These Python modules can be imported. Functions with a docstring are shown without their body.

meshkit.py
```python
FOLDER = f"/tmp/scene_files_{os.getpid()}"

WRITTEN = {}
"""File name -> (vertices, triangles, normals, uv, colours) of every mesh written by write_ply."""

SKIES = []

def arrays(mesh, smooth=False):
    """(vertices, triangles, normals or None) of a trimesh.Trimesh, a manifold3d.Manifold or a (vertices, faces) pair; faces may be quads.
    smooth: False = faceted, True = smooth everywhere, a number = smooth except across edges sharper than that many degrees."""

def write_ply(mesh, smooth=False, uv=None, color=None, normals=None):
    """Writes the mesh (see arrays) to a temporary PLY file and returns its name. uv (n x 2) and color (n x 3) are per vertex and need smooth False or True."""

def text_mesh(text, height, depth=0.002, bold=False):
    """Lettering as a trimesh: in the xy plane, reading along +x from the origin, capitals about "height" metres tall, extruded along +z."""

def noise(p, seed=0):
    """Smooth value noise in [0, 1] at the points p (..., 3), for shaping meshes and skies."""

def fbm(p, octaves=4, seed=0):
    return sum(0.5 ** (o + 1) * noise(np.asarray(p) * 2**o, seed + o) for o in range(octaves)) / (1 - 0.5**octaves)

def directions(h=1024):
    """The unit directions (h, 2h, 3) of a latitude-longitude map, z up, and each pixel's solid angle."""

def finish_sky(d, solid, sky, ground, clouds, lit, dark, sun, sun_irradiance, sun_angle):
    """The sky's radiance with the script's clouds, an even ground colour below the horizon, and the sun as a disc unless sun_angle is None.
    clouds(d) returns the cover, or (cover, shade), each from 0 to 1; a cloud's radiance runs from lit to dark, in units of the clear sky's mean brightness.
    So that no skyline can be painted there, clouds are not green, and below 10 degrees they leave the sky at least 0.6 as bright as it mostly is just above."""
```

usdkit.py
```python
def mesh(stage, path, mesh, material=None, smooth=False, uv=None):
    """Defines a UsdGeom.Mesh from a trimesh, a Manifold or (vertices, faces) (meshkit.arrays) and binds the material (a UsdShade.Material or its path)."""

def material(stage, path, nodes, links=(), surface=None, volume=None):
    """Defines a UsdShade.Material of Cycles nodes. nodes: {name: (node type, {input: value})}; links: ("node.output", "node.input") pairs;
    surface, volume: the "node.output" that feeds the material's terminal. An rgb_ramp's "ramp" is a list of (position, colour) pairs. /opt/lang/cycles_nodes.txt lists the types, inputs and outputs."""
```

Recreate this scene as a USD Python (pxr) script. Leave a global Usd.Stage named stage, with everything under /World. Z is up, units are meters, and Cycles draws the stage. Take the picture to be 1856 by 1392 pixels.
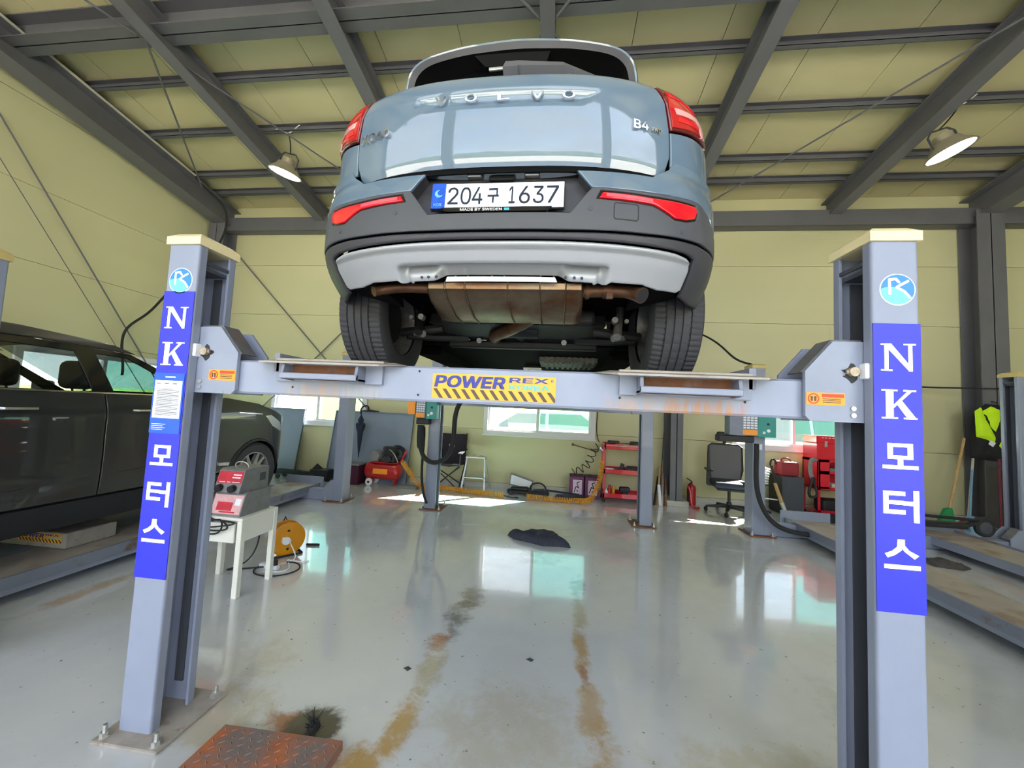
import math, random
import numpy as np, trimesh, shapely
from shapely.geometry import Polygon, box as sbox, Point, LineString, MultiPolygon
from shapely import affinity
from shapely.ops import unary_union
import manifold3d as m3
from scipy.interpolate import PchipInterpolator
import usdkit, meshkit
from pxr import Usd, UsdGeom, UsdLux, UsdShade, Sdf, Gf, Vt

random.seed(7); RNG = np.random.default_rng(7)
stage = Usd.Stage.CreateInMemory()
UsdGeom.SetStageUpAxis(stage, 'Z'); UsdGeom.SetStageMetersPerUnit(stage, 1.0)
UsdGeom.Xform.Define(stage, '/World'); UsdGeom.Scope.Define(stage, '/World/Looks')

# ------------------------------------------------------------------ camera, sky, sun, exposure
YAW, PITCH, ROLL = -0.1197900, 0.0655649, 0.0471182      # radians, found from the photograph's vanishing points
EYE = np.array([0.0, -1.49206, 1.42306]); FPX = 694.639  # focal length in pixels of the 1856 px wide frame
EXPOSURE = 0.3
fw = np.array([math.sin(YAW)*math.cos(PITCH), math.cos(YAW)*math.cos(PITCH), math.sin(PITCH)])
r0 = np.cross(fw, [0, 0, 1]); r0 /= np.linalg.norm(r0); u0 = np.cross(r0, fw)
rt = math.cos(ROLL)*r0 + math.sin(ROLL)*u0; up = -math.sin(ROLL)*r0 + math.cos(ROLL)*u0
cam = UsdGeom.Camera.Define(stage, '/World/camera')
cam.AddTransformOp().Set(Gf.Matrix4d(*[float(v) for v in (*rt, 0, *up, 0, *(-fw), 0, *EYE, 1)]))
cam.CreateHorizontalApertureAttr(36.0); cam.CreateVerticalApertureAttr(27.0)
cam.CreateFocalLengthAttr(36.0*FPX/1856.0); cam.CreateExposureAttr(EXPOSURE)
cam.CreateClippingRangeAttr(Gf.Vec2f(0.05, 1000))

def srgb(*c):
    c = np.array(c, float)/255.0
    return tuple(float(v) for v in np.where(c <= 0.04045, c/12.92, ((c+0.055)/1.055)**2.4))

dome = UsdLux.DomeLight.Define(stage, '/World/sky'); dome.CreateIntensityAttr(1.0)
usdkit.material(stage, '/World/Looks/sky', {
    'sky': ('sky_texture', {'sky_type': 'multiple_scattering', 'sun_disc': False, 'sun_elevation': math.radians(42), 'sun_rotation': math.radians(135), 'aerosol_density': 2.0}),
    'tc': ('texture_coordinate', {}), 'map': ('mapping', {'mapping_type': 'point', 'scale': (1, 1, 2.2)}),
    'n': ('noise_texture', {'scale': 2.1, 'detail': 6, 'roughness': 0.6}),
    'r': ('rgb_ramp', {'ramp': [(0.38, (0.25, 0.25, 0.25)), (0.6, (0.95, 0.95, 0.95))]}),
    'mix': ('mix_color', {'b': (1.05, 1.07, 1.12)}), 'bg': ('background_shader', {'strength': 2.4}),
    'sc': ('vector_math', {'math_type': 'scale', 'scale': 0.115}), 'hs': ('hsv', {'saturation': 0.65})},
    [('tc.generated', 'map.vector'), ('map.vector', 'n.vector'), ('n.fac', 'r.fac'), ('sky.color', 'sc.vector1'), ('sc.vector', 'hs.color'), ('hs.color', 'mix.a'), ('r.color', 'mix.fac'), ('mix.result', 'bg.color')], surface='bg.background')
UsdShade.MaterialBindingAPI.Apply(dome.GetPrim()).Bind(UsdShade.Material.Get(stage, '/World/Looks/sky'))
sun = UsdLux.DistantLight.Define(stage, '/World/sun'); sun.CreateIntensityAttr(15.0); sun.CreateNormalizeAttr(True); sun.CreateAngleAttr(0.53); sun.CreateColorAttr(Gf.Vec3f(1.0, 0.93, 0.80))
_d = np.array([-1.2, -1.15, -1.42]); _d /= np.linalg.norm(_d)      # sunlight enters by the windows of the back wall
_z = -_d; _x = np.cross([0, 0, 1], _z); _x /= np.linalg.norm(_x); _y = np.cross(_z, _x)
sun.AddTransformOp().Set(Gf.Matrix4d(*[float(v) for v in (*_x, 0, *_y, 0, *_z, 0, 0, 0, 20, 1)]))

# ------------------------------------------------------------------ materials
def mat(name, rgb, rough=0.5, metal=0.0, spec=0.5, coat=0.0, var=0.0, vscale=6.0, bump=0.0, bscale=60.0, dirt=None, dirt_at=(0.55, 0.75), dscale=3.0, emit=None, stretch=None, trans=0.0, rvar=0.0, ccoat=0.04, coat_ior=1.5):
    """Principled material. var: brightness variation by noise; dirt: a second colour mixed in by noise patches."""
    nodes = {'p': ('principled_bsdf', {'roughness': rough, 'metallic': metal, 'specular_ior_level': spec, 'coat_weight': coat, 'coat_roughness': ccoat, 'coat_ior': coat_ior, 'transmission_weight': trans, 'base_color': rgb})}
    links = []
    src = None
    if var or dirt or bump or rvar:
        nodes['g'] = ('geometry', {}); pos = 'g.position'
        if stretch:
            nodes['map'] = ('mapping', {'mapping_type': 'point', 'scale': stretch}); links.append((pos, 'map.vector')); pos = 'map.vector'
    if var:
        nodes['n'] = ('noise_texture', {'scale': vscale, 'detail': 5.0, 'roughness': 0.6})
        a, b = tuple(max(0, c*(1-var)) for c in rgb), tuple(min(1, c*(1+var)) for c in rgb)
        nodes['r'] = ('rgb_ramp', {'ramp': [(0.3, a), (0.7, b)]})
        links += [(pos, 'n.vector'), ('n.fac', 'r.fac')]; src = 'r.color'
    if dirt:
        nodes['dn'] = ('noise_texture', {'scale': dscale, 'detail': 8.0, 'roughness': 0.65})
        nodes['dr'] = ('rgb_ramp', {'ramp': [(dirt_at[0], (0, 0, 0)), (dirt_at[1], (1, 1, 1))]})
        nodes['dm'] = ('mix_color', {'a': rgb, 'b': dirt})
        links += [(pos, 'dn.vector'), ('dn.fac', 'dr.fac'), ('dr.color', 'dm.fac')]
        if src: links.append((src, 'dm.a'))
        src = 'dm.result'
    if src: links.append((src, 'p.base_color'))
    if rvar:
        nodes['rn'] = ('noise_texture', {'scale': vscale, 'detail': 4.0}); nodes['rr'] = ('map_range', {'from_min': 0.3, 'from_max': 0.7, 'to_min': max(0.02, rough-rvar), 'to_max': rough+rvar})
        links += [(pos, 'rn.vector'), ('rn.fac', 'rr.value'), ('rr.result', 'p.roughness')]
    if bump:
        nodes['bn'] = ('noise_texture', {'scale': bscale, 'detail': 3.0}); nodes['b'] = ('bump', {'strength': bump, 'distance': 0.004})
        links += [(pos, 'bn.vector'), ('bn.fac', 'b.height'), ('b.normal', 'p.normal')]
    if emit:
        nodes['p'][1]['emission_color'] = emit[0]; nodes['p'][1]['emission_strength'] = emit[1]
    return usdkit.material(stage, '/World/Looks/'+name, nodes, links, surface='p.BSDF')

def pane_mat(name, tint, refl=1.0):
    """A see-through pane: transparent, mixed with mirror reflection by fresnel."""
    return usdkit.material(stage, '/World/Looks/'+name, {'t': ('transparent_bsdf', {'color': tint}), 'gl': ('glossy_bsdf', {'color': (0.9*refl,)*3, 'roughness': 0.02}), 'lw': ('layer_weight', {'blend': 0.5}),
        'pw': ('math', {'math_type': 'power', 'value2': 4.0}), 'ma': ('math', {'math_type': 'multiply_add', 'value2': 0.9, 'value3': 0.05}), 'm': ('mix_closure', {})},
        [('lw.facing', 'pw.value1'), ('pw.value', 'ma.value1'), ('ma.value', 'm.fac'), ('t.BSDF', 'm.closure1'), ('gl.BSDF', 'm.closure2')], surface='m.closure')

M = {}
M['steel'] = mat('structure_steel', srgb(104, 104, 110), 0.5, var=0.08, vscale=2.0)
M['roof'] = mat('roof_panel', srgb(208, 199, 156), 0.45, var=0.04, vscale=0.8)
M['wallp'] = mat('wall_panel', srgb(205, 201, 160), 0.5, var=0.04, vscale=0.7, bump=0.25, bscale=26, stretch=(0.02, 0.02, 1))
M['liftp'] = mat('lift_paint', srgb(140, 147, 168), 0.38, var=0.05, vscale=3.0, coat=0.15)
M['liftd'] = mat('lift_paint_worn', srgb(126, 132, 150), 0.45, var=0.10, vscale=5.0, dirt=srgb(112, 84, 60), dirt_at=(0.56, 0.7), dscale=5)
M['sleeve'] = mat('carriage_paint', srgb(142, 149, 168), 0.4, var=0.06, vscale=6, dirt=srgb(95, 96, 104), dirt_at=(0.66, 0.72), dscale=9)
M['cap'] = mat('cream_cap', srgb(240, 226, 178), 0.5, var=0.04)
M['capy'] = mat('yellow_cap', srgb(204, 184, 122), 0.5, var=0.06)
M['blue'] = mat('sign_blue', srgb(44, 49, 204), 0.35, var=0.02)
M['white'] = mat('white_vinyl', srgb(242, 244, 250), 0.4)
M['paper'] = mat('white_paper', srgb(232, 234, 240), 0.7)
M['ink'] = mat('grey_ink', srgb(120, 120, 128), 0.7)
M['posterblue'] = mat('poster_blue', srgb(32, 92, 204), 0.4)
M['sky1'] = mat('emblem_blue', srgb(48, 134, 204), 0.35)
M['sky2'] = mat('emblem_light_blue', srgb(112, 198, 242), 0.35)
M['orange'] = mat('sticker_orange', srgb(255, 160, 40), 0.4)
M['red'] = mat('sticker_red', srgb(226, 62, 30), 0.4)
M['black'] = mat('black_plastic', srgb(28, 28, 31), 0.5)
M['blackg'] = mat('black_gloss', srgb(14, 14, 16), 0.12, coat=0.5)
M['rubber'] = mat('black_rubber', srgb(36, 36, 40), 0.75, bump=0.2, bscale=300)
M['darkgrey'] = mat('dark_grey', srgb(70, 72, 80), 0.55)
M['zinc'] = mat('zinc_steel', srgb(200, 200, 196), 0.35, metal=0.9)
M['rust'] = mat('rusty_steel', srgb(122, 80, 56), 0.8, var=0.25, vscale=14, dirt=srgb(120, 112, 108), dirt_at=(0.5, 0.66), dscale=9, bump=0.4, bscale=90)
M['yellow'] = mat('decal_yellow', srgb(238, 178, 56), 0.4)
M['navy'] = mat('decal_navy', srgb(52, 56, 150), 0.4)
M['teal'] = mat('decal_teal', srgb(74, 186, 204), 0.4)
M['brown'] = mat('decal_brown', srgb(84, 60, 52), 0.4)
M['concrete'] = mat('pale_concrete', srgb(196, 194, 184), 0.8, var=0.08, bump=0.2)
M['tray'] = mat('runway_tread', srgb(168, 160, 152), 0.55, var=0.1, vscale=5, dirt=srgb(128, 96, 68), dirt_at=(0.5, 0.7), dscale=2.6, bump=0.3, bscale=120)
M['pane'] = pane_mat('window_pane', (0.93, 0.97, 0.95))
M['paneg'] = pane_mat('green_window_pane', (0.62, 0.90, 0.80))
M['pvc'] = mat('white_window_frame', srgb(226, 224, 230), 0.4)

# ------------------------------------------------------------------ mesh helpers
def cat(*ms):
    out = []
    for m in ms:
        out += list(m) if isinstance(m, (list, tuple)) else [m]
    return trimesh.util.concatenate([trimesh.Trimesh(m.vertices, m.faces, process=False) for m in out])
def tri(v, f):
    v, f = np.asarray(v, float), np.asarray(f, int)
    if f.shape[1] == 4: f = np.vstack([f[:, [0, 1, 2]], f[:, [0, 2, 3]]])
    return trimesh.Trimesh(v, f, process=False)
def bx(x0, x1, y0, y1, z0, z1, ch=0.0):
    """A box, its edges chamfered by ch."""
    x0, x1 = sorted((x0, x1)); y0, y1 = sorted((y0, y1)); z0, z1 = sorted((z0, z1))
    if ch <= 0:
        b = trimesh.creation.box((x1-x0, y1-y0, z1-z0)); b.apply_translation(((x0+x1)/2, (y0+y1)/2, (z0+z1)/2)); return b
    ch = min(ch, (x1-x0)*0.49, (y1-y0)*0.49, (z1-z0)*0.49); p = []
    for x, sx in ((x0, 1), (x1, -1)):
        for y, sy in ((y0, 1), (y1, -1)):
            for z, sz in ((z0, 1), (z1, -1)):
                p += [(x+sx*ch, y+sy*ch, z), (x+sx*ch, y, z+sz*ch), (x, y+sy*ch, z+sz*ch)]
    return trimesh.convex.convex_hull(np.array(p))
def rbox(x0, x1, y0, y1, z0, z1, r, seg=10):
    return from_man(m3.Manifold.batch_hull([m3.Manifold.sphere(r, seg).translate((x, y, z)) for x in (x0+r, x1-r) for y in (y0+r, y1-r) for z in (z0+r, z1-r)]))
def from_man(m):
    q = m.to_mesh(); return trimesh.Trimesh(np.array(q.vert_properties[:, :3]), np.array(q.tri_verts), process=False)
def hull(pts): return trimesh.convex.convex_hull(np.array(pts, float))
def cyl(a, b, r, n=20, r2=None):
    a, b = np.array(a, float), np.array(b, float)
    return tube([a, b], [r, r if r2 is None else r2], n)
def tube(pts, r, n=8, closed=False):
    p = np.asarray(pts, float); k = len(p); rr = np.broadcast_to(np.asarray(r, float), (k,))
    if closed:
        t = np.roll(p, -1, 0)-np.roll(p, 1, 0)
    else:
        t = np.gradient(p, axis=0) if k > 2 else np.repeat([p[-1]-p[0]], k, 0)
    t = t/(np.linalg.norm(t, axis=1, keepdims=True)+1e-12)
    nrm = np.zeros_like(p); s = np.array([0, 0, 1.0]) if abs(t[0, 2]) < 0.9 else np.array([1.0, 0, 0])
    for i in range(k):
        s = s-t[i]*(s@t[i]); s = s/(np.linalg.norm(s)+1e-12); nrm[i] = s
    bn = np.cross(t, nrm); an = np.arange(n)*2*math.pi/n
    v = (p[:, None]+rr[:, None, None]*(np.cos(an)[None, :, None]*nrm[:, None]+np.sin(an)[None, :, None]*bn[:, None])).reshape(-1, 3)
    f = []
    for i in range(k if closed else k-1):
        for j in range(n):
            a, b = i*n+j, i*n+(j+1) % n; c, d = ((i+1) % k)*n+(j+1) % n, ((i+1) % k)*n+j
            f += [(a, b, c), (a, c, d)]
    v = list(v)
    if not closed:
        v += [p[0], p[-1]]; c0, c1 = k*n, k*n+1
        for j in range(n):
            f += [(c0, (j+1) % n, j), (c1, (k-1)*n+j, (k-1)*n+(j+1) % n)]
    return trimesh.Trimesh(np.array(v), np.array(f), process=False)
def smooth_path(pts, n=40):
    p = np.asarray(pts, float); d = np.concatenate([[0], np.cumsum(np.linalg.norm(np.diff(p, axis=0), axis=1)+1e-9)])
    from scipy.interpolate import CubicSpline
    if len(p) < 3: return p
    return CubicSpline(d, p)(np.linspace(0, d[-1], n))
def coil(path, R, r, turns, per=10, sides=5):
    """A helix of wire round a path."""
    n = int(turns*per); p = smooth_path(path, max(n, 8)); t = np.gradient(p, axis=0); t /= np.linalg.norm(t, axis=1, keepdims=True)+1e-9
    s = np.array([0, 0, 1.0]); out = []
    for i in range(len(p)):
        if abs(s@t[i]) > 0.98: s = np.array([1.0, 0.1, 0])
        s = s-t[i]*(s@t[i]); s /= np.linalg.norm(s); b = np.cross(t[i], s); a = 2*math.pi*i/per
        out.append(p[i]+R*(math.cos(a)*s+math.sin(a)*b))
    return tube(out, r, sides)
def prism(poly, t, plane='xz', at=0.0):
    """Extrudes a polygon (shapely or points) by t. plane 'xz': (x, z) drawn, thickness from y=at towards -y (towards the camera); 'xy': up from z=at; 'yz': towards +x from x=at."""
    poly = poly if hasattr(poly, 'geoms') or hasattr(poly, 'exterior') else Polygon(poly)
    ms = []
    for g in getattr(poly, 'geoms', [poly]):
        if g.is_empty or g.area < 1e-9: continue
        g = shapely.geometry.polygon.orient(g)
        m = trimesh.creation.extrude_polygon(g, t, engine='earcut'); v = m.vertices.copy()
        if plane == 'xz': w = np.stack([v[:, 0], at-v[:, 2], v[:, 1]], 1)
        elif plane == 'yz': w = np.stack([at+v[:, 2], v[:, 0], v[:, 1]], 1)
        else: w = np.stack([v[:, 0], v[:, 1], at+v[:, 2]], 1)
        ms.append(trimesh.Trimesh(w, m.faces, process=False))
    return cat(ms)
def lathe(profile, n=32, axis='z', at=(0, 0, 0)):
    """Revolves (r, h) points round an axis through at."""
    pr = np.asarray(profile, float); k = len(pr); a = np.arange(n)*2*math.pi/n
    c, s = np.cos(a), np.sin(a)
    v = np.stack([pr[:, 0][:, None]*c, pr[:, 0][:, None]*s, np.repeat(pr[:, 1][:, None], n, 1)], -1).reshape(-1, 3); f = []
    for i in range(k-1):
        for j in range(n):
            f.append((i*n+j, i*n+(j+1) % n, (i+1)*n+(j+1) % n, (i+1)*n+j))
    m = tri(v, f)
    if axis == 'x': m.vertices = m.vertices[:, [2, 0, 1]]
    elif axis == 'y': m.vertices = m.vertices[:, [1, 2, 0]]
    m.apply_translation(at); return m
def moved(m, d=(0, 0, 0), rz=0.0, about=(0, 0, 0), axis=(0, 0, 1)):
    m = m.copy()
    if rz: m.apply_transform(trimesh.transformations.rotation_matrix(rz, axis, about))
    m.apply_translation(d); return m
def text_on(text, x, z, h, y, depth=0.001, bold=False, width=None, slant=0.0, align='l'):
    """Lettering on a face towards the camera (-y): left end at x, baseline at z."""
    m = meshkit.text_mesh(text, h, depth, bold); v = m.vertices.copy(); w = np.ptp(v[:, 0])
    v[:, 0] -= v[:, 0].min()
    if width: v[:, 0] *= width/w; w = width
    v[:, 0] += slant*v[:, 1]
    if align == 'c': v[:, 0] -= w/2
    return trimesh.Trimesh(np.stack([x+v[:, 0], y-v[:, 2], z+v[:, 1]], 1), m.faces, process=False)

# ------------------------------------------------------------------ scene helpers
USED = {}
def numbered(parent, name):
    k = parent+'/'+name; n = USED.get(k, 0); USED[k] = n+1
    return k if n == 0 else f'{k}_{n:03d}'
BASE = {}
def keys(prim, label=None, category=None, group=None, kind=None):
    for k, v in (('label', label), ('category', category), ('group', group), ('kind', kind)):
        if v: prim.SetCustomDataByKey(k, v)
def thing(name, label, category, loc=(0, 0, 0), group=None, kind=None):
    path = numbered('/World', name); x = UsdGeom.Xform.Define(stage, path)
    x.AddTranslateOp().Set(Gf.Vec3d(*[float(v) for v in loc])); BASE[path] = np.array(loc, float)
    keys(x.GetPrim(), label, category, group, kind); return path
def part(parent, name, mesh, material, label=None, smooth=30, kind=None):
    """One mesh under a thing or a part, given in world coordinates."""
    path = numbered(parent, name); top = '/'.join(parent.split('/')[:3])
    m = mesh if isinstance(mesh, trimesh.Trimesh) else cat(mesh)
    m = trimesh.Trimesh(m.vertices-BASE[top], m.faces, process=False)
    p = usdkit.mesh(stage, path, m, M[material] if isinstance(material, str) else material, smooth)
    keys(p.GetPrim(), label, None, None, kind); return path
def solo(name, mesh, material, label, category, group=None, kind=None, smooth=30):
    m = mesh if isinstance(mesh, trimesh.Trimesh) else cat(mesh)
    lo, hi = m.bounds; b = np.array([(lo[0]+hi[0])/2, (lo[1]+hi[1])/2, lo[2]])
    path = numbered('/World', name); m = trimesh.Trimesh(m.vertices-b, m.faces, process=False)
    p = usdkit.mesh(stage, path, m, M[material] if isinstance(material, str) else material, smooth)
    p.AddTranslateOp().Set(Gf.Vec3d(*[float(v) for v in b])); keys(p.GetPrim(), label, category, group, kind); return path
def copy_of(src, loc, rz=0.0, label=None):
    name = src.split('/')[-1]; path = numbered('/World', name); x = UsdGeom.Xform.Define(stage, path)
    x.AddTranslateOp().Set(Gf.Vec3d(*[float(v) for v in loc])); x.AddRotateZOp().Set(math.degrees(rz))
    was = stage.GetPrimAtPath(src).GetCustomData()
    x.GetPrim().GetReferences().AddInternalReference(src); x.GetPrim().SetInstanceable(True)
    keys(x.GetPrim(), label or was['label'], was['category'], was.get('group')); return path

# ------------------------------------------------------------------ the setting
XL, XR, YB, YF = -7.05, 9.3, 5.45, -4.6          # inner faces of the walls
YRIDGE, SL = -0.9, 0.16
def zroof(y, z0): return z0+SL*(YB-y) if y >= YRIDGE else z0+SL*(YB-YRIDGE)-0.16*(YRIDGE-y)

def floor_material():
    nodes = {'g': ('geometry', {}), 'p': ('principled_bsdf', {'specular_ior_level': 0.5, 'coat_weight': 1.0, 'coat_ior': 1.5, 'coat_roughness': 0.05}),
             'n': ('noise_texture', {'scale': 0.55, 'detail': 6, 'roughness': 0.6}), 'base': ('rgb_ramp', {'ramp': [(0.32, srgb(192, 196, 200)), (0.5, srgb(204, 208, 212)), (0.7, srgb(214, 216, 216))]}),
             'fn': ('noise_texture', {'scale': 5.5, 'detail': 10, 'roughness': 0.74, 'distortion': 0.25}),
             'dn': ('noise_texture', {'scale': 26.0, 'detail': 3, 'roughness': 0.6}), 'dr': ('rgb_ramp', {'ramp': [(0.68, (0, 0, 0)), (0.73, (1, 1, 1))]}), 'speck': ('mix_color', {'b': srgb(120, 120, 118)}),
             'rr': ('map_range', {'from_min': 0.35, 'from_max': 0.65, 'to_min': 0.10, 'to_max': 0.22}),
             'bn': ('noise_texture', {'scale': 9.0, 'detail': 5.0, 'roughness': 0.65}), 'b': ('bump', {'strength': 0.10, 'distance': 0.006})}
    L = [('g.position', 'n.vector'), ('g.position', 'fn.vector'), ('g.position', 'dn.vector'), ('g.position', 'bn.vector'), ('n.fac', 'base.fac'),
         ('dn.fac', 'dr.fac'), ('base.color', 'speck.a'), ('dr.color', 'speck.fac'), ('fn.fac', 'rr.value'), ('bn.fac', 'b.height'), ('b.normal', 'p.normal')]
    last = 'speck.result'
    # stains with shapes of their own: (x, y, radius x, radius y, colour, strength, noise threshold)
    rust, och, grime, sand = srgb(150, 92, 48), srgb(178, 146, 92), srgb(96, 84, 68), srgb(176, 166, 138)
    blobs = [(-0.62, 1.15, 0.22, 0.75, grime, 0.85, 0.50), (-0.66, 0.85, 0.16, 0.34, rust, 0.8, 0.46), (-0.64, 0.25, 0.14, 0.5, och, 0.95, 0.44), (-0.72, 0.02, 0.22, 0.22, och, 1.0, 0.40),
             (0.20, 1.75, 0.13, 0.5, grime, 0.7, 0.50), (0.20, 0.95, 0.12, 0.7, och, 0.9, 0.46), (0.20, 0.72, 0.07, 0.22, rust, 0.6, 0.46), (0.24, 0.15, 0.2, 0.6, och, 0.8, 0.47), (0.85, 0.0, 0.6, 0.5, sand, 0.7, 0.46),
             (-1.08, 0.17, 0.34, 0.13, rust, 0.9, 0.38), (-1.45, 0.15, 0.45, 0.45, sand, 0.7, 0.42), (-1.0, 0.18, 0.17, 0.15, srgb(52, 50, 48), 1.0, 0.20), (-3.25, 0.95, 0.18, 1.0, och, 0.7, 0.46),
             (-0.35, 3.2, 1.6, 0.9, sand, 0.55, 0.47), (-0.1, 2.3, 0.8, 0.6, grime, 0.35, 0.54), (1.15, 3.72, 0.35, 0.3, rust, 0.6, 0.46), (4.2, 2.6, 0.5, 2.0, och, 0.5, 0.46), (-0.15, 0.3, 1.0, 0.7, sand, 0.5, 0.48), (-0.58, 1.45, 0.24, 0.40, grime, 0.7, 0.44), (0.22, 1.35, 0.13, 0.5, sand, 0.8, 0.42), (0.21, 0.45, 0.15, 0.5, och, 0.7, 0.42), (-0.62, 0.62, 0.16, 0.45, sand, 0.8, 0.42), (0.9, 0.25, 0.9, 0.4, sand, 0.6, 0.46), (-1.6, 0.5, 0.6, 0.5, sand, 0.45, 0.48), (0.25, 1.85, 0.10, 0.35, grime, 0.7, 0.44), (1.5, 0.6, 0.5, 1.2, grime, 0.25, 0.54), (-0.3, 4.0, 1.5, 0.5, grime, 0.3, 0.50)]
    for i, (x, y, rx, ry, c, st, th) in enumerate(blobs):
        q = f'q{i}'
        nodes[q+'s'] = ('vector_math', {'math_type': 'subtract', 'vector2': (x, y, 0)}); nodes[q+'m'] = ('vector_math', {'math_type': 'multiply', 'vector2': (1/rx, 1/ry, 0)})
        nodes[q+'l'] = ('vector_math', {'math_type': 'length'}); nodes[q+'f'] = ('map_range', {'range_type': 'smoothstep', 'from_min': 1.4, 'from_max': 0.0, 'to_min': -0.6, 'to_max': 0.20, 'clamp': True})
        nodes[q+'a'] = ('math', {'math_type': 'add'}); nodes[q+'t'] = ('map_range', {'range_type': 'smoothstep', 'from_min': th-0.02, 'from_max': th+0.27, 'to_min': 0.0, 'to_max': st, 'clamp': True}); nodes[q+'x'] = ('mix_color', {'b': c})
        L += [('g.position', q+'s.vector1'), (q+'s.vector', q+'m.vector1'), (q+'m.vector', q+'l.vector1'), (q+'l.value', q+'f.value'), (q+'f.result', q+'a.value1'), ('fn.fac', q+'a.value2'), (q+'a.value', q+'t.value'),
              (last, q+'x.a'), (q+'t.result', q+'x.fac')]
        last = q+'x.result'
    # weave a finer noise into the stain edges, so they break up
    L += [(last, 'p.base_color'), ('rr.result', 'p.roughness')]
    return usdkit.material(stage, '/World/Looks/floor_epoxy', nodes, L, surface='p.BSDF')
M['floor'] = floor_material()
solo('floor', bx(XL-0.2, XR+0.2, YF-0.3, YB+0.2, -0.2, 0), 'floor', 'glossy grey painted concrete workshop floor with rust stains', 'floor', kind='structure')
M['asphalt'] = mat('forecourt_concrete', srgb(176, 174, 168), 0.85, var=0.08, vscale=0.8)
solo('ground', cat(bx(-60, 60, -60, YF-0.3, -0.25, -0.03), bx(-60, 60, YB+0.2, 10.5, -0.25, -0.03)), 'asphalt', 'pale concrete yard outside the workshop', 'ground', kind='structure')
M['grass'] = mat('sunlit_grass', srgb(120, 130, 62), 0.9, var=0.25, vscale=1.5, bump=0.6, bscale=8)
g = [(-60, 10.5, -0.05), (60, 10.5, -0.05), (60, 16, 0.25), (-60, 16, 0.25), (60, 30, 1.5), (-60, 30, 1.5), (60, 60, 2.0), (-60, 60, 2.0)]
solo('grass_bank', tri([*g, *[(x, y, -0.6) for x, y, z in g]], [(0, 1, 2, 3), (3, 2, 4, 5), (5, 4, 6, 7), (8, 11, 10, 9), (11, 13, 12, 10), (13, 15, 14, 12), (0, 8, 9, 1), (7, 6, 14, 15)]), 'grass', 'sunny yellow-green grass bank beyond the back windows', 'grass', kind='structure')

def treeline():
    n = 240; x = np.linspace(-70, 70, n); h = 3.6+2.0*meshkit.fbm(np.c_[x*0.16, 0*x, 0*x], 4, 3)+1.2*meshkit.fbm(np.c_[x*0.9, 0*x, 0*x], 3, 5)
    rows = [np.stack([x, np.full(n, -30.0)+1.5*meshkit.fbm(np.c_[x*0.5, 0*x+k*3, 0*x], 3, 8), h*f], 1)+np.array([0, -d, 0]) for k, (f, d) in enumerate(((0, 0), (0.3, 0.3), (0.6, 0.8), (0.85, 1.6), (1.0, 3.0), (0.9, 6.0), (0, 7.0)))]
    v = np.concatenate(rows); f = [(r*n+i+1, r*n+i, (r+1)*n+i, (r+1)*n+i+1) for r in range(len(rows)-1) for i in range(n-1)]
    return tri(v, f)
M['hedge'] = mat('dark_tree_line', srgb(62, 74, 48), 0.9, var=0.4, vscale=1.2)
solo('tree_line', treeline(), 'hedge', 'dark line of trees across the yard behind the camera', 'trees', kind='structure', smooth=60)

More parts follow.
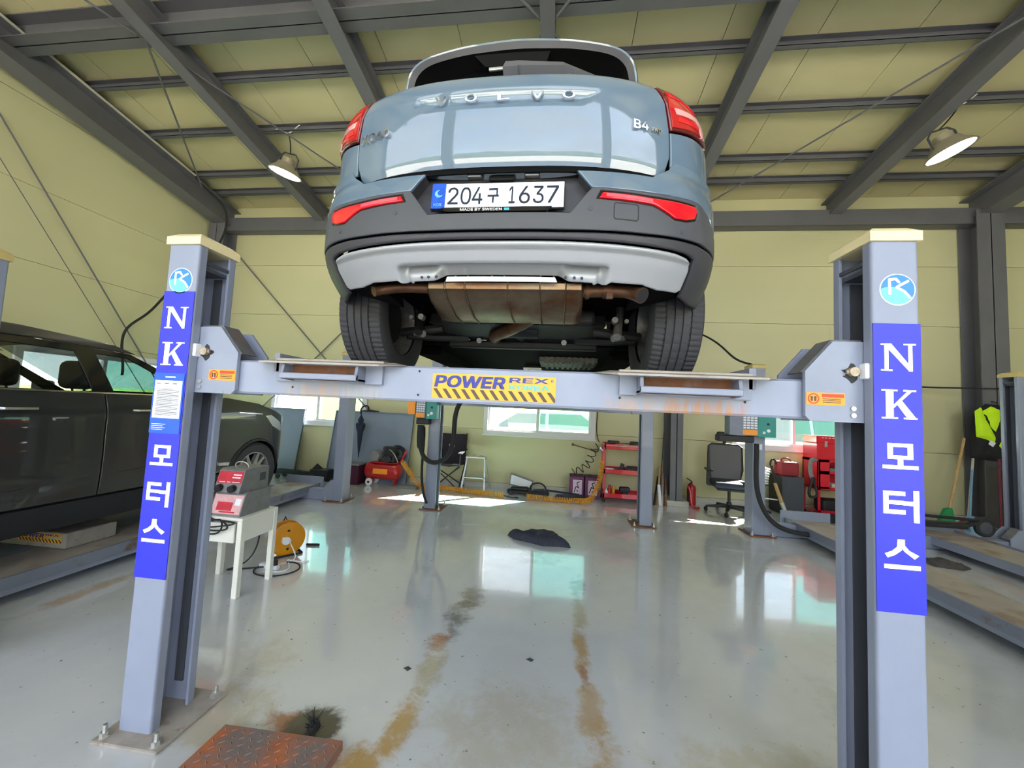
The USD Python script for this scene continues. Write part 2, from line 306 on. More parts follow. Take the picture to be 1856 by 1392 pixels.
WIN = [(-5.55, -3.58), (-1.32, 0.68), (2.95, 4.95)]; WZ0, WZ1 = 0.95, 1.90
t = thing('wall_back', 'yellow-green sandwich panel back wall with three low windows', 'wall', (0, YB, 0), kind='structure')
ZS = [0.09, 1.04, 2.09, 3.09, 4.09, 5.30]
for a, b in zip(ZS[:-1], ZS[1:]):                      # horizontal wall panels, their joints recessed; the windows are cut out
    p = sbox(XL, a+0.003, XR, b-0.003)
    for w0, w1 in WIN: p = p.difference(sbox(w0, WZ0, w1, WZ1))
    part(t, 'wall_panel', prism(p, 0.10, 'xz', YB+0.10), 'wallp')
part(t, 'joint_backing', cat(*[prism(sbox(XL, 0, XR, 5.3).difference(unary_union([sbox(w0, WZ0, w1, WZ1) for w0, w1 in WIN])), 0.05, 'xz', YB+0.16)]), 'darkgrey')
part(t, 'kerb', bx(XL, XR, YB-0.05, YB+0.1, 0, 0.09), 'concrete', 'grey concrete kerb at the foot of the wall')
t = thing('wall_left', 'yellow-green sandwich panel left wall under a dark sloping rafter', 'wall', (XL, 0, 0), kind='structure')
LW0, LW1 = 2.66, 4.75
ZT = [0.0, 1.04, 2.09, 3.09, 4.09, 5.2]
for a, b in zip(ZT[:-1], ZT[1:]):
    p = sbox(YF, a+0.003, YB, b-0.003).difference(sbox(LW0, 1.05, LW1, 2.0))
    part(t, 'wall_panel', prism(p, 0.1, 'yz', XL-0.1), 'wallp')
gab = Polygon([(YF, 5.206), (YB, 5.206), (YB, zroof(YB, 5.34)), (YRIDGE, zroof(YRIDGE, 5.34)), (YF, zroof(YF, 5.34))])
part(t, 'wall_panel', prism(gab, 0.1, 'yz', XL-0.1), 'wallp')
part(t, 'joint_backing', prism(unary_union([sbox(YF, 0, YB, 5.2).difference(sbox(LW0, 1.05, LW1, 2.0)), gab]), 0.05, 'yz', XL-0.16), 'darkgrey')
t = thing('wall_right', 'yellow-green panel wall at the far right end of the workshop', 'wall', (XR, 0, 0), kind='structure')
part(t, 'wall_panel', prism(unary_union([sbox(YF, 0, YB, 5.206), gab]), 0.1, 'yz', XR), 'wallp')
t = thing('wall_front', 'front wall behind the camera with three tall open bays', 'wall', (0, YF, 0), kind='structure')
fp = sbox(XL, 0, XR, 5.72)
for a, b in ((-6.7, -2.55), (-2.15, 2.0), (2.4, 6.5)): fp = fp.difference(sbox(a, -0.1, b, 5.5))
part(t, 'wall_panel', prism(fp, 0.12, 'xz', YF), 'wallp')

# roof panels run up the slope; their seams are real gaps
t = thing('ceiling', 'yellow-green insulated roof panels sloping up between grey steel beams', 'ceiling', (0, 0, 0), kind='structure')
ZP = 5.30
def slope_box(x0, x1, ya, yb, z0, z1):                  # a slab that follows the roof between ya and yb
    v = []
    for y in (ya, yb):
        for z in (z0, z1):
            for x in (x0, x1): v.append((x, y, zroof(y, z)))
    return tri(v, [(0, 1, 3, 2), (4, 6, 7, 5), (0, 4, 5, 1), (2, 3, 7, 6), (0, 2, 6, 4), (1, 5, 7, 3)])
edges = np.arange(XL-0.25, XR+0.3, 1.0)
for x in edges:
    for ya, yb in ((YRIDGE, YB+0.2), (YF-0.2, YRIDGE)):
        part(t, 'roof_panel', slope_box(x+0.004, min(x+0.996, XR+0.1), ya, yb, ZP, ZP+0.12), 'roof', smooth=False)
part(t, 'seam_backing', cat(slope_box(XL-0.25, XR+0.1, YRIDGE, YB+0.2, ZP+0.05, ZP+0.14), slope_box(XL-0.25, XR+0.1, YF-0.2, YRIDGE, ZP+0.05, ZP+0.14)), 'darkgrey', smooth=False)

def slope_I(x, w, z0, z1, ya, yb, tf=0.014, tw=0.010):
    return cat(slope_box(x-w/2, x+w/2, ya, yb, z0, z0+tf), slope_box(x-w/2, x+w/2, ya, yb, z1-tf, z1), slope_box(x-tw/2, x+tw/2, ya, yb, z0+tf, z1-tf))
RAFT = [('XL', -6.78, 0.30, 'leftmost dark steel rafter sloping up along the left wall'), ('a', -4.72, 0.17, 'steel rafter running over the left lamp and left post'), ('b', -2.54, 0.17, 'steel rafter ending behind the left shoulder of the raised car'),
        ('c', -0.25, 0.15, 'steel rafter straight above the raised car roof'), ('d', 2.04, 0.17, 'steel rafter meeting the right shoulder of the raised car'), ('e', 4.46, 0.18, 'steel rafter on the left of the right lamp'), ('f', 6.62, 0.30, 'heavy steel rafter at the right column'), ('g', 9.0, 0.2, 'steel rafter at the far right wall')]
for k, x, w, lab in RAFT:
    for ya, yb in ((YRIDGE, YB),):
        solo('rafter', slope_I(x, w, 4.87 if k not in 'XLf' else 4.78, 5.18, ya, yb), 'steel', lab, 'roof beam', kind='structure', smooth=False)
    solo('rafter', slope_I(x, w, 4.87, 5.18, YF, YRIDGE), 'steel', 'steel rafter of the front roof slope behind the camera', 'roof beam', group='rafters of the front roof slope', kind='structure', smooth=False)
def purlin(y, h, d, lab, name='purlin', z1=5.30):
    z = zroof(y, z1); c = bx(XL, XR, y-0.004, y+0.004, z-h, z); tp = bx(XL, XR, y-d, y, z-0.006, z); bt = bx(XL, XR, y-d, y, z-h, z-h+0.006); lip = bx(XL, XR, y-d, y-d+0.004, z-h, z-h+0.022)
    solo(name, cat(c, tp, bt, lip), 'steel', lab, 'roof beam', kind='structure', smooth=False)
for y, lab in ((4.95, 'purlin nearest the back wall under the yellow roof'), (4.50, 'second purlin from the back wall under the yellow roof'), (3.66, 'third purlin from the back wall under the yellow roof'), (2.88, 'fourth purlin from the back wall under the yellow roof'), (1.1, 'purlin above the camera side of the big cross beam'), (-0.2, 'purlin high above the front lift posts')):
    purlin(y, 0.11, 0.06, lab)
for y in (-1.8, -2.9): purlin(y, 0.11, 0.06, 'purlin of the front roof slope behind the camera')
zz = zroof(2.15, 5.02)
solo('tie_beam', cat(bx(XL, XR, 2.02, 2.28, zz, zz+0.014), bx(XL, XR, 2.02, 2.28, zz+0.27, zz+0.284), bx(XL, XR, 2.145, 2.155, zz, zz+0.28)), 'steel', 'deep steel cross beam at the top left of the picture', 'roof beam', kind='structure', smooth=False)
solo('eave_beam', cat(bx(XL, XR, YB-0.20, YB-0.01, 4.72, 4.734), bx(XL, XR, YB-0.20, YB-0.01, 4.97, 4.984), bx(XL, XR, YB-0.21, YB-0.19, 4.72, 4.984)), 'steel', 'steel eave beam along the top of the back wall', 'wall beam', kind='structure', smooth=False)
def column(x0, x1, lab, y0=YB-0.32, y1=YB-0.02, z1=4.9, base=True):
    xm = (x0+x1)/2; m = [bx(x0, x1, y0, y0+0.014, 0, z1), bx(x0, x1, y1-0.014, y1, 0, z1), bx(xm-0.006, xm+0.006, y0, y1, 0, z1)]
    return solo('column', cat(*m), 'steel', lab, 'column', kind='structure', smooth=False)
column(-7.0, -6.66, 'steel column in the back left corner'); column(6.42, 6.80, 'wide steel column behind the hanging yellow jacket')
column(1.84, 2.03, 'narrow steel column beside the red tool cart', y0=5.0, y1=5.42)
solo('column_footing', bx(1.79, 2.13, 4.97, 5.4, 0, 0.09, 0.008), 'concrete', 'white concrete footing block under the narrow column', 'footing', kind='structure')
0 and solo('column', cat(bx(XL+0.01, XL+0.16, 2.58, 2.78, 0, 5.1)), 'steel', 'steel column on the left wall behind the dark car', 'column', kind='structure', smooth=False)

def make_window(n, x0, x1, z0, z1, y, lab, axis='x'):
    t = thing(f'window_{n}', lab, 'window', ((x0+x1)/2, y, z0), kind='structure'); fwid = 0.075
    def R(m):                                          # windows of the left wall are turned
        if axis == 'x': return m
        m = m.copy(); v = m.vertices-np.array([(x0+x1)/2, y, 0]); m.vertices = np.stack([v[:, 1]*-1+XL, v[:, 0]+(x0+x1)/2, v[:, 2]], 1); return m
    if axis != 'x': BASE[t] = np.array([XL, (x0+x1)/2, z0]); stage.GetPrimAtPath(t).GetAttribute('xformOp:translate').Set(Gf.Vec3d(XL, (x0+x1)/2, z0))
    f = sbox(x0, z0, x1, z1).difference(sbox(x0+fwid, z0+fwid, x1-fwid, z1-fwid))
    part(t, 'frame', R(prism(f, 0.16, 'xz', y+0.12)), 'pvc'); xm = (x0+x1)/2
    part(t, 'sill', R(bx(x0-0.02, x1+0.02, y-0.05, y+0.02, z0-0.02, z0+0.012, 0.004)), 'pvc')
    for i, (a, b, dy, mt) in enumerate(((x0+fwid-0.01, xm+0.02, 0.055, 'pane'), (xm-0.04, x1-fwid+0.01, 0.025, 'paneg'))):
        sf = sbox(a, z0+fwid-0.01, b, z1-fwid+0.01); inn = sbox(a+0.05, z0+fwid+0.035, b-0.05, z1-fwid-0.035)
        s = part(t, 'sash', R(prism(sf.difference(inn), 0.035, 'xz', y+dy)), 'pvc')
        part(s, 'pane', R(bx(a+0.045, b-0.045, y+dy-0.02, y+dy-0.014, z0+fwid+0.03, z1-fwid-0.03)), mt, 'clear glass' if i == 0 else 'green tinted glass', smooth=False)
make_window(1, WIN[0][0], WIN[0][1], WZ0, WZ1, YB, 'white sliding window above the left grey panels')
make_window(2, WIN[1][0], WIN[1][1], WZ0, WZ1, YB, 'white sliding window under the middle of the raised beam')
make_window(3, WIN[2][0], WIN[2][1], WZ0, WZ1, YB, 'white sliding window above the red tool chest')
make_window(4, LW0, LW1, 1.05, 2.0, 0, 'white sliding window in the left wall seen through the dark car', axis='y')

def rod(pts, r, lab, name='brace_rod', mt='steel', cat_='brace'):
    solo(name, tube(pts, r, 6), mt, lab, cat_, kind='structure')
rod([(XL+0.04, 2.24, 4.79), (XL+0.04, 4.0, 2.28), (XL+0.04, 5.2, 0.55)], 0.011, 'thin dark brace rod slanting down the left wall')
rod([(XL+0.06, 1.9, 4.79), (XL+0.06, 4.9, 0.5)], 0.006, 'thinner second brace rod on the left wall')
rod([(-6.65, 5.40, 4.37), (-4.6, 5.40, 2.333), (-2.85, 5.40, 0.6)], 0.012, 'brace rod slanting down the back wall left of the car')
rod([(-6.4, 5.40, 0.6), (-4.6, 5.41, 2.333), (-2.4, 5.41, 4.6)], 0.012, 'brace rod rising to the right across the back wall')
rod([(-5.4, 1.4, zroof(1.4, 4.98)), (-3.747, 4.01, zroof(4.01, 4.98)), (-2.9, 5.3, zroof(5.3, 4.98))], 0.012, 'roof brace rod crossing the left rafter towards the lamp')
rod([(-4.75, 1.9, zroof(1.9, 4.98)), (-6.5, 4.45, zroof(4.45, 4.98))], 0.012, 'roof brace rod running to the back left corner')
rod([(4.6, 2.2, zroof(2.2, 4.98)), (2.3, 5.2, zroof(5.2, 4.98))], 0.012, 'roof brace rod between the two right rafters')
rod([(-0.9, 1.6, zroof(1.6, 4.9)), (0.4, 2.9, zroof(2.9, 4.9))], 0.014, 'roof brace rod above the car, leaning right')
rod([(0.4, 1.6, zroof(1.6, 4.9)), (-0.9, 2.9, zroof(2.9, 4.9))], 0.014, 'roof brace rod above the car, leaning left')
M['conduit'] = mat('white_conduit', srgb(196, 192, 176), 0.5)
solo('conduit', tube([(-6.62, 1.6, zroof(1.6, 5.17)), (-6.60, 4.40, zroof(4.40, 5.17))], 0.017, 8), 'conduit', 'pale conduit pipe along the left rafter', 'pipe')
solo('power_cable', tube(smooth_path([(-6.60, 4.4, zroof(4.4, 5.15)), (-6.439, 4.600, 5.103), (-6.365, 4.800, 4.937), (-6.391, 4.900, 4.731), (-6.600, 5.000, 4.365)]), 0.018, 6), 'rubber', 'black cable drooping from the conduit in the back left corner', 'cable')
solo('wall_cable', tube(smooth_path([(2.2, 5.38, 2.95), (2.49, 5.1, 2.72), (2.5, 4.4, 2.35), (2.51, 3.85, 2.16)]), 0.014, 6), 'rubber', 'black cable hanging down to the cap of the right lift post', 'cable')
solo('wall_cable', tube(smooth_path([(5.3, 5.40, 2.12), (6.3, 5.10, 2.07), (6.45, 5.05, 2.07), (7.5, 5.1, 2.03)]), 0.012, 6), 'rubber', 'black cable strung across the right column', 'cable')
solo('wall_cable', tube(smooth_path([(-6.600, 5.000, 4.365), (-6.850, 4.814, 3.749), (-6.900, 4.375, 3.158), (-6.930, 4.082, 2.699), (-6.950, 3.845, 2.404), (-6.950, 3.812, 2.183), (-6.950, 3.864, 1.673)]), 0.018, 6), 'rubber', 'black cable arching over the dark car to its lift post', 'cable')

M['lampface'] = mat('lamp_face', (1, 1, 1), 0.4, emit=((1.0, 0.95, 0.85), 26.0))
M['lampcase'] = mat('lamp_casing', srgb(168, 160, 140), 0.5, metal=0.3)
def scaled(m, c, k):
    m = m.copy(); m.vertices = c+(m.vertices-c)*k; return m
def lamp(c, tilt, lab, hook, k=1.0):
    c = np.array(c, float); t = thing('high_bay_lamp', lab, 'lamp', c)
    ax, an = tilt
    T = lambda m: moved(scaled(m, c, k), (0, 0, 0), an, c, ax)
    part(t, 'reflector', T(lathe([(0.08, 0.15), (0.12, 0.14), (0.14, 0.10), (0.215, 0.012), (0.225, 0.0), (0.205, 0.0), (0.20, 0.012)], 36, at=c)), 'lampcase')
    part(t, 'lamp_face', T(lathe([(0, 0.004), (0.205, 0.004), (0.205, 0.012), (0, 0.012)], 36, at=c)), 'lampface', 'glowing white disc')
    part(t, 'driver_box', T(cat(lathe([(0, 0.22), (0.085, 0.22), (0.09, 0.15), (0, 0.15)], 20, at=c), *[bx(c[0]-0.11, c[0]+0.11, c[1]+q-0.003, c[1]+q+0.003, c[2]+0.10, c[2]+0.15) for q in (-0.06, -0.02, 0.02, 0.06)])), 'lampcase')
    part(t, 'bracket', T(tube([c+(-0.15, 0, 0.09), c+(-0.15, 0, 0.24), c+(-0.09, 0, 0.30), c+(0.09, 0, 0.30), c+(0.15, 0, 0.24), c+(0.15, 0, 0.09)], 0.011, 6)), 'darkgrey')
    top = T(cyl(c+(0, 0, 0.30), c+(0, 0, 0.301), 0.01)).vertices.mean(0)
    part(t, 'hanger', tube(smooth_path([top, (top+hook)/2+(0.02, 0, 0), hook], 12), 0.008, 6), 'black')
    part(t, 'cable', tube(smooth_path([hook+(-0.27, 0.03, 0.0), hook+(-0.1, 0, 0.03), hook+(0, 0, -0.02), hook+(0.1, 0, 0.03), hook+(0.3, 0.02, 0.13)], 20), 0.008, 6), 'white', 'white supply cable')
lamp((-4.25, 3.66, 4.83), ((0.3, 1, 0), 0.28), 'round high bay lamp hanging left of the raised car', np.array((-4.24, 3.63, 5.478)), 1.04)
lamp((4.73, 3.66, 4.867), ((0.2, 1, 0), -0.34), 'round high bay lamp hanging on the right above the right post', np.array((4.82, 3.62, 5.478)), 1.08)

# ------------------------------------------------------------------ letters of the signs, drawn as polygons in a unit box
def seg(a, b, w): return LineString([a, b]).buffer(w/2, cap_style=2)
def rects(*r): return unary_union([sbox(*q) for q in r])
def letter_N():
    s = rects((0.10, 0, 0.22, 1), (0.78, 0, 0.90, 1), (0, 0, 0.33, 0.06), (0.0, 0.94, 0.25, 1), (0.65, 0.94, 1.0, 1))
    return unary_union([s, Polygon([(0.06, 1), (0.30, 1), (0.90, 0.10), (0.90, 0.0), (0.80, 0.0)])])
def letter_K():
    s = rects((0.12, 0, 0.34, 1), (0, 0, 0.46, 0.06), (0, 0.94, 0.46, 1), (0.62, 0.94, 0.98, 1), (0.62, 0, 1.0, 0.06))
    return unary_union([s, Polygon([(0.34, 0.36), (0.34, 0.48), (0.74, 0.96), (0.88, 0.96)]), Polygon([(0.42, 0.52), (0.58, 0.62), (0.98, 0.03), (0.72, 0.03)])])
def hangul_mo(): return unary_union([sbox(0.14, 0.38, 0.86, 1).difference(sbox(0.30, 0.53, 0.70, 0.85)), sbox(0.42, 0.10, 0.58, 0.40), sbox(0, 0, 1, 0.15)])
def hangul_teo(): return rects((0, 0.24, 0.15, 0.96), (0, 0.82, 0.62, 0.96), (0, 0.54, 0.58, 0.67), (0, 0.24, 0.62, 0.38), (0.56, 0.52, 0.86, 0.66), (0.84, 0, 1.0, 1))
def hangul_seu(): return unary_union([Polygon([(0.38, 1), (0.58, 1), (0.56, 0.78), (0.48, 0.62), (0.30, 0.46), (0.10, 0.36), (0.02, 0.50), (0.22, 0.60), (0.36, 0.74)]), Polygon([(0.58, 1), (0.44, 0.80), (0.56, 0.60), (0.84, 0.36), (0.97, 0.49), (0.70, 0.64), (0.58, 0.80)]), sbox(0, 0, 1, 0.15)])
def hangul_gu(): return unary_union([sbox(0.10, 0.88, 0.90, 1.0), sbox(0.78, 0.50, 0.90, 1.0), sbox(0, 0.42, 1, 0.54), sbox(0.44, 0, 0.58, 0.45)])
def glyph(poly, x0, x1, z0, z1): return affinity.translate(affinity.scale(poly, x1-x0, z1-z0, origin=(0, 0)), x0, z0)

# ------------------------------------------------------------------ four post lifts
PW, PD = 0.154, 0.20                                   # post width and depth
def post_profile(x0, side):                            # a steel channel open towards the lift's inside (side = +1: open to +x)
    o = sbox(x0, 0, x0+PW, PD).buffer(-0.012).buffer(0.012)
    w = 0.012; cav = sbox(x0+w, w, x0+PW-w, PD-w)
    slot = sbox(x0+PW-w-0.001, 0.040, x0+PW+0.01, PD-0.038) if side > 0 else sbox(x0-0.01, 0.040, x0+w+0.001, PD-0.038)
    return o.difference(cav).difference(slot)
def make_post(lift, x0, y0, side, lab, sign=None, flip=False, high=False, worn=False):
    top = 2.091
    pf = affinity.translate(post_profile(x0, side), 0, 0)
    if flip: pf = affinity.scale(pf, 1, -1, origin=(x0, PD/2))
    pf = affinity.translate(pf, 0, y0)
    p = part(lift, 'post', prism(pf, top-0.015, 'xy', 0.015), 'liftp', lab)
    xi = x0+PW-0.006 if side > 0 else x0+0.006
    part(p, 'cap', cat(hull([(x0-0.008+a*(PW+0.016), y0-0.008+b*(PD+0.016), top+c) for a in (0, 1) for b in (0, 1) for c in (0.0, 0.036)]+[(x0+0.02+a*(PW-0.04), y0+0.02+b*(PD-0.04), top+0.058) for a in (0, 1) for b in (0, 1)])), 'cap' if not worn else 'capy', 'cream plastic cap' if not worn else 'yellow plastic cap', smooth=20)
    part(p, 'cable_bracket', cat(bx(x0+0.014, x0+PW-0.014, y0+0.04, y0+PD-0.04, top-0.10, top-0.085), bx(xi-0.004, xi+0.004, y0+0.012, y0+PD-0.012, top-0.075, top-0.06)), 'darkgrey')
    part(p, 'lock_ladder', bx(x0+PW/2-0.02, x0+PW/2+0.02, y0+PD-0.02, y0+PD-0.008, 0.1, top-0.1), 'darkgrey')
    bp = part(p, 'base_plate', bx(x0-0.045, x0+PW+0.105 if side > 0 else x0+PW+0.045, y0-0.065, y0+PD+0.065, 0, 0.016, 0.004) if side > 0 else bx(x0-0.105, x0+PW+0.045, y0-0.065, y0+PD+0.065, 0, 0.016, 0.004), 'rust' if worn else 'dusty', 'rusty base plate' if worn else 'grey base plate')
    for bxx in ((x0-0.015, x0+PW+0.07) if side > 0 else (x0-0.07, x0+PW+0.015)):
        for byy in (y0-0.035, y0+PD+0.035):
            part(p, 'anchor_bolt', cat(cyl((bxx, byy, 0.016), (bxx, byy, 0.062), 0.008, 10), cyl((bxx, byy, 0.018), (bxx, byy, 0.034), 0.016, 6), cyl((bxx, byy, 0.016), (bxx, byy, 0.019), 0.022, 16)), 'zinc')
    return p
def wavy_emblem(p, cx, cz, r, y):
    part(p, 'emblem_ring', prism(Point(cx, cz).buffer(r, 32), 0.0015, 'xz', y), 'white', 'white ring of the round emblem')
    disc = Point(cx, cz).buffer(r*0.93, 32); hill = Polygon([(cx-r, cz+r*0.02), (cx-r*0.6, cz+r*0.16), (cx-r*0.2, cz+r*0.16), (cx+r*0.2, cz-r*0.02), (cx+r*0.55, cz-r*0.36), (cx+r*0.72, cz-r*0.75), (cx, cz-r*1.2), (cx-r, cz-r*1.2)])
    part(p, 'emblem_field', prism(disc.difference(hill), 0.0025, 'xz', y), 'sky1', 'blue upper field of the emblem')
    part(p, 'emblem_hill', prism(disc.intersection(hill), 0.0025, 'xz', y), 'sky2', 'light blue lower field of the emblem')
    w = r*0.16
    k = unary_union([LineString([(cx-r*0.44, cz-r*0.28), (cx-r*0.46, cz+r*0.62), (cx-r*0.10, cz+r*0.66), (cx+r*0.06, cz+r*0.46)]).buffer(w/2, join_style=1), LineString([(cx+r*0.56, cz+r*0.52), (cx+r*0.05, cz+r*0.22), (cx-r*0.06, cz+r*0.12), (cx+r*0.36, cz-r*0.12), (cx+r*0.66, cz-r*0.5)]).buffer(w/2, join_style=1)])
    part(p, 'emblem_strokes', prism(k.intersection(disc), 0.0035, 'xz', y), 'white', 'white strokes of the emblem')
def warning_sticker(b, x0, x1, z0, z1, y, name='warning_sticker'):
    s = part(b, name, bx(x0, x1, y-0.001, y+0.0015, z0, z1), 'orange', 'orange warning sticker')
    h = z1-z0; cx = x0+h*0.52; cz = (z0+z1)/2
    part(s, 'warning_mark', cat(prism(Point(cx, cz).buffer(h*0.42).difference(Point(cx, cz).buffer(h*0.33)), 0.0012, 'xz', y-0.001), prism(rects((x0+h*1.15, z1-h*0.36, x1-h*0.08, z1-h*0.1)), 0.0012, 'xz', y-0.001)), 'red', 'red ring and red title bar')
    part(s, 'warning_figure', cat(*[prism(Point(cx+a*h*0.13, cz+h*0.10).buffer(h*0.09).union(sbox(cx+a*h*0.13-h*0.07, cz-h*0.2, cx+a*h*0.13+h*0.07, cz+h*0.04)), 0.0012, 'xz', y-0.001) for a in (-1, 1)], *[prism(sbox(x0+h*1.2, z0+h*q, x1-h*0.3, z0+h*(q+0.05)), 0.0012, 'xz', y-0.001) for q in (0.2, 0.34, 0.48)]), 'brown', 'dark figures and print')
def power_decal(b, x0, x1, z0, z1, y, sub=True):
    d = part(b, 'maker_decal', bx(x0, x1, y-0.001, y+0.0015, z0, z1), 'yellow', 'yellow maker decal with hazard stripes')
    w, h = x1-x0, z1-z0; zb = z0+0.40*h
    part(d, 'lettering', cat(*[text_on('POWER', x0+0.02*w+a*0.0035*w, zb+0.08*h+b*0.012*h, 0.42*h, y-0.001-0.0003*(a+1)-0.00015*(b+1), 0.0010, True, 0.57*w, 0.18) for a in (-1, 0, 1) for b in (-1, 1)]), 'navy', 'slanted POWER lettering')
    part(d, 'lettering', text_on('REX', x0+0.63*w, zb+0.33*h, 0.19*h, y-0.001, 0.0012, True, 0.31*w, 0.1), 'navy', 'slanted REX lettering')
    part(d, 'lettering', text_on('KOREA', x0+0.63*w, zb+0.06*h, 0.18*h, y-0.001, 0.0012, True, 0.32*w), 'teal', 'light blue KOREA lettering')
    part(d, 'registered_mark', cat(prism(Point(x0+0.972*w, zb+0.44*h).buffer(0.05*h).difference(Point(x0+0.972*w, zb+0.44*h).buffer(0.038*h)), 0.0012, 'xz', y-0.001), text_on('R', x0+0.965*w, zb+0.415*h, 0.05*h, y-0.001, 0.0012)), 'navy')
    n = 13; st = []
    for i in range(n):
        a = x0+w*(i+0.12)/n
        q = Polygon([(a, zb-0.01*h), (a+0.40*w/n, zb-0.01*h), (a+0.40*w/n+0.055*w, z0+0.02*h), (a+0.055*w, z0+0.02*h)]).intersection(sbox(x0, z0, x1, z1))
        st.append(prism(q, 0.0012, 'xz', y-0.001))
    part(d, 'hazard_stripes', cat(*st), 'brown', 'brown hazard stripes')
def crossbeam(lift, xa, xb, y0, zt, lab, front, ext=0.195):
    """A beam between the posts at xa and xb (their inner faces), its top at zt, with a carriage in each post."""
    zb = zt-0.149
    bar = sbox(xa+0.02, zb, xb-0.02, zt).buffer(-0.01).buffer(0.01)
    b = part(lift, 'crossbeam', bx(xa+0.02, xb-0.02, y0+0.025, y0+0.155, zb, zt, 0.008), M['beam'] if front else 'liftp', lab)
    for s, x in ((1, xa), (-1, xb)):                   # carriages: plates with a sloping shoulder
        pl = [(x-s*0.006, zb-0.006), (x+s*(ext-0.017), zb-0.006), (x+s*ext, zb+0.012), (x+s*ext, zt+0.03), (x+s*(ext-0.095), zt+0.143), (x-s*0.006, zt+0.143)]
        c = part(b, 'carriage', prism(pl, 0.016, 'xz', y0+0.016), 'sleeve', 'carriage plate with sloping shoulder')
        part(b, 'carriage_back', prism(pl, 0.012, 'xz', y0+0.185), 'liftp')
        sh = [(x+s*(ext+0.008), zt+0.026), (x+s*(ext-0.098), zt+0.152), (x-s*0.006, zt+0.152), (x-s*0.006, zt+0.143), (x+s*(ext-0.102), zt+0.143), (x+s*(ext-0.002), zt+0.024)]
        part(b, 'shoulder_cover', prism(sh, 0.085, 'xz', y0+0.100), M['coverg'], 'dark cover plate on the sloping shoulder')
        if front:
            xx = x-s*0.010
            part(b, 'guide_block', cat(bx(xx-0.021, xx+0.021, y0-0.030, y0+0.004, zt+0.018, zt+0.062, 0.004).difference(cyl((xx, y0-0.05, zt+0.05), (xx, y0+0.05, zt+0.05), 0.007, 10)).difference(cyl((xx, y0-0.05, zt+0.031), (xx, y0+0.05, zt+0.031), 0.007, 10))) if False else cat(bx(xx-0.021, xx+0.021, y0-0.030, y0+0.004, zt+0.005, zt+0.062, 0.004)), 'white', 'white plastic guide block')
            part(b, 'guide_hole', cat(cyl((xx, y0-0.031, zt+0.048), (xx, y0-0.0295, zt+0.048), 0.006, 10), cyl((xx, y0-0.031, zt+0.019), (xx, y0-0.0295, zt+0.019), 0.006, 10)), 'black')
            part(b, 'roller_pin', cat(cyl((xx+s*0.048, y0-0.018, zt+0.03), (xx+s*0.048, y0+0.002, zt+0.03), 0.017, 18), cyl((xx+s*0.030, y0-0.012, zt+0.03), (xx+s*0.07, y0-0.004, zt+0.03), 0.009, 10)), M['pinm'], 'pale greasy roller pin')
            part(b, 'grease_patch', prism(Polygon([(xx+s*(0.048+0.03*math.cos(a)*(1+0.35*math.sin(5*a+s))), zt+0.026+0.028*math.sin(a)*(1+0.35*math.cos(4*a))) for a in np.linspace(0, 2*math.pi, 26)[:-1]]), 0.0012, 'xz', y0-0.0002), 'black', 'black grease around the pin')
            for q in (0.02, 0.045): part(b, 'carriage_bolt', cyl((x+s*0.022 if s > 0 else x-0.035, y0-0.006, zb+q), (x+s*0.022 if s > 0 else x-0.035, y0+0.002, zb+q), 0.009, 12), 'zinc')
            if s > 0: warning_sticker(b, x+0.062, x+0.192, zb+0.052, zb+0.100, y0-0.0005)
            else: warning_sticker(b, x-0.192, x-0.062, zb+0.054, zb+0.100, y0-0.0005)
    return b, zb
def runway(lift, x0, x1, ya, yb, zt, lab, inner, end_hi=True):
    r = part(lift, 'runway', cat(bx(x0, x1, ya, yb, zt-0.10, zt-0.012), ), 'liftp', lab)
    part(r, 'tread_plate', bx(x0-0.004, x1+0.004, ya-0.004, yb+0.004, zt-0.012, zt, 0.003), 'tray', 'scuffed brown tread plate')
    o = x0 if inner > 0 else x1
    part(r, 'edge_rail', cat(bx(o-0.012, o+0.012, ya, yb, zt-0.06, zt+0.02)), 'liftd')
    part(r, 'end_stop', bx(x0, x1, yb-0.01, yb+0.01, zt-0.08, zt+0.09), 'liftp')
    return r
def make_lift(name, dx, zt, lab, raised, unit):
    xa, xb = -1.612+dx, 1.106+dx+(0.07 if dx > 0 else 0); yR = 3.70
    t = thing(name, lab, 'car lift', ((xa+xb)/2, 1.9, 0))
    posts = {}
    for key, x0, y0, s, f, pl in (('fl', xa-PW, 0, 1, False, 'left front post'), ('fr', xb, 0, -1, False, 'right front post'), ('rl', xa-PW, yR, 1, True, 'left rear post'), ('rr', xb, yR, -1, True, 'right rear post')):
        posts[key] = make_post(t, x0, y0, s, pl, flip=f, worn=(f or not raised))
    b, zb = crossbeam(t, xa, xb, 0.045, zt, 'front crossbeam', True)
    b2, _ = crossbeam(t, xa, xb, yR, zt, 'rear crossbeam', False, 0.13)
    return t, posts, b, zb
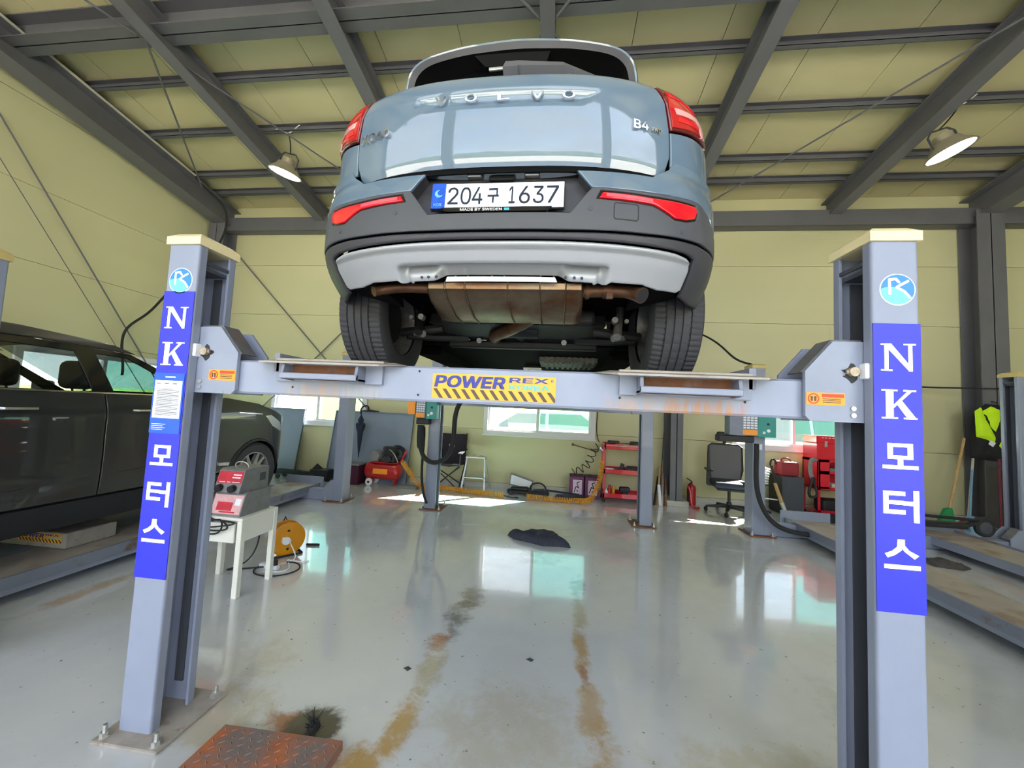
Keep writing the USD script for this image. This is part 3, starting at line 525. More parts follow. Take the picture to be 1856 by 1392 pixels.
def beam_material():
    """Lift paint with rust runs under the two ledges."""
    nodes = {'g': ('geometry', {}), 'p': ('principled_bsdf', {'roughness': 0.38, 'coat_weight': 0.15}), 'map': ('mapping', {'mapping_type': 'point', 'scale': (1, 1, 0.10)}), 'n': ('noise_texture', {'scale': 42.0, 'detail': 4, 'roughness': 0.6}),
             'n2': ('noise_texture', {'scale': 3.0, 'detail': 4}), 'xyz': ('separate_xyz', {}), 'c': ('rgb_ramp', {'ramp': [(0.3, srgb(140, 148, 170)), (0.7, srgb(156, 163, 184))]})}
    L = [('g.position', 'map.vector'), ('map.vector', 'n.vector'), ('g.position', 'n2.vector'), ('n2.fac', 'c.fac'), ('g.position', 'xyz.vector')]
    last = 'c.color'
    for i, (a, b, st, col) in enumerate(((0.42, 0.70, 0.95, srgb(178, 112, 52)), (-1.10, -0.95, 0.75, srgb(176, 124, 76)), (0.20, 0.66, 0.6, srgb(190, 150, 110)), (-1.2, -0.75, 0.5, srgb(186, 170, 150)))):
        q = f'q{i}'
        nodes[q+'a'] = ('map_range', {'range_type': 'smoothstep', 'from_min': a-0.05, 'from_max': a+0.03, 'to_min': 0.0, 'to_max': 1.0, 'clamp': True}); nodes[q+'b'] = ('map_range', {'range_type': 'smoothstep', 'from_min': b+0.05, 'from_max': b-0.03, 'to_min': 0.0, 'to_max': 1.0, 'clamp': True})
        nodes[q+'z'] = ('map_range', {'range_type': 'smoothstep', 'from_min': 1.525, 'from_max': 1.445, 'to_min': 0.0, 'to_max': 1.0, 'clamp': True}); nodes[q+'m'] = ('math', {'math_type': 'multiply'}); nodes[q+'k'] = ('math', {'math_type': 'multiply'})
        nodes[q+'r'] = ('map_range', {'from_min': 0.37, 'from_max': 0.60, 'to_min': 0.0, 'to_max': st, 'clamp': True}); nodes[q+'f'] = ('math', {'math_type': 'multiply'}); nodes[q+'x'] = ('mix_color', {'b': col})
        L += [('xyz.x', q+'a.value'), ('xyz.x', q+'b.value'), ('xyz.z', q+'z.value'), (q+'a.result', q+'m.value1'), (q+'b.result', q+'m.value2'), (q+'m.value', q+'k.value1'), (q+'z.result', q+'k.value2'), ('n.fac', q+'r.value'), (q+'r.result', q+'f.value1'), (q+'k.value', q+'f.value2'), (last, q+'x.a'), (q+'f.value', q+'x.fac')]
        last = q+'x.result'
    L.append((last, 'p.base_color'))
    return usdkit.material(stage, '/World/Looks/beam_paint', nodes, L, surface='p.BSDF')
M['pinm'] = mat('greasy_pin', srgb(176, 160, 138), 0.4, metal=0.4, var=0.3, vscale=60)
M['coverg'] = mat('worn_cover', srgb(98, 98, 104), 0.5, var=0.2, vscale=14, dirt=srgb(120, 90, 74), dirt_at=(0.55, 0.7), dscale=12)
M['beam'] = beam_material()
M['dusty'] = mat('dusty_base_plate', srgb(160, 153, 146), 0.75, var=0.15, vscale=12, dirt=srgb(128, 96, 74), dirt_at=(0.58, 0.72), dscale=10)

lift, posts, beam, zb = make_lift('four_post_lift', 0.0, 1.587, 'grey-blue four post lift with blue signs on its posts, carrying the raised car', True, True)
YS = 0.0
def sign(p, x0, ztop, zbot, xl, zs):
    part(p, 'sign_panel', bx(x0+0.001, x0+PW-0.001, YS-0.0015, YS+0.001, zbot, ztop), 'blue', 'long blue sign panel')
    for g, (z1, z0) in zip((letter_N(), letter_K(), hangul_mo(), hangul_teo(), hangul_seu()), zs):
        part(p, 'sign_letter', prism(glyph(g, xl, xl+0.112, z0, z1), 0.0015, 'xz', YS-0.0015), 'white')
pR, pL = posts['fr'], posts['fl']
sign(pR, 1.106, 1.790, 0.797, 1.130, [(1.718, 1.620), (1.555, 1.452), (1.368, 1.279), (1.208, 1.100), (1.042, 0.942)])
sign(pL, -1.766, 1.877, 0.635, -1.746, [(1.807, 1.709), (1.648, 1.545), (1.197, 1.109), (1.041, 0.934), (0.882, 0.784)])
wavy_emblem(pR, 1.188, 1.913, 0.058, YS); wavy_emblem(pL, -1.689, 1.926, 0.058, YS)
po = part(pL, 'notice_sheet', bx(-1.766, -1.618, YS-0.004, YS-0.0015, 1.247, 1.511), 'posterblue', 'blue bordered notice sheet taped over the sign')
part(po, 'paper', bx(-1.758, -1.624, YS-0.005, YS-0.004, 1.313, 1.478), 'paper', 'white printed paper')
part(po, 'print', cat(*[bx(-1.744, -1.636-0.03*((i*7) % 3 == 0), YS-0.0055, YS-0.005, 1.326+i*0.0062, 1.3285+i*0.0062) for i in range(19)], *[bx(-1.75+0.04*i, -1.73+0.04*i, YS-0.0055, YS-0.005, 1.462, 1.466) for i in range(3)]), 'ink', 'rows of small grey print')
part(po, 'print', cat(*[bx(-1.755, -1.70+0.012*(i % 2), YS-0.0055, YS-0.004, 1.262+i*0.008, 1.2645+i*0.008) for i in range(4)], bx(-1.71, -1.66, YS-0.0055, YS-0.004, 1.490, 1.496)), 'paper')
power_decal(beam, -0.525, -0.009, 1.455, 1.560, 0.0695)
for x, z in ((-0.585, 1.565), (-0.585, 1.465), (0.245, 1.562), (0.245, 1.488), (0.712, 1.566), (0.712, 1.492), (-1.16, 1.475)):
    part(beam, 'bolt_hole', cyl((x, 0.0690, z), (x, 0.0702, z), 0.005, 12), 'black', smooth=False)
def rear_end(r, x0, x1, lx0, lx1, inner):
    """The end of a runway at the beam: an overhanging bent plate and a ledge bar on two brackets."""
    zt = 1.600
    pl = tri([(x0-0.10, 0.03, zt-0.016), (x1+0.10, 0.03, zt-0.016), (x1+0.02, -0.015, zt-0.006), (x0-0.02, -0.015, zt-0.006), (x0-0.10, 0.10, zt-0.012), (x1+0.10, 0.10, zt-0.012)], [(3, 2, 1, 0), (0, 1, 5, 4)])
    ext = pl.copy(); ext.apply_translation((0, 0, -0.006))
    part(r, 'bent_end_plate', hull([(x0-0.02, -0.03, zt-0.030), (x1+0.02, -0.03, zt-0.030), (x0-0.02, -0.03, zt-0.022), (x1+0.02, -0.03, zt-0.022), (x0-0.03, 0.10, zt), (x1+0.03, 0.10, zt), (x0-0.10, 0.075, zt-0.013), (x1+0.10, 0.075, zt-0.013), (x1+0.10, 0.10, zt-0.013), (x0-0.10, 0.10, zt-0.013), (x1+0.03, 0.075, zt-0.004), (x0-0.03, 0.075, zt-0.004)]), 'tray', 'bent end plate, brown and scuffed')
    part(r, 'ledge_bar', bx(lx0, lx1, -0.028, -0.010, zt-0.092, zt-0.068, 0.003), 'liftp')
    part(r, 'ledge_shelf', bx(lx0, lx1, -0.01, 0.07, zt-0.092, zt-0.084), 'rust')
    part(r, 'rusty_backing', bx(lx0+0.012, lx1-0.012, 0.044, 0.049, zt-0.084, zt-0.028), 'rust', 'rusty back of the ledge')
    for x in (lx0, lx1-0.012): part(r, 'ledge_bracket', prism([(-0.028, zt-0.092), (0.07, zt-0.10), (0.07, zt-0.03), (-0.012, zt-0.03), (-0.02, zt-0.068)], 0.012, 'yz', x), 'liftd')
    part(r, 'side_plate', bx((lx1 if inner > 0 else lx0-0.05), (lx1+0.05 if inner > 0 else lx0), 0.058, 0.0685, zt-0.10, zt-0.025), 'liftd')
for x0, x1, l0, l1, inn, lb in ((-1.23, -0.74, -1.155, -0.815, 1, 'left runway'), (0.24, 0.73, 0.305, 0.665, -1, 'right runway')):
    r = runway(lift, x0, x1, 0.05, 4.0, 1.600, lb, inn); rear_end(r, x0, x1, l0, l1, inn)
def control_unit(p, xl, xm, xr, y, zb, pump):
    """The electric control boxes on a rear post: grey box with labels from xl to xm, teal switch panel from xm to xr."""
    zt = zb+0.24; w = xm-xl; lw = min(w-0.02, 0.17)
    part(p, 'control_box', bx(xl, xm-0.002, y-0.16, y-0.01, zb, zt, 0.006), 'liftd', 'grey control box')
    for i in range(4):
        for j in range(5): part(p, 'instruction_label', bx(xm-0.012-lw*(i+0.85)/4, xm-0.012-lw*(i+0.08)/4, y-0.1615, y-0.16, zb+0.085+0.031*j, zb+0.106+0.031*j), 'paper')
    part(p, 'caution_label', bx(xm-0.012-lw, xm-0.012, y-0.1615, y-0.16, zb+0.012, zb+0.072), 'orange', 'orange caution label')
    tp = part(p, 'switch_panel', bx(xm, xr, y-0.15, y-0.03, zb-0.01, zt+0.02, 0.004), M['tealpanel'], 'teal switch panel'); cx_ = xm+(xr-xm)*0.55
    part(tp, 'switch', cyl((cx_, y-0.165, zb+0.07), (cx_, y-0.15, zb+0.07), 0.02, 16), 'white', 'white round switch')
    part(tp, 'button', cyl((cx_, y-0.16, zb+0.15), (cx_, y-0.15, zb+0.15), 0.014, 16), 'black'); part(tp, 'label', bx(cx_-0.06, cx_-0.03, y-0.1515, y-0.15, zb+0.03, zb+0.06), 'paper')
    part(p, 'pump_block', bx(pump[0], pump[1], y-0.14, y-0.02, zb-0.085, zb-0.005, 0.01), 'black', 'black pump block')
M['tealpanel'] = mat('teal_panel', srgb(46, 146, 140), 0.4)
control_unit(posts['rl'], -1.905, -1.765, -1.615, 3.70, 1.245, (-1.90, -1.72))
part(posts['rl'], 'terminal_box', bx(-2.02, -1.915, 3.55, 3.66, 1.29, 1.47, 0.004), M['rustorange'] if 'rustorange' in M else 'orange', 'orange terminal box')
part(posts['rl'], 'pump_hose', tube(smooth_path([(-1.83, 3.58, 1.15), (-1.82, 3.56, 0.95), (-1.74, 3.50, 0.74), (-1.58, 3.42, 0.68), (-1.40, 3.36, 0.76), (-1.30, 3.32, 1.0), (-1.29, 3.32, 1.3), (-1.24, 3.35, 1.48)], 40), [0.05]*8+[0.030]*32, 10), 'rubber', 'thick black hose looping in front of the post')
part(posts['rl'], 'cable', tube(smooth_path([(-1.80, 3.62, 1.12), (-1.79, 3.60, 0.6), (-1.75, 3.60, 0.25), (-1.70, 3.62, 0.1)], 20), 0.018, 6), 'rubber')

for nm, dx, lb in (('four_post_lift', -4.225, 'lowered grey-blue four post lift under the dark parked car'), ('four_post_lift', 4.225, 'empty lowered grey-blue four post lift on the right')):
    zl = 0.165
    L2, P2, b, zb2 = make_lift(nm, dx, zl-0.012, lb, False, dx > 0)
    for x0, x1, inn, q in ((-1.23, -0.74, 1, 'left runway'), (0.24, 0.73, -1, 'right runway')):
        r = runway(L2, x0+dx, x1+dx, -0.4, 4.0, zl, q, inn)
        part(r, 'drive_on_ramp', hull([(x0+dx, -0.4, zl), (x1+dx, -0.4, zl), (x0+dx, -0.4, zl-0.05), (x1+dx, -0.4, zl-0.05), (x0+dx, -1.35, 0.0), (x1+dx, -1.35, 0.0), (x0+dx, -1.35, 0.012), (x1+dx, -1.35, 0.012)]), 'tray', 'sloping drive-on ramp')
        part(r, 'wheel_stop', bx(x0+dx-0.05, x1+dx+0.05, 3.98, 4.0, zl-0.08, zl+0.11), 'liftp')
    if dx < 0:
        j_ = part(L2, 'jack_beam', cat(bx(-5.10, -3.76, 1.15, 1.50, zl+0.005, zl+0.125, 0.006), bx(-4.95, -4.3, 1.20, 1.45, zl+0.125, zl+0.17, 0.01)), M['dusty'], 'low jack beam lying across the runways')
        power_decal(j_, -4.20, -3.80, zl+0.045, zl+0.115, 1.149)
    if dx > 0:
        control_unit(P2['rl'], 2.12, 2.455, 2.66, 3.70, 1.235, (2.00, 2.42))
        part(P2['rl'], 'pump_hose', tube(smooth_path([(2.46, 3.60, 1.14), (2.45, 3.58, 0.7), (2.50, 3.57, 0.42), (2.66, 3.55, 0.19), (2.95, 3.50, 0.12), (3.2, 3.45, 0.12)], 40), 0.028, 10), 'rubber', 'thick black hose curving down to the floor')
        part(P2['rl'], 'label', bx(2.53, 2.575, 3.6985, 3.7005, 1.06, 1.13), 'paper')

# ------------------------------------------------------------------ the raised blue-grey car, seen from behind
CX = -0.253; TYZ = 1.600                               # its middle line and the height of the runway it stands on
def _plan():
    n, m = 2.7, 2.2
    x = np.concatenate([np.linspace(0, .9, 400), 1-np.geomspace(.1, 1e-6, 600), [1]]); y = 1-(1-x**n)**(1/m)
    s = np.concatenate([[0], np.cumsum(np.hypot(np.diff(x*0.9), np.diff(y*0.52)))]); return x, y*0.52, s
PX, PY, PS = _plan(); UM = PS[-1]
yr = PchipInterpolator([1.86, 1.93, 1.98, 2.03, 2.08, 2.14, 2.2, 2.30, 2.34, 2.368, 2.372, 2.42, 2.46, 2.5, 2.56, 2.62, 2.66, 2.70, 2.735, 2.76, 2.775, 2.82, 2.9, 3.0, 3.1, 3.17, 3.2, 3.23],
    [.10, .035, -.015, -.065, -.10, -.118, -.118, -.112, -.105, -.09, -.036, -.0535, -.064, -.0727, -.0827, -.0895, -.092, -.085, -.068, -.04, 0, .06, .13, .2, .27, .32, .5, 1.0])
wz = PchipInterpolator([1.80, 1.86, 1.95, 2.05, 2.15, 2.3, 2.45, 2.55, 2.65, 2.72, 2.775, 2.9, 3.1, 3.17, 3.23], [.80, .85, .90, .925, .93, .93, .918, .905, .89, .872, .845, .765, .66, .625, .55])
def S(u, z):
    a = np.abs(u); xn = np.interp(a, PS, PX); yn = np.interp(a, PS, PY)+np.maximum(a-UM, 0)
    zc = np.clip(z, 1.80, 3.23)
    return np.stack([CX+np.sign(u)*xn*wz(zc), yr(np.clip(z, 1.86, 3.23))+yn, z+0*u], -1)
def Sn(u, z):
    e = 1e-3; du = S(u+e, z)-S(u-e, z); dz = S(u, z+e)-S(u, z-e); n = np.cross(du, dz); return n/(np.linalg.norm(n, axis=1, keepdims=True)+1e-12)
def mirror(p): return [(-a, b) for a, b in p][::-1]
def grid_mesh(regions, res):
    """Triangulates polygons on one regular grid, so that neighbouring regions and cells share their corners."""
    V, F, idx = [], [], {}
    def vid(p):
        k = (round(p[0], 6), round(p[1], 6))
        if k not in idx: idx[k] = len(V); V.append(k)
        return idx[k]
    for g in regions:
        if g.is_empty: continue
        x0, z0, x1, z1 = g.bounds
        i0, i1, j0, j1 = math.floor(x0/res), math.ceil(x1/res), math.floor(z0/res), math.ceil(z1/res)
        I, J = np.meshgrid(np.arange(i0, i1), np.arange(j0, j1)); I, J = I.ravel(), J.ravel()
        cells = shapely.box(I*res, J*res, (I+1)*res, (J+1)*res); shapely.prepare(g)
        full = shapely.contains_properly(g, cells); part_ = shapely.intersects(g, cells) & ~full
        for i, j in zip(I[full], J[full]):
            q = [vid((i*res, j*res)), vid(((i+1)*res, j*res)), vid(((i+1)*res, (j+1)*res)), vid((i*res, (j+1)*res))]
            F.append((q[0], q[1], q[2])); F.append((q[0], q[2], q[3]))
        for p in shapely.intersection(g, cells[part_]):
            for h in getattr(p, 'geoms', [p]):
                if h.geom_type != 'Polygon' or h.area < 1e-10: continue
                h = shapely.geometry.polygon.orient(h); c = np.array(h.exterior.coords)[:-1]
                if not h.interiors and len(c) == 3: F.append(tuple(vid(q) for q in c)); continue
                v, f = trimesh.creation.triangulate_polygon(h, engine='earcut')
                for t in f:
                    t = [vid(v[k]) for k in t]; A = np.array([V[k] for k in t])
                    ar = (A[1, 0]-A[0, 0])*(A[2, 1]-A[0, 1])-(A[2, 0]-A[0, 0])*(A[1, 1]-A[0, 1])
                    if len(set(t)) == 3 and abs(ar) > 1e-12: F.append(tuple(t) if ar > 0 else (t[0], t[2], t[1]))
    return np.array(V), np.array(F)
def shell(poly, t=0.006, off=0.0, res=0.03, bevel=0.004, fn=S, nf=Sn, shape=None):
    """A panel of the body: a polygon in (u, z) laid on the body surface, t thick, its outer edges rounded off."""
    poly = poly if hasattr(poly, 'exterior') or hasattr(poly, 'geoms') else Polygon(poly).buffer(0)
    out = []
    for g in getattr(poly, 'geoms', [poly]):
        g = g.simplify(0.0004)
        if g.is_empty or g.area < 1e-7: continue
        regs = [g]
        if bevel:
            i1, i2 = g.buffer(-bevel, join_style=2), g.buffer(-bevel*0.35, join_style=2)
            if not i1.is_empty: regs = [i1, i2.difference(i1), g.difference(i2)]
        P2, F = grid_mesh(regs, res)
        d = shapely.distance(shapely.points(P2), g.boundary) if bevel else None
        drop = bevel*(1-np.sqrt(np.clip(1-(1-np.clip(d/bevel, 0, 1))**2, 0, 1)))*0.85 if bevel else 0
        extra = shape(P2[:, 0], P2[:, 1]) if shape is not None else 0
        n = nf(P2[:, 0], P2[:, 1]); w = fn(P2[:, 0], P2[:, 1]); top = w+n*(off+t-drop+extra+np.zeros(len(P2)))[:, None]; bot = w+n*(off-0.004+extra+np.zeros(len(P2)))[:, None]
        e = np.sort(np.concatenate([F[:, [0, 1]], F[:, [1, 2]], F[:, [2, 0]]]), 1); eo = np.concatenate([F[:, [0, 1]], F[:, [1, 2]], F[:, [2, 0]]])
        _, inv, cnt = np.unique(e, axis=0, return_inverse=True, return_counts=True); be = eo[cnt[inv.ravel()] == 1]; k = len(P2)
        side_f = np.concatenate([np.stack([be[:, 1], be[:, 0], be[:, 0]+k], 1), np.stack([be[:, 1], be[:, 0]+k, be[:, 1]+k], 1)])
        out.append(trimesh.Trimesh(np.concatenate([top, bot]), np.concatenate([F, side_f]), process=False))
    return cat(out)
def on(u, z, d=0.0):
    u, z = np.array([u], float), np.array([z], float); return (S(u, z)+Sn(u, z)*d)[0]

M['paint'] = mat('car_paint_bluegrey', srgb(88, 109, 127), 0.42, spec=0.5, coat=1.0, ccoat=0.012, coat_ior=1.8)
M['clad'] = mat('bumper_plastic', srgb(74, 75, 80), 0.48, bump=0.10, bscale=900)
M['clad2'] = mat('bumper_lower_plastic', srgb(58, 57, 62), 0.42)
M['silver'] = mat('skid_silver', srgb(176, 178, 182), 0.34, metal=0.3)
M['lampred'] = mat('tail_lamp_red', srgb(176, 14, 22), 0.08, coat=1.0)
M['lampdark'] = mat('tail_lamp_dark_red', srgb(92, 10, 14), 0.08, coat=1.0)
M['lampbright'] = mat('tail_lamp_bright', srgb(226, 24, 34), 0.10, coat=1.0)
M['lamppink'] = mat('tail_lamp_light_bar', srgb(232, 168, 166), 0.12, coat=1.0)
M['reflex'] = mat('reflector_red', srgb(240, 14, 34), 0.12, coat=1.0)
M['deep'] = mat('deep_black', srgb(10, 10, 11), 0.7, spec=0.15)
M['wiper'] = mat('wiper_grey', srgb(92, 92, 96), 0.5)
M['glassdark'] = mat('dark_rear_glass', srgb(6, 6, 7), 0.2, spec=0.12)
M['chrome'] = mat('chrome', srgb(226, 228, 232), 0.12, metal=1.0)
M['platewhite'] = mat('plate_white', srgb(222, 232, 246), 0.35)
M['plateblue'] = mat('plate_blue', srgb(34, 84, 196), 0.3, var=0.3, vscale=30)
M['plateink'] = mat('plate_digits', srgb(20, 28, 44), 0.4)
M['tyre'] = mat('tyre_rubber', srgb(58, 58, 62), 0.72)
M['under'] = mat('underbody_black', srgb(9, 9, 10), 0.8, spec=0.1, var=0.2, vscale=20)
M['under2'] = mat('subframe_black', srgb(26, 26, 29), 0.5, spec=0.35, var=0.25, vscale=12)
M['shield'] = mat('dirty_shield', srgb(84, 84, 80), 0.5, metal=0.5, var=0.3, vscale=30)
M['muffler'] = mat('muffler_steel', srgb(132, 114, 94), 0.30, metal=0.9, var=0.22, vscale=9, dirt=srgb(120, 76, 48), dirt_at=(0.46, 0.66), dscale=5)
M['pipe'] = mat('tail_pipe_steel', srgb(92, 64, 46), 0.45, metal=0.6, var=0.3, vscale=20)
M['alloy'] = mat('raw_alloy', srgb(150, 150, 148), 0.4, metal=0.6, var=0.2, vscale=30)

car = thing('compact_suv', 'raised blue-grey compact car seen from behind, on the lift beam', 'car', (CX, 2.1, TYZ))
# inner shell: dark body under all panels
core = [(-UM-3.3, 2.09), (-UM-3.3, 2.80), (-0.7, 2.80), (-0.62, 3.1), (0.62, 3.1), (0.7, 2.80), (UM+3.3, 2.80), (UM+3.3, 2.09)]
arch = lambda u0, r: Point(u0, TYZ+0.352).buffer(r, 24)
M['reflexp'] = mat('reflector_pale', srgb(246, 92, 110), 0.12, coat=1.0)
AU = UM+0.22; AF = AU+2.70                             # wheel arch centres along the side
arches = unary_union([arch(s*a, 0.405) for s in (-1, 1) for a in (AU, AF)])
part(car, 'body_shell', shell(Polygon(core).difference(arches).difference(Polygon([(-0.31, 2.34), (0.31, 2.34), (0.35, 2.256), (0.275, 2.14), (-0.275, 2.14), (-0.35, 2.256)])), 0.002, -0.022, 0.06, 0), 'under')
# tailgate with its letter recess
tg = Polygon([(-0.565, 2.337), (-0.640, 2.40), (-0.662, 2.46), (-0.662, 2.555), (-0.650, 2.66), (-0.628, 2.72), (-0.60, 2.775), (0.60, 2.775), (0.628, 2.72), (0.650, 2.66), (0.662, 2.555), (0.662, 2.46), (0.640, 2.40), (0.565, 2.337), (0.28, 2.331), (0, 2.344), (-0.28, 2.331)])
def letter_dent(u, z):
    a = np.abs(u); top = 2.668-0.02*a; bot = 2.606+0.0*a; e = np.clip((0.40-a)/0.10, 0, 1); c = np.clip((z-(bot+0.045*(1-e)))/0.010, 0, 1)*np.clip((top-z)/0.022, 0, 1)
    e2 = np.clip(e*3, 0, 1); return -0.013*c*c*(3-2*c)*e2
def S_tg(u, z):                                        # the tailgate's own surface: it reaches over the bumper's upper edge
    p = S(u, np.maximum(z, 2.38)); p[:, 2] = z; p[:, 1] += np.clip((2.38-z)*0.75, 0, 1); return p
def Sn_tg(u, z):
    e = 1e-3; n = np.cross(S_tg(u+e, z)-S_tg(u-e, z), S_tg(u, z+e)-S_tg(u, z-e)); return n/np.linalg.norm(n, axis=1, keepdims=True)
tgm = shell(tg, 0.008, 0, 0.012, 0.005, S_tg, Sn_tg, letter_dent)
g_ = part(car, 'tailgate', tgm, 'paint', 'glossy blue-grey tailgate', smooth=45)
def badge(text, u0, u1, z, h, mt, nm, lab):
    m = meshkit.text_mesh(text, h, 0.011, True); v = m.vertices.copy(); v[:, 0] -= v[:, 0].min(); u = u0+v[:, 0]*(u1-u0)/np.ptp(v[:, 0])
    w = S(u, z+v[:, 1])+Sn(u, z+v[:, 1])*(v[:, 2]+0.007+nm)[:, None]; return trimesh.Trimesh(w, m.faces, process=False)
for ch, uc in zip('VOLVO', (-0.254, -0.130, 0.0, 0.132, 0.252)):
    part(g_, 'chrome_letter', badge(ch, uc-0.024, uc+0.024, 2.618, 0.026, 'chrome', -0.002, ''), 'chrome', 'chrome letter '+ch)
part(g_, 'chrome_badge', badge('XC40', -0.63, -0.475, 2.530, 0.030, 'chrome', 0.001, ''), 'chrome', 'chrome XC40 badge')
part(g_, 'chrome_badge', badge('B4', 0.500, 0.560, 2.530, 0.030, 'chrome', 0.001, ''), 'chrome', 'chrome B4 badge')
part(g_, 'chrome_badge', badge('AWD', 0.572, 0.615, 2.530, 0.014, 'chrome', 0.001, ''), 'chrome', 'small chrome AWD badge')
# bumper, painted upper part and rear corners
def S_b(u, z):
    p = S(u, np.clip(z, 1.86, 2.368)); p[:, 2] = z; return p
def Sn_b(u, z):
    z = np.clip(z, 1.87, 2.362); return Sn(u, z)
side = UM+0.005
def dens(pts, n=14):
    p = np.array(pts); d = np.concatenate([[0], np.cumsum(np.linalg.norm(np.diff(p, axis=0), axis=1))]); q = np.linspace(0, d[-1], n); f = PchipInterpolator(d, p); return [tuple(x) for x in f(q)]
edge = dens([(0.338, 2.256), (0.497, 2.258), (0.68, 2.268), (0.79, 2.282), (0.88, 2.25), (0.97, 2.20), (side, 2.17)])   # paint above, black plastic below
bump_top = [(side, 2.42), (0.80, 2.42), (0.669, 2.42), (0.645, 2.385), (0.567, 2.328), (0.285, 2.323)]
for s in (1, -1):
    pts = edge+bump_top; pts = pts if s > 0 else mirror(pts)
    part(car, 'bumper_paint', shell(pts, 0.006, 0, 0.02, 0.004, S_b, Sn_b), 'paint', 'painted upper corner of the bumper', smooth=45)
    q = [(0.669, 2.425), (0.80, 2.425), (side, 2.425), (side+0.0, 2.60), (0.935, 2.598), (0.80, 2.580), (0.669, 2.553)]; q = q if s > 0 else mirror(q)
    part(car, 'quarter_panel', shell(q, 0.006, 0, 0.02, 0.004), 'paint', 'painted rear quarter panel', smooth=45)
    sd = Polygon([(side+0.006, 2.17), (side+0.006, 2.66), (side+0.3, 2.70), (side+3.3, 2.62), (side+3.3, 2.05), (side+2.9, 2.05)]+[(side+0.45, 2.02)]).difference(Point(AU, TYZ+0.352).buffer(0.43, 24)).difference(Point(AF, TYZ+0.352).buffer(0.43, 24))
    sd = sd if s > 0 else affinity.scale(sd, -1, 1, origin=(0, 0))
    part(car, 'side_panel', shell(sd, 0.006, 0, 0.05, 0.003), 'paint', 'painted body side', smooth=45)
    gl = [(side-0.02, 2.79), (side+0.2, 2.81), (side+2.2, 2.74), (side+1.75, 3.02), (side+0.25, 3.06), (side-0.06, 3.0)]; gl = gl if s > 0 else mirror(gl)
    part(car, 'side_window', shell(gl, 0.004, -0.006, 0.06, 0), 'glassdark', 'dark side window')
    fl = Polygon([(side+0.0, 2.66), (side+0.3, 2.70), (side+2.6, 2.66), (side+2.6, 2.73), (side+0.2, 2.80), (side-0.09, 2.77), (side-0.12, 2.72)]); fl = fl if s > 0 else affinity.scale(fl, -1, 1, origin=(0, 0))
    part(car, 'shoulder_panel', shell(fl, 0.005, 0, 0.05, 0.003), 'paint', 'painted shoulder below the side windows', smooth=45)
    cl = Polygon([(side+0.01, 2.165), (side+0.01, 1.99), (side+3.2, 1.83), (side+3.2, 2.05), (side+2.9, 2.05), (side+0.45, 2.02)]).union(Point(AU, TYZ+0.352).buffer(0.43, 24)).union(Point(AF, TYZ+0.352).buffer(0.43, 24)).difference(Point(AU, TYZ+0.352).buffer(0.395, 24)).difference(Point(AF, TYZ+0.352).buffer(0.395, 24)).intersection(sbox(side+0.01, 1.84, side+3.3, 2.5))
    cl = cl if s > 0 else affinity.scale(cl, -1, 1, origin=(0, 0))
    part(car, 'arch_cladding', shell(cl, 0.012, 0, 0.05, 0.004), 'clad2', 'black plastic sill and wheel arch cladding')
    # tail lamp
    lp = [(0.668, 2.560), (0.80, 2.590), (0.935, 2.606), (0.968, 2.612), (0.955, 2.66), (0.905, 2.735), (0.86, 2.80), (0.80, 3.04), (0.70, 3.06), (0.685, 2.90), (0.640, 2.775), (0.634, 2.725), (0.654, 2.66)]
    lamp_ = part(car, 'tail_lamp', shell(lp if s > 0 else mirror(lp), 0.012, 0, 0.02, 0.006), 'lampdark', 'dark red tail lamp', smooth=45)
    i1 = [(0.676, 2.572), (0.80, 2.600), (0.92, 2.618), (0.90, 2.68), (0.85, 2.72), (0.665, 2.725), (0.664, 2.66)]
    part(lamp_, 'lamp_lens', shell(i1 if s > 0 else mirror(i1), 0.003, 0.012, 0.02, 0.002), 'lampred', 'red lens')
    i2 = Polygon([(0.69, 2.650), (0.84, 2.672), (0.89, 2.655), (0.90, 2.610), (0.870, 2.606), (0.858, 2.640), (0.82, 2.650), (0.70, 2.628)])
    part(lamp_, 'light_bar', shell(i2 if s > 0 else affinity.scale(i2, -1, 1, origin=(0, 0)), 0.002, 0.0155, 0.02, 0.001), 'lamppink', 'pale light bar')
    i3 = [(0.70, 2.600), (0.80, 2.618), (0.850, 2.628), (0.84, 2.642), (0.71, 2.622)]
    part(lamp_, 'bright_segment', shell(i3 if s > 0 else mirror(i3), 0.002, 0.0155, 0.02, 0.001), 'lampbright', 'bright red segment')
    i4 = [(0.672, 2.69), (0.75, 2.70), (0.84, 2.69), (0.80, 2.712), (0.672, 2.716)]
    part(lamp_, 'bright_segment', shell(i4 if s > 0 else mirror(i4), 0.002, 0.0155, 0.02, 0.001), 'lampbright', 'bright red segment')
    # reflector in the black bumper
    rf = [(0.365, 2.216), (0.378, 2.238), (0.575, 2.238), (0.68, 2.246), (0.770, 2.254), (0.782, 2.235), (0.768, 2.205), (0.72, 2.186), (0.665, 2.180), (0.60, 2.205), (0.57, 2.214)]
    r_ = part(car, 'reflector', shell(rf if s > 0 else mirror(rf), 0.006, 0.004, 0.02, 0.004, S_b, Sn_b), 'reflex', 'long red bumper reflector', smooth=45)
    r2 = [(0.39, 2.222), (0.39, 2.234), (0.565, 2.232), (0.565, 2.220)]
    part(r_, 'pale_facet', shell(r2 if s > 0 else mirror(r2), 0.001, 0.0102, 0.02, 0, S_b, Sn_b), M['reflexp'] if 'reflexp' in M else 'lampbright', 'paler facet')
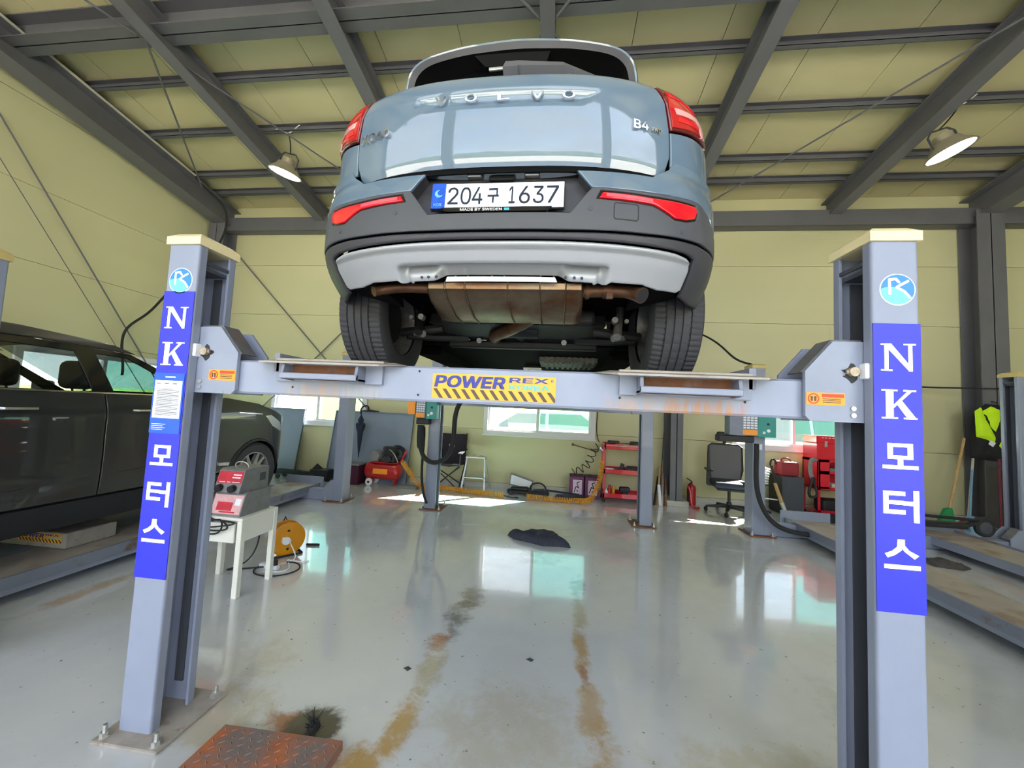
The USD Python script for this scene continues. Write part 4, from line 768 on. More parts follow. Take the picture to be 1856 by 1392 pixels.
# black bumper band around the number plate recess
blk = Polygon(edge[::-1]+[(0.338, 2.256), (0.262, 2.155), (-0.262, 2.155), (-0.338, 2.256)]+mirror(edge)[::-1][:0]+[(-u, z) for u, z in edge]+[(-side, 2.12), (-0.8, 2.118), (-0.55, 2.103), (-0.25, 2.096), (0.25, 2.096), (0.55, 2.103), (0.8, 2.118), (side, 2.12)]).buffer(0)
hole = unary_union([Polygon([(0.355, 2.212), (0.370, 2.246), (0.575, 2.246), (0.68, 2.254), (0.776, 2.262), (0.79, 2.235), (0.776, 2.198), (0.72, 2.178), (0.662, 2.172), (0.595, 2.198), (0.565, 2.207)])])
blk = blk.difference(hole).difference(affinity.scale(hole, -1, 1, origin=(0, 0)))
bb = part(car, 'bumper_band', shell(blk, 0.008, 0, 0.025, 0.005, S_b, Sn_b), 'clad', 'textured black bumper band', smooth=45)
for s in (1, -1): part(bb, 'reflector_bed', shell(affinity.scale(hole, s, 1, origin=(0, 0)).buffer(0.004), 0.002, 0, 0.03, 0, S_b, Sn_b), 'blackg')
tw = Polygon([(u, z) for u, z in ((0.425, 2.138), (0.505, 2.138), (0.512, 2.145), (0.512, 2.196), (0.505, 2.203), (0.425, 2.203), (0.418, 2.196), (0.418, 2.145))])
part(bb, 'tow_eye_cover', shell(tw.difference(tw.buffer(-0.004)), 0.0006, 0.008, 0.03, 0, S_b, Sn_b), 'black', 'outline of the square tow eye cover')
for u, z in ((-0.395, 2.172), (0.335, 2.172), (-0.69, 2.145), (0.70, 2.135)): part(bb, 'parking_sensor', cyl(on(u, z, 0.006), on(u, z, 0.0095), 0.009, 16), 'darkgrey')
low = Polygon([(-0.79, 2.06), (-0.74, 2.068), (-0.51, 2.066), (-0.24, 2.066), (0.24, 2.066), (0.51, 2.066), (0.74, 2.068), (0.79, 2.06), (0.80, 1.94), (0.90, 1.93), (side+0.02, 1.96), (side+0.02, 2.112), (0.8, 2.110), (0.55, 2.096), (0.25, 2.089), (-0.25, 2.089), (-0.55, 2.096), (-0.8, 2.110), (-side-0.02, 2.112), (-side-0.02, 1.96), (-0.90, 1.93), (-0.80, 1.94)]).buffer(0)
part(car, 'bumper_lower', shell(low, 0.012, -0.004, 0.025, 0.008, S_b, Sn_b), 'clad2', 'smooth dark lower bumper', smooth=45)
arch_r = [(side-0.10, 1.955), (side+0.01, 1.97), (side+0.01, 2.16), (side-0.10, 2.10)]
# number plate recess: floor, sides and hood
def recess_wall(a, b): return tri([on(*a, 0.006), on(*b, 0.006), on(*b, 0.0)+(0, 0.075, 0.0), on(*a, 0.0)+(0, 0.075, 0.0)], [(0, 1, 2, 3), (3, 2, 1, 0)])
rc = part(car, 'plate_recess', cat(recess_wall((-0.290, 2.325), (-0.338, 2.256)), recess_wall((-0.338, 2.256), (-0.262, 2.155)), recess_wall((-0.262, 2.155), (0.262, 2.155)), recess_wall((0.262, 2.155), (0.338, 2.256)), recess_wall((0.338, 2.256), (0.290, 2.325)),
    bx(CX-0.40, CX+0.40, -0.035, -0.02, 2.12, 2.335), bx(CX-0.40, CX+0.40, -0.02, 0.0, 2.12, 2.40)), 'clad2', 'dark recess behind the number plate', smooth=False)
part(rc, 'plate_lamp', cat(*[bx(CX+q-0.03, CX+q+0.03, -0.06, -0.02, 2.338, 2.35, 0.004) for q in (-0.11, 0.12)]), 'zinc')
part(rc, 'tailgate_switch', bx(CX-0.05, CX+0.05, -0.055, -0.02, 2.325, 2.345, 0.004), 'black')
def tilt(m): return moved(m, (0, 0, 0), -0.10, (CX-0.01, -0.075, 2.19), (1, 0, 0))
PXC = CX-0.012; PY0 = -0.082
pl = part(car, 'number_plate', tilt(bx(PXC-0.26, PXC+0.26, PY0, PY0+0.006, 2.195, 2.303, 0.002)), 'platewhite', 'white number plate 204구 1637')
part(pl, 'plate_strip', tilt(bx(PXC-0.26, PXC-0.205, PY0-0.0012, PY0+0.004, 2.195, 2.303)), 'plateblue', 'blue strip at the left end of the plate')
part(pl, 'plate_emblem', tilt(cat(prism(Point(PXC-0.232, 2.258).buffer(0.016).difference(Point(PXC-0.226, 2.262).buffer(0.012)), 0.0008, 'xz', PY0-0.0012), prism(Point(PXC-0.236, 2.246).buffer(0.005), 0.0008, 'xz', PY0-0.0012), text_on('KOR', PXC-0.250, 2.205, 0.012, PY0-0.0012, 0.0008))), M['sky2'], 'pale print on the blue strip')
x = PXC-0.192; zb_ = 2.212; hh = 0.072
def dig(txt, x0, w): return tilt(text_on(txt, x0, zb_, hh, PY0, 0.0012, False, w))
for ch, x0, w in (('2', -0.194, 0.041), ('0', -0.143, 0.041), ('4', -0.097, 0.041), ('1', 0.048, 0.024), ('6', 0.088, 0.042), ('3', 0.142, 0.041), ('7', 0.194, 0.045)):
    part(pl, 'plate_digit', dig(ch, PXC+x0, w), 'plateink', 'black digit '+ch)
part(pl, 'plate_digit', tilt(prism(glyph(hangul_gu(), PXC-0.036, PXC+0.008, zb_+0.004, zb_+hh-0.006), 0.0012, 'xz', PY0)), 'plateink', 'black syllable 구')
ho = part(car, 'plate_holder', tilt(cat(bx(PXC-0.263, PXC+0.263, PY0+0.006, PY0+0.012, 2.190, 2.306), prism([(PXC-0.215, 2.196), (PXC+0.215, 2.196), (PXC+0.195, 2.178), (PXC-0.20, 2.178)], 0.012, 'xz', PY0+0.008))), 'blackg', 'black plate holder')
part(ho, 'holder_lettering', tilt(cat(text_on('MADE BY SWEDEN', PXC-0.14, 2.1815, 0.0105, PY0-0.004, 0.0008, True, 0.165))), 'white', 'white MADE BY SWEDEN lettering')
part(ho, 'holder_flag', tilt(bx(PXC+0.033, PXC+0.053, PY0-0.0048, PY0-0.004, 2.1815, 2.192)), 'teal', 'small light blue flag')
# silver skid plate
part(car, 'bumper_core', shell([(-0.80, 1.97), (0.80, 1.97), (0.84, 2.10), (-0.84, 2.10)], 0.002, -0.085, 0.04, 0, S_b, Sn_b), 'under')
sk = Polygon([(-0.782, 2.022), (-0.772, 2.045), (-0.741, 2.056), (-0.68, 2.061), (-0.51, 2.060), (-0.23, 2.061), (0.23, 2.061), (0.51, 2.060), (0.68, 2.061), (0.741, 2.056), (0.772, 2.045), (0.782, 2.022), (0.785, 1.962), (0.765, 1.950), (0.66, 1.944), (0.60, 1.950), (0.585, 1.953), (0.50, 1.950), (0.452, 1.950), (0.42, 1.934), (0.385, 1.934), (0.375, 1.94), (-0.375, 1.94), (-0.385, 1.934), (-0.42, 1.934), (-0.452, 1.950), (-0.50, 1.950), (-0.585, 1.953), (-0.60, 1.950), (-0.66, 1.944), (-0.765, 1.950), (-0.785, 1.962)])
def sm(a, b, x): q = np.clip((x-a)/(b-a), 0, 1); return q*q*(3-2*q)
def skid_shape(u, z):
    a = np.abs(u); d = -0.062*sm(0.435, 0.40, a)*sm(1.995, 1.983, z)     # the recess in the middle
    d += 0.050*sm(0.235, 0.29, a)*sm(0.43, 0.385, a)*sm(1.985, 1.955, z)
    d += -0.010*sm(2.050, 2.040, z)                                            # the step under the bright lip
    return d
skm = part(car, 'skid_plate', shell(sk, 0.012, 0.004, 0.008, 0.006, S_b, Sn_b, skid_shape), 'silver', 'matt silver skid plate', smooth=40)
lip = Polygon([(-0.225, 1.951), (0.225, 1.951), (0.235, 1.938), (-0.235, 1.938)])
part(skm, 'skid_lip', shell(lip, 0.006, -0.012, 0.02, 0.002, S_b, Sn_b), 'white', 'bright strip along the lower edge')
for s in (-1, 1): part(skm, 'trim_hole', cat(*[cyl(on(s*(0.30+q), 1.957, 0.0), on(s*(0.30+q), 1.957, 0.0045), 0.006, 12) for q in (-0.035, 0.0, 0.03)]), 'darkgrey')
# rear glass, spoiler, roof, wiper
part(car, 'rear_glass', shell([(-0.66, 2.785), (0.66, 2.785), (0.70, 2.90), (0.68, 3.06), (0.55, 3.13), (-0.55, 3.13), (-0.68, 3.06), (-0.70, 2.90)], 0.004, -0.006, 0.03, 0), 'glassdark', 'dark rear window')
ed = dens([(-0.575, 0.27, 2.90), (-0.566, 0.255, 2.985), (-0.545, 0.235, 3.06), (-0.49, 0.215, 3.105), (-0.40, 0.205, 3.132), (-0.2, 0.195, 3.160), (0, 0.19, 3.168), (0.2, 0.195, 3.160), (0.40, 0.205, 3.132), (0.49, 0.215, 3.105), (0.545, 0.235, 3.06), (0.566, 0.255, 2.985), (0.575, 0.27, 2.90)], 61)
E0 = np.array(ed); E0[:, 0] += CX; mid = np.array([CX, 0, 2.78])
inw = mid-E0; inw[:, 1] = 0; inw /= np.linalg.norm(inw, axis=1, keepdims=True)
def strip(*rows):
    k = len(rows[0]); v = np.concatenate(rows); f = []
    for r in range(len(rows)-1):
        for i in range(k-1): f.append((r*k+i, r*k+i+1, (r+1)*k+i+1, (r+1)*k+i))
    return tri(v, f)
fwd = lambda y, dx, dz: E0+np.array([0, y, 0])+inw*dx+np.array([0, 0, dz])
out1 = E0+np.array([0, 0.012, 0])-inw*0.008
roofr = E0.copy(); roofr[:, 1] += 0.35; roofr += -inw*0.02; roofr[:, 2] = np.maximum(roofr[:, 2], 2.85)
sp = part(car, 'roof_spoiler', cat(strip(roofr, out1, E0, E0+inw*0.007+np.array([0, 0.003, 0]))), 'paint', 'painted roof spoiler', smooth=50)
part(sp, 'spoiler_rim', strip(E0+inw*0.007+np.array([0, 0.003, 0]), E0+inw*0.034+np.array([0, 0.016, 0])), 'clad2', 'dark rim under the spoiler', smooth=50)
part(sp, 'spoiler_underside', strip(E0+inw*0.034+np.array([0, 0.016, 0]), E0+inw*0.058+np.array([0, 0.12, 0]), E0+inw*0.13+np.array([0, 0.20, 0])), 'deep', 'black underside of the spoiler', smooth=50)
bt, b2 = (CX-0.235, CX+0.165), (CX-0.16, CX+0.135)
part(sp, 'brake_light_housing', hull([(bt[0], 0.212, 3.145), (bt[1], 0.212, 3.150), (b2[0], 0.24, 3.085), (b2[1], 0.24, 3.085), (bt[0], 0.36, 3.15), (bt[1], 0.36, 3.15), (b2[0], 0.33, 3.085), (b2[1], 0.33, 3.085)]), 'deep', 'black housing of the high brake light')
rp = [(-0.60, 0.45), (-0.63, 0.9), (-0.63, 1.6), (-0.56, 2.2), (0.56, 2.2), (0.63, 1.6), (0.63, 0.9), (0.60, 0.45)]
rows = []
for y, w, zt in ((0.30, 0.555, 3.175), (0.55, 0.61, 3.215), (1.0, 0.63, 3.245), (1.7, 0.62, 3.235), (2.2, 0.57, 3.18)):
    a = np.linspace(-1, 1, 21); rows.append(np.stack([CX+w*np.sign(a)*np.abs(a)**0.9, np.full(21, y), zt-0.11*np.abs(a)**3.2], 1))
part(car, 'roof', strip(*rows), 'paint', 'painted roof', smooth=50)
a = np.linspace(-1, 1, 21)
part(car, 'windscreen', strip(np.stack([CX+0.57*a, np.full(21, 2.2), 3.18-0.11*np.abs(a)**3.2], 1), np.stack([CX+0.70*a, 2.95-0.12*a*a, np.full(21, 2.72)], 1)), 'glassdark', 'dark windscreen', smooth=50)
part(car, 'bonnet', strip(np.stack([CX+0.80*a, 2.93-0.12*a*a, 2.70-0.05*a**4], 1), np.stack([CX+0.84*a, 3.5-0.12*a*a, 2.64-0.06*a**4], 1), np.stack([CX+0.80*a, 4.05-0.22*a*a, 2.55-0.06*a**4], 1), np.stack([CX+0.80*a, 4.20-0.25*a*a, 2.42+0*a], 1)), 'paint', 'painted bonnet', smooth=50)
part(car, 'front_bumper', strip(np.stack([CX+0.80*a, 4.21-0.25*a*a, 2.43+0*a], 1), np.stack([CX+0.88*a, 4.30-0.40*a*a, 2.2+0*a], 1), np.stack([CX+0.86*a, 4.26-0.40*a*a, 1.95+0*a], 1), np.stack([CX+0.80*a, 4.1-0.40*a*a, 1.85+0*a], 1)), 'clad', 'front bumper', smooth=50)
wq = lambda u, z, d: on(u, z, d)
wp = part(car, 'rear_wiper', hull([wq(u, z, d) for u in (-0.06, 0.02) for z in (2.930, 3.005) for d in (0.0, 0.05)]), 'wiper', 'dark grey wiper pivot')
part(wp, 'wiper_arm', cat(hull([wq(0.02, z, d) for z in (2.940, 3.005) for d in (0.015, 0.05)]+[wq(0.27, z, d) for z in (2.945, 2.990) for d in (0.015, 0.045)]), hull([wq(0.27, z, d) for z in (2.945, 2.990) for d in (0.015, 0.045)]+[wq(0.49, z, d) for z in (2.895, 2.91) for d in (0.012, 0.02)])), 'wiper', 'curved wiper arm')
part(wp, 'washer_tube', cyl(on(-0.150, 2.975, 0.03), on(-0.06, 2.980, 0.03), 0.009, 10), 'zinc', 'silver tube beside the pivot')
# wheels
def tyre_mesh():
    R = 0.352; n = 300; hw = 0.128
    prof = [(-hw*0.80, 0.225), (-hw*0.98, 0.25), (-hw*1.02, 0.29), (-hw*0.97, 0.325), (-hw*0.90, 0.342)]
    grooves = (-0.064, -0.024, 0.016, 0.056); xs = [-0.108]
    pr = [(-0.110, 0.3475)]
    for g in grooves: pr += [(g-0.0045, 0.352), (g-0.003, 0.344), (g+0.003, 0.344), (g+0.0045, 0.352)]
    pr += [(0.110, 0.3475)]
    prof += pr+[(hw*0.90, 0.342), (hw*0.97, 0.325), (hw*1.02, 0.29), (hw*0.98, 0.25), (hw*0.80, 0.225)]
    P = np.array(prof); a = np.arange(n)*2*math.pi/n; rr = np.repeat(P[:, 1][:, None], n, 1)
    for i, (x, r) in enumerate(P):
        if r > 0.338 and (x < -0.066 or x > 0.055): rr[i, np.arange(n) % 4 == 0] -= 0.006
        elif r > 0.35: rr[i, np.arange(n) % 6 == 0] -= 0.002
    v = np.stack([np.repeat(P[:, 0][:, None], n, 1), rr*np.cos(a), rr*np.sin(a)], -1).reshape(-1, 3); f = []
    for i in range(len(P)-1):
        for j in range(n): f.append((i*n+j, (i+1)*n+j, (i+1)*n+(j+1) % n, i*n+(j+1) % n))
    return tri(v, f)
TY = tyre_mesh()
for s, y, lb in ((-1, 0.775, 'left rear tyre'), (1, 0.775, 'right rear tyre'), (-1, 3.477, 'left front tyre'), (1, 3.477, 'right front tyre')):
    c = np.array([CX+s*0.828, y, TYZ+0.352]); T = lambda m: moved(m, c)
    w = part(car, 'tyre', T(TY), 'tyre', lb, smooth=50)
    part(w, 'rim', T(cat(lathe([(0.226, -0.09), (0.215, 0.0), (0.226, 0.09)], 48, 'x'), lathe([(0.0, s*0.055), (0.07, s*0.06), (0.215, s*0.05), (0.226, s*0.085)], 48, 'x'), *[hull([(s*q, 0.05*math.cos(t_)-0.02*math.sin(t_), 0.05*math.sin(t_)+0.02*math.cos(t_)) for q in (0.05, 0.075)]+[(s*q, 0.22*math.cos(t_)+k*0.03*math.sin(t_), 0.22*math.sin(t_)-k*0.03*math.cos(t_)) for q in (0.06, 0.085) for k in (-1, 1)]) for t_ in np.arange(5)*2*math.pi/5])), 'alloy', 'alloy rim')
    part(w, 'brake_disc', T(lathe([(0, -s*0.03), (0.15, -s*0.03), (0.15, -s*0.005), (0, -s*0.005)], 40, 'x')), 'under2')
# underbody
ub = part(car, 'floor_pan', cat(bx(CX-0.72, CX+0.72, 1.15, 3.0, 1.86, 1.88), hull([(CX+a, b, z) for a, b in ((-0.70, 1.15), (0.70, 1.15), (0.62, 0.5), (-0.62, 0.5), (-0.66, 0.05), (0.66, 0.05)) for z in (2.05, 2.12)]), hull([(CX-0.62, 1.1, 1.88), (CX+0.62, 1.1, 1.88), (CX-0.55, 3.4, 1.80), (CX+0.55, 3.4, 1.80), (CX-0.62, 1.1, 1.86), (CX+0.62, 1.1, 1.86), (CX-0.55, 3.4, 1.785), (CX+0.55, 3.4, 1.785)]), bx(CX-0.8, CX-0.62, 1.25, 3.0, 1.80, 1.95), bx(CX+0.62, CX+0.8, 1.25, 3.0, 1.80, 1.95)), 'under', 'black underbody panels')
for s in (-1, 1):
    part(car, 'wheel_liner', cat(*[tri([(CX+s*0.60, 0.775+0.44*math.cos(t0), TYZ+0.352+0.44*math.sin(t0)), (CX+s*0.90, 0.775+0.42*math.cos(t0), TYZ+0.352+0.42*math.sin(t0)), (CX+s*0.90, 0.775+0.42*math.cos(t1), TYZ+0.352+0.42*math.sin(t1)), (CX+s*0.60, 0.775+0.44*math.cos(t1), TYZ+0.352+0.44*math.sin(t1))], [(0, 1, 2, 3), (3, 2, 1, 0)]) for t0, t1 in zip(np.linspace(-0.3, math.pi-0.32, 17)[:-1], np.linspace(-0.3, math.pi-0.32, 17)[1:])]), 'under')
    part(car, 'bumper_end', hull([(CX+s*0.58, 0.12, 1.955), (CX+s*0.74, 0.22, 1.965), (CX+s*0.78, 0.34, 1.975), (CX+s*0.60, 0.40, 1.94), (CX+s*0.56, 0.40, 1.925), (CX+s*0.58, 0.12, 2.06), (CX+s*0.80, 0.24, 2.06), (CX+s*0.82, 0.36, 2.06), (CX+s*0.60, 0.42, 2.05)]), 'under', 'black inner corner of the bumper')
sf = part(car, 'rear_subframe', cat(hull([(CX+a, y, z) for a, y, z in ((-0.5, 0.62, 1.90), (0.5, 0.62, 1.90), (-0.46, 1.05, 1.885), (0.46, 1.05, 1.885), (-0.5, 0.66, 1.965), (0.5, 0.66, 1.965), (-0.46, 1.0, 1.965), (0.46, 1.0, 1.965))]),
    rbox(CX-0.44, CX-0.12, 0.60, 0.78, 1.895, 1.99, 0.03), rbox(CX+0.12, CX+0.44, 0.60, 0.78, 1.895, 1.99, 0.03), cyl((CX-0.12, 0.80, 1.93), (CX+0.12, 0.80, 1.93), 0.075, 20), cyl((CX, 0.74, 1.93), (CX, 1.3, 1.92), 0.05, 16), bx(CX-0.5, CX+0.5, 1.04, 1.10, 1.83, 1.88, 0.01)), 'under2', 'black rear subframe')
for s in (-1, 1):
    part(car, 'control_arm', cat(tube([(CX+s*0.44, 0.70, 1.885), (CX+s*0.58, 0.69, 1.865), (CX+s*0.70, 0.72, 1.86)], 0.026, 8), tube([(CX+s*0.36, 1.0, 1.89), (CX+s*0.55, 0.9, 1.87), (CX+s*0.70, 0.80, 1.86)], 0.03, 8)), 'under2', 'suspension arm')
    part(car, 'damper', cyl((CX+s*0.56, 0.62, 1.84), (CX+s*0.60, 0.80, 2.05), 0.024, 12), 'alloy' if s > 0 else 'under2')
    for a_, b_, r_b in (((0.545, 0.60, 1.930), (0.545, 0.64, 1.930), 0.017), ((0.545, 0.66, 1.84), (0.64, 0.72, 1.865), 0.021), ((0.28, 0.99, 1.868), (0.28, 1.02, 1.88), 0.018), ((0.61, 0.62, 1.93), (0.61, 0.645, 1.93), 0.012)):
        part(car, 'bush_bolt', cyl((CX+s*a_[0], a_[1], a_[2]), (CX+s*b_[0], b_[1], b_[2]), r_b, 12), 'alloy', 'bright bolt head')
prof = [(0.13, 1.985), (0.115, 1.965), (0.12, 1.94), (0.17, 1.905), (0.33, 1.868), (0.46, 1.868), (0.50, 1.90), (0.50, 1.95), (0.44, 1.99), (0.2, 2.0)]
mf = part(car, 'muffler', hull([(CX+sx*(0.335 if z > 1.90 else 0.31)*1.0, y, z) for sx in (-1, 1) for y, z in prof]+[(CX+sx*0.348, y*0.9+0.035, z*0.96+1.937*0.04) for sx in (-1, 1) for y, z in prof[2:9]]), 'muffler', 'wide rust-stained steel muffler', smooth=35)
for q in (-0.26, -0.17, 0.02, 0.16, 0.27): part(mf, 'muffler_band', tube([(CX+q, y, z) for y, z in [(0.135, 1.992), (0.112, 1.966), (0.117, 1.938), (0.17, 1.902), (0.33, 1.865), (0.46, 1.865)]], 0.0035, 5), 'muffler')
for q in (-0.30, -0.18, -0.02, 0.19, 0.30): part(mf, 'hanger_hoop', tube(smooth_path([(CX+q-0.03, 0.10, 1.985), (CX+q-0.02, 0.095, 2.0), (CX+q+0.02, 0.095, 2.0), (CX+q+0.03, 0.10, 1.985)], 8), 0.004, 5), 'zinc')
part(mf, 'tail_pipe', cat(tube(smooth_path([(CX-0.33, 0.17, 1.955), (CX-0.46, 0.165, 1.957), (CX-0.56, 0.17, 1.95), (CX-0.60, 0.14, 1.93)], 18), 0.024, 14)), 'pipe', 'left tail pipe')
rp_ = smooth_path([(CX+0.34, 0.17, 1.950), (CX+0.44, 0.165, 1.950), (CX+0.53, 0.16, 1.945), (CX+0.585, 0.12, 1.918)], 18)
part(mf, 'tail_pipe', cat(tube(rp_, np.r_[[0.027]*12, np.linspace(0.027, 0.034, 6)], 16)), 'pipe', 'right tail pipe with turned-down end')
part(mf, 'tail_pipe_mouth', cyl(rp_[-1]-(rp_[-1]-rp_[-2])*0.2, rp_[-1]+(rp_[-1]-rp_[-2])*0.06, 0.030, 18), 'black')
part(mf, 'pipe_clamp', cat(cyl((CX+0.355, 0.17, 1.95), (CX+0.372, 0.17, 1.95), 0.034, 18), cyl((CX+0.43, 0.165, 1.95), (CX+0.475, 0.163, 1.948), 0.033, 18), bx(CX+0.44, CX+0.465, 0.125, 0.14, 1.905, 1.935)), 'pipe', 'pipe clamp')
part(car, 'exhaust_pipe', tube(smooth_path([(CX+0.10, 0.46, 1.90), (CX-0.01, 0.60, 1.872), (CX-0.13, 0.80, 1.872), (CX-0.15, 1.15, 1.90)], 24), 0.035, 12), 'pipe', 'rusty exhaust pipe')
part(car, 'heat_shield', cat(*[bx(CX+0.14+0.045*i, CX+0.165+0.045*i, 1.5, 1.9, 1.795, 1.86) for i in range(9)], bx(CX+0.10, CX+0.55, 1.52, 1.9, 1.81, 1.85)), 'shield', 'ribbed alloy shield')
part(car, 'drain_plug', cat(cyl((CX+0.02, 2.0, 1.74), (CX+0.02, 2.0, 1.79), 0.05, 6), cyl((CX+0.02, 2.0, 1.735), (CX+0.02, 2.0, 1.745), 0.03, 16), bx(CX-0.06, CX+0.1, 1.9, 2.1, 1.785, 1.80)), 'zinc', 'bright hexagon plug')

# ------------------------------------------------------------------ the dark parked car on the left lift
SXC = -4.478; ST = 0.165
sx = PchipInterpolator([0.30, 0.42, 0.52, 0.70, 0.90, 1.08, 1.22, 1.34, 1.40, 1.43, 1.60, 1.74, 1.81, 1.88], [0.80, 0.86, 0.895, 0.925, 0.93, 0.925, 0.925, 0.90, 0.885, 0.872, 0.79, 0.715, 0.67, 0.57])
def taper(y): return 0.42*np.clip((y-2.95)/0.62, 0, 1.2)**2.2+0.30*np.clip((-0.5-y)/0.6, 0, 1.2)**2.2
def SS(y, z): return np.stack([SXC+sx(np.clip(z, 0.3, 1.88))-taper(y), y, z+0*y], -1)
def SSn(y, z):
    e = 1e-3; n = np.cross(SS(y+e, z)-SS(y-e, z), SS(y, z+e)-SS(y, z-e)); return n/np.linalg.norm(n, axis=1, keepdims=True)
def sshell(p, t=0.006, off=0.0, res=0.05, bevel=0.005): return shell(p, t, off, res, bevel, SS, SSn)
def flip(m):
    v = m.vertices.copy(); v[:, 0] = 2*SXC-v[:, 0]; return trimesh.Trimesh(v, m.faces[:, ::-1], process=False)
M['dpaint'] = mat('car_paint_dark', srgb(40, 39, 39), 0.35, spec=0.5, coat=1.0, ccoat=0.015)
M['dclad'] = mat('dark_sill_plastic', srgb(30, 32, 38), 0.6)
M['autoglass'] = pane_mat('car_window_glass', (0.72, 0.78, 0.76))
M['autoglassd'] = pane_mat('car_window_glass_privacy', (0.30, 0.34, 0.34))
M['seat'] = mat('black_seat', srgb(24, 24, 27), 0.6)
M['headlamp'] = mat('head_lamp', srgb(226, 230, 234), 0.12, metal=0.5, coat=1.0)
suv = thing('parked_suv', 'dark brown-black parked car on the left lift, its nose towards the back wall', 'car', (SXC, 1.3, ST))
AFy, ARy, WR, WZ = 2.76, 0.02, 0.362, ST+0.362
cutF, cutR = Point(AFy, WZ).buffer(0.405, 24), Point(ARy, WZ).buffer(0.405, 24)
belt = 1.398
fd = Polygon([(1.175, 0.60), (1.175, belt), (2.10, belt-0.01), (2.16, 1.10), (2.22, 0.60)])
rd = Polygon([(0.10, 0.95), (0.10, belt), (1.165, belt), (1.165, 0.60), (0.30, 0.60)]).difference(cutR.buffer(0.02))
fe = Polygon([(2.11, belt-0.015), (2.30, 1.40), (2.75, 1.345), (3.15, 1.215), (3.42, 1.06), (3.50, 0.86), (3.46, 0.62), (2.23, 0.60), (2.17, 1.10)]).difference(cutF)
qp = Polygon([(0.09, belt), (-1.0, belt+0.02), (-1.06, 0.9), (-1.0, 0.62), (0.0, 0.62), (0.09, 0.9)]).difference(cutR)
sill = Polygon([(0.25, 0.585), (2.32, 0.585), (2.32, 0.40), (0.25, 0.40)]).union(cutF.buffer(0.0)).difference(Point(AFy, WZ).buffer(0.375, 24)).union(Point(ARy, WZ).buffer(0.405, 24).difference(Point(ARy, WZ).buffer(0.375, 24))).intersection(sbox(-1, 0.40, 4, 2)).difference(Point(AFy, WZ).buffer(0.375, 24)).difference(Point(ARy, WZ).buffer(0.375, 24))
def both(parent, name, mesh, mt, lab=None, smooth=45): a = part(parent, name, mesh, mt, lab, smooth); return a, part(parent, name, flip(mesh), mt, lab, smooth)
frame_p = Polygon([(-0.95, belt+0.004), (2.12, belt-0.004), (1.45, 1.745), (0.8, 1.775), (-0.4, 1.765), (-0.9, 1.70)])
w_rear = Polygon([(0.16, belt+0.012), (1.09, belt+0.008), (1.05, 1.715), (0.6, 1.725), (0.12, 1.715)])
w_front = Polygon([(1.235, belt+0.008), (1.93, belt+0.0), (1.42, 1.705), (1.185, 1.715)])
w_q = Polygon([(0.06, belt+0.012), (-0.62, belt+0.02), (-0.42, 1.68), (0.04, 1.71)])
part(suv, 'inner_shell', cat(*[f(sshell(Polygon([(-1.0, 0.5), (3.40, 0.5), (3.40, 1.08), (2.9, 1.30), (2.12, 1.385), (-1.0, 1.385)]).difference(cutF).difference(cutR), 0.002, -0.025, 0.08, 0)) for f in (lambda m: m, flip)]), 'seat')
fd_, _ = both(suv, 'front_door', sshell(fd), 'dpaint'); rd_, _ = both(suv, 'rear_door', sshell(rd), 'dpaint')
both(suv, 'front_wing', sshell(fe), 'dpaint'); both(suv, 'rear_quarter', sshell(qp), 'dpaint')
both(suv, 'sill_cladding', sshell(sill, 0.014), 'dclad', 'matt black sill and arch cladding')
both(suv, 'window_frame', sshell(frame_p.difference(w_rear).difference(w_front).difference(w_q), 0.004, 0.0, 0.05, 0.002), 'blackg', 'gloss black window frames')
both(suv, 'roof_side', sshell([(1.50, 1.75), (0.8, 1.78), (-0.4, 1.77), (-0.95, 1.705), (-0.9, 1.81), (-0.3, 1.862), (0.8, 1.865), (1.35, 1.81)], 0.006), 'dpaint')
for w_, mt in ((w_rear, 'autoglass'), (w_front, 'autoglass'), (w_q, 'autoglassd')): both(suv, 'side_window', sshell(w_.buffer(0.004), 0.001, -0.006, 0.1, 0), mt, 'clear side window' if mt == 'autoglass' else 'dark side window')
both(suv, 'window_trim', cat(sshell(sbox(-0.9, belt-0.006, 2.1, belt+0.004), 0.006, 0.004, 0.1, 0)), 'chrome', 'thin bright strip below the windows')
for door, y0, y1, z in ((rd_, 0.56, 0.76, 1.275), (fd_, 1.36, 1.55, 1.262)):
    q = [SS(np.array([y]), np.array([z]))[0]+(d, 0, 0) for y, d in ((y0, 0.008), (y0+0.02, 0.035), (y1-0.02, 0.035), (y1, 0.008))]
    part(door, 'door_handle', tube(q, 0.011, 8), 'chrome', 'bright door handle')
part(rd_, 'door_crease', sshell([(0.35, 0.70), (1.10, 0.74), (1.10, 0.755), (0.35, 0.715)], 0.006, 0.004, 0.05, 0.004), 'dpaint'); part(fd_, 'door_crease', sshell([(1.22, 0.745), (2.1, 0.78), (2.1, 0.795), (1.22, 0.76)], 0.006, 0.004, 0.05, 0.004), 'dpaint')
aa = np.linspace(-1, 1, 15)
def cross(y, w, z, d): return np.stack([SXC+w*aa, np.full(15, y), z-d*np.abs(aa)**3], 1)
part(suv, 'roof', strip(cross(-0.95, 0.58, 1.83, 0.03), cross(-0.3, 0.59, 1.90, 0.04), cross(0.8, 0.59, 1.91, 0.045), cross(1.36, 0.575, 1.845, 0.04)), 'dpaint', smooth=50)
part(suv, 'windscreen', strip(cross(1.37, 0.575, 1.83, 0.04), np.stack([SXC+0.82*aa, 2.32-0.16*aa**2, 1.40-0.0*aa], 1)), 'autoglassd', 'sloping windscreen', smooth=50)
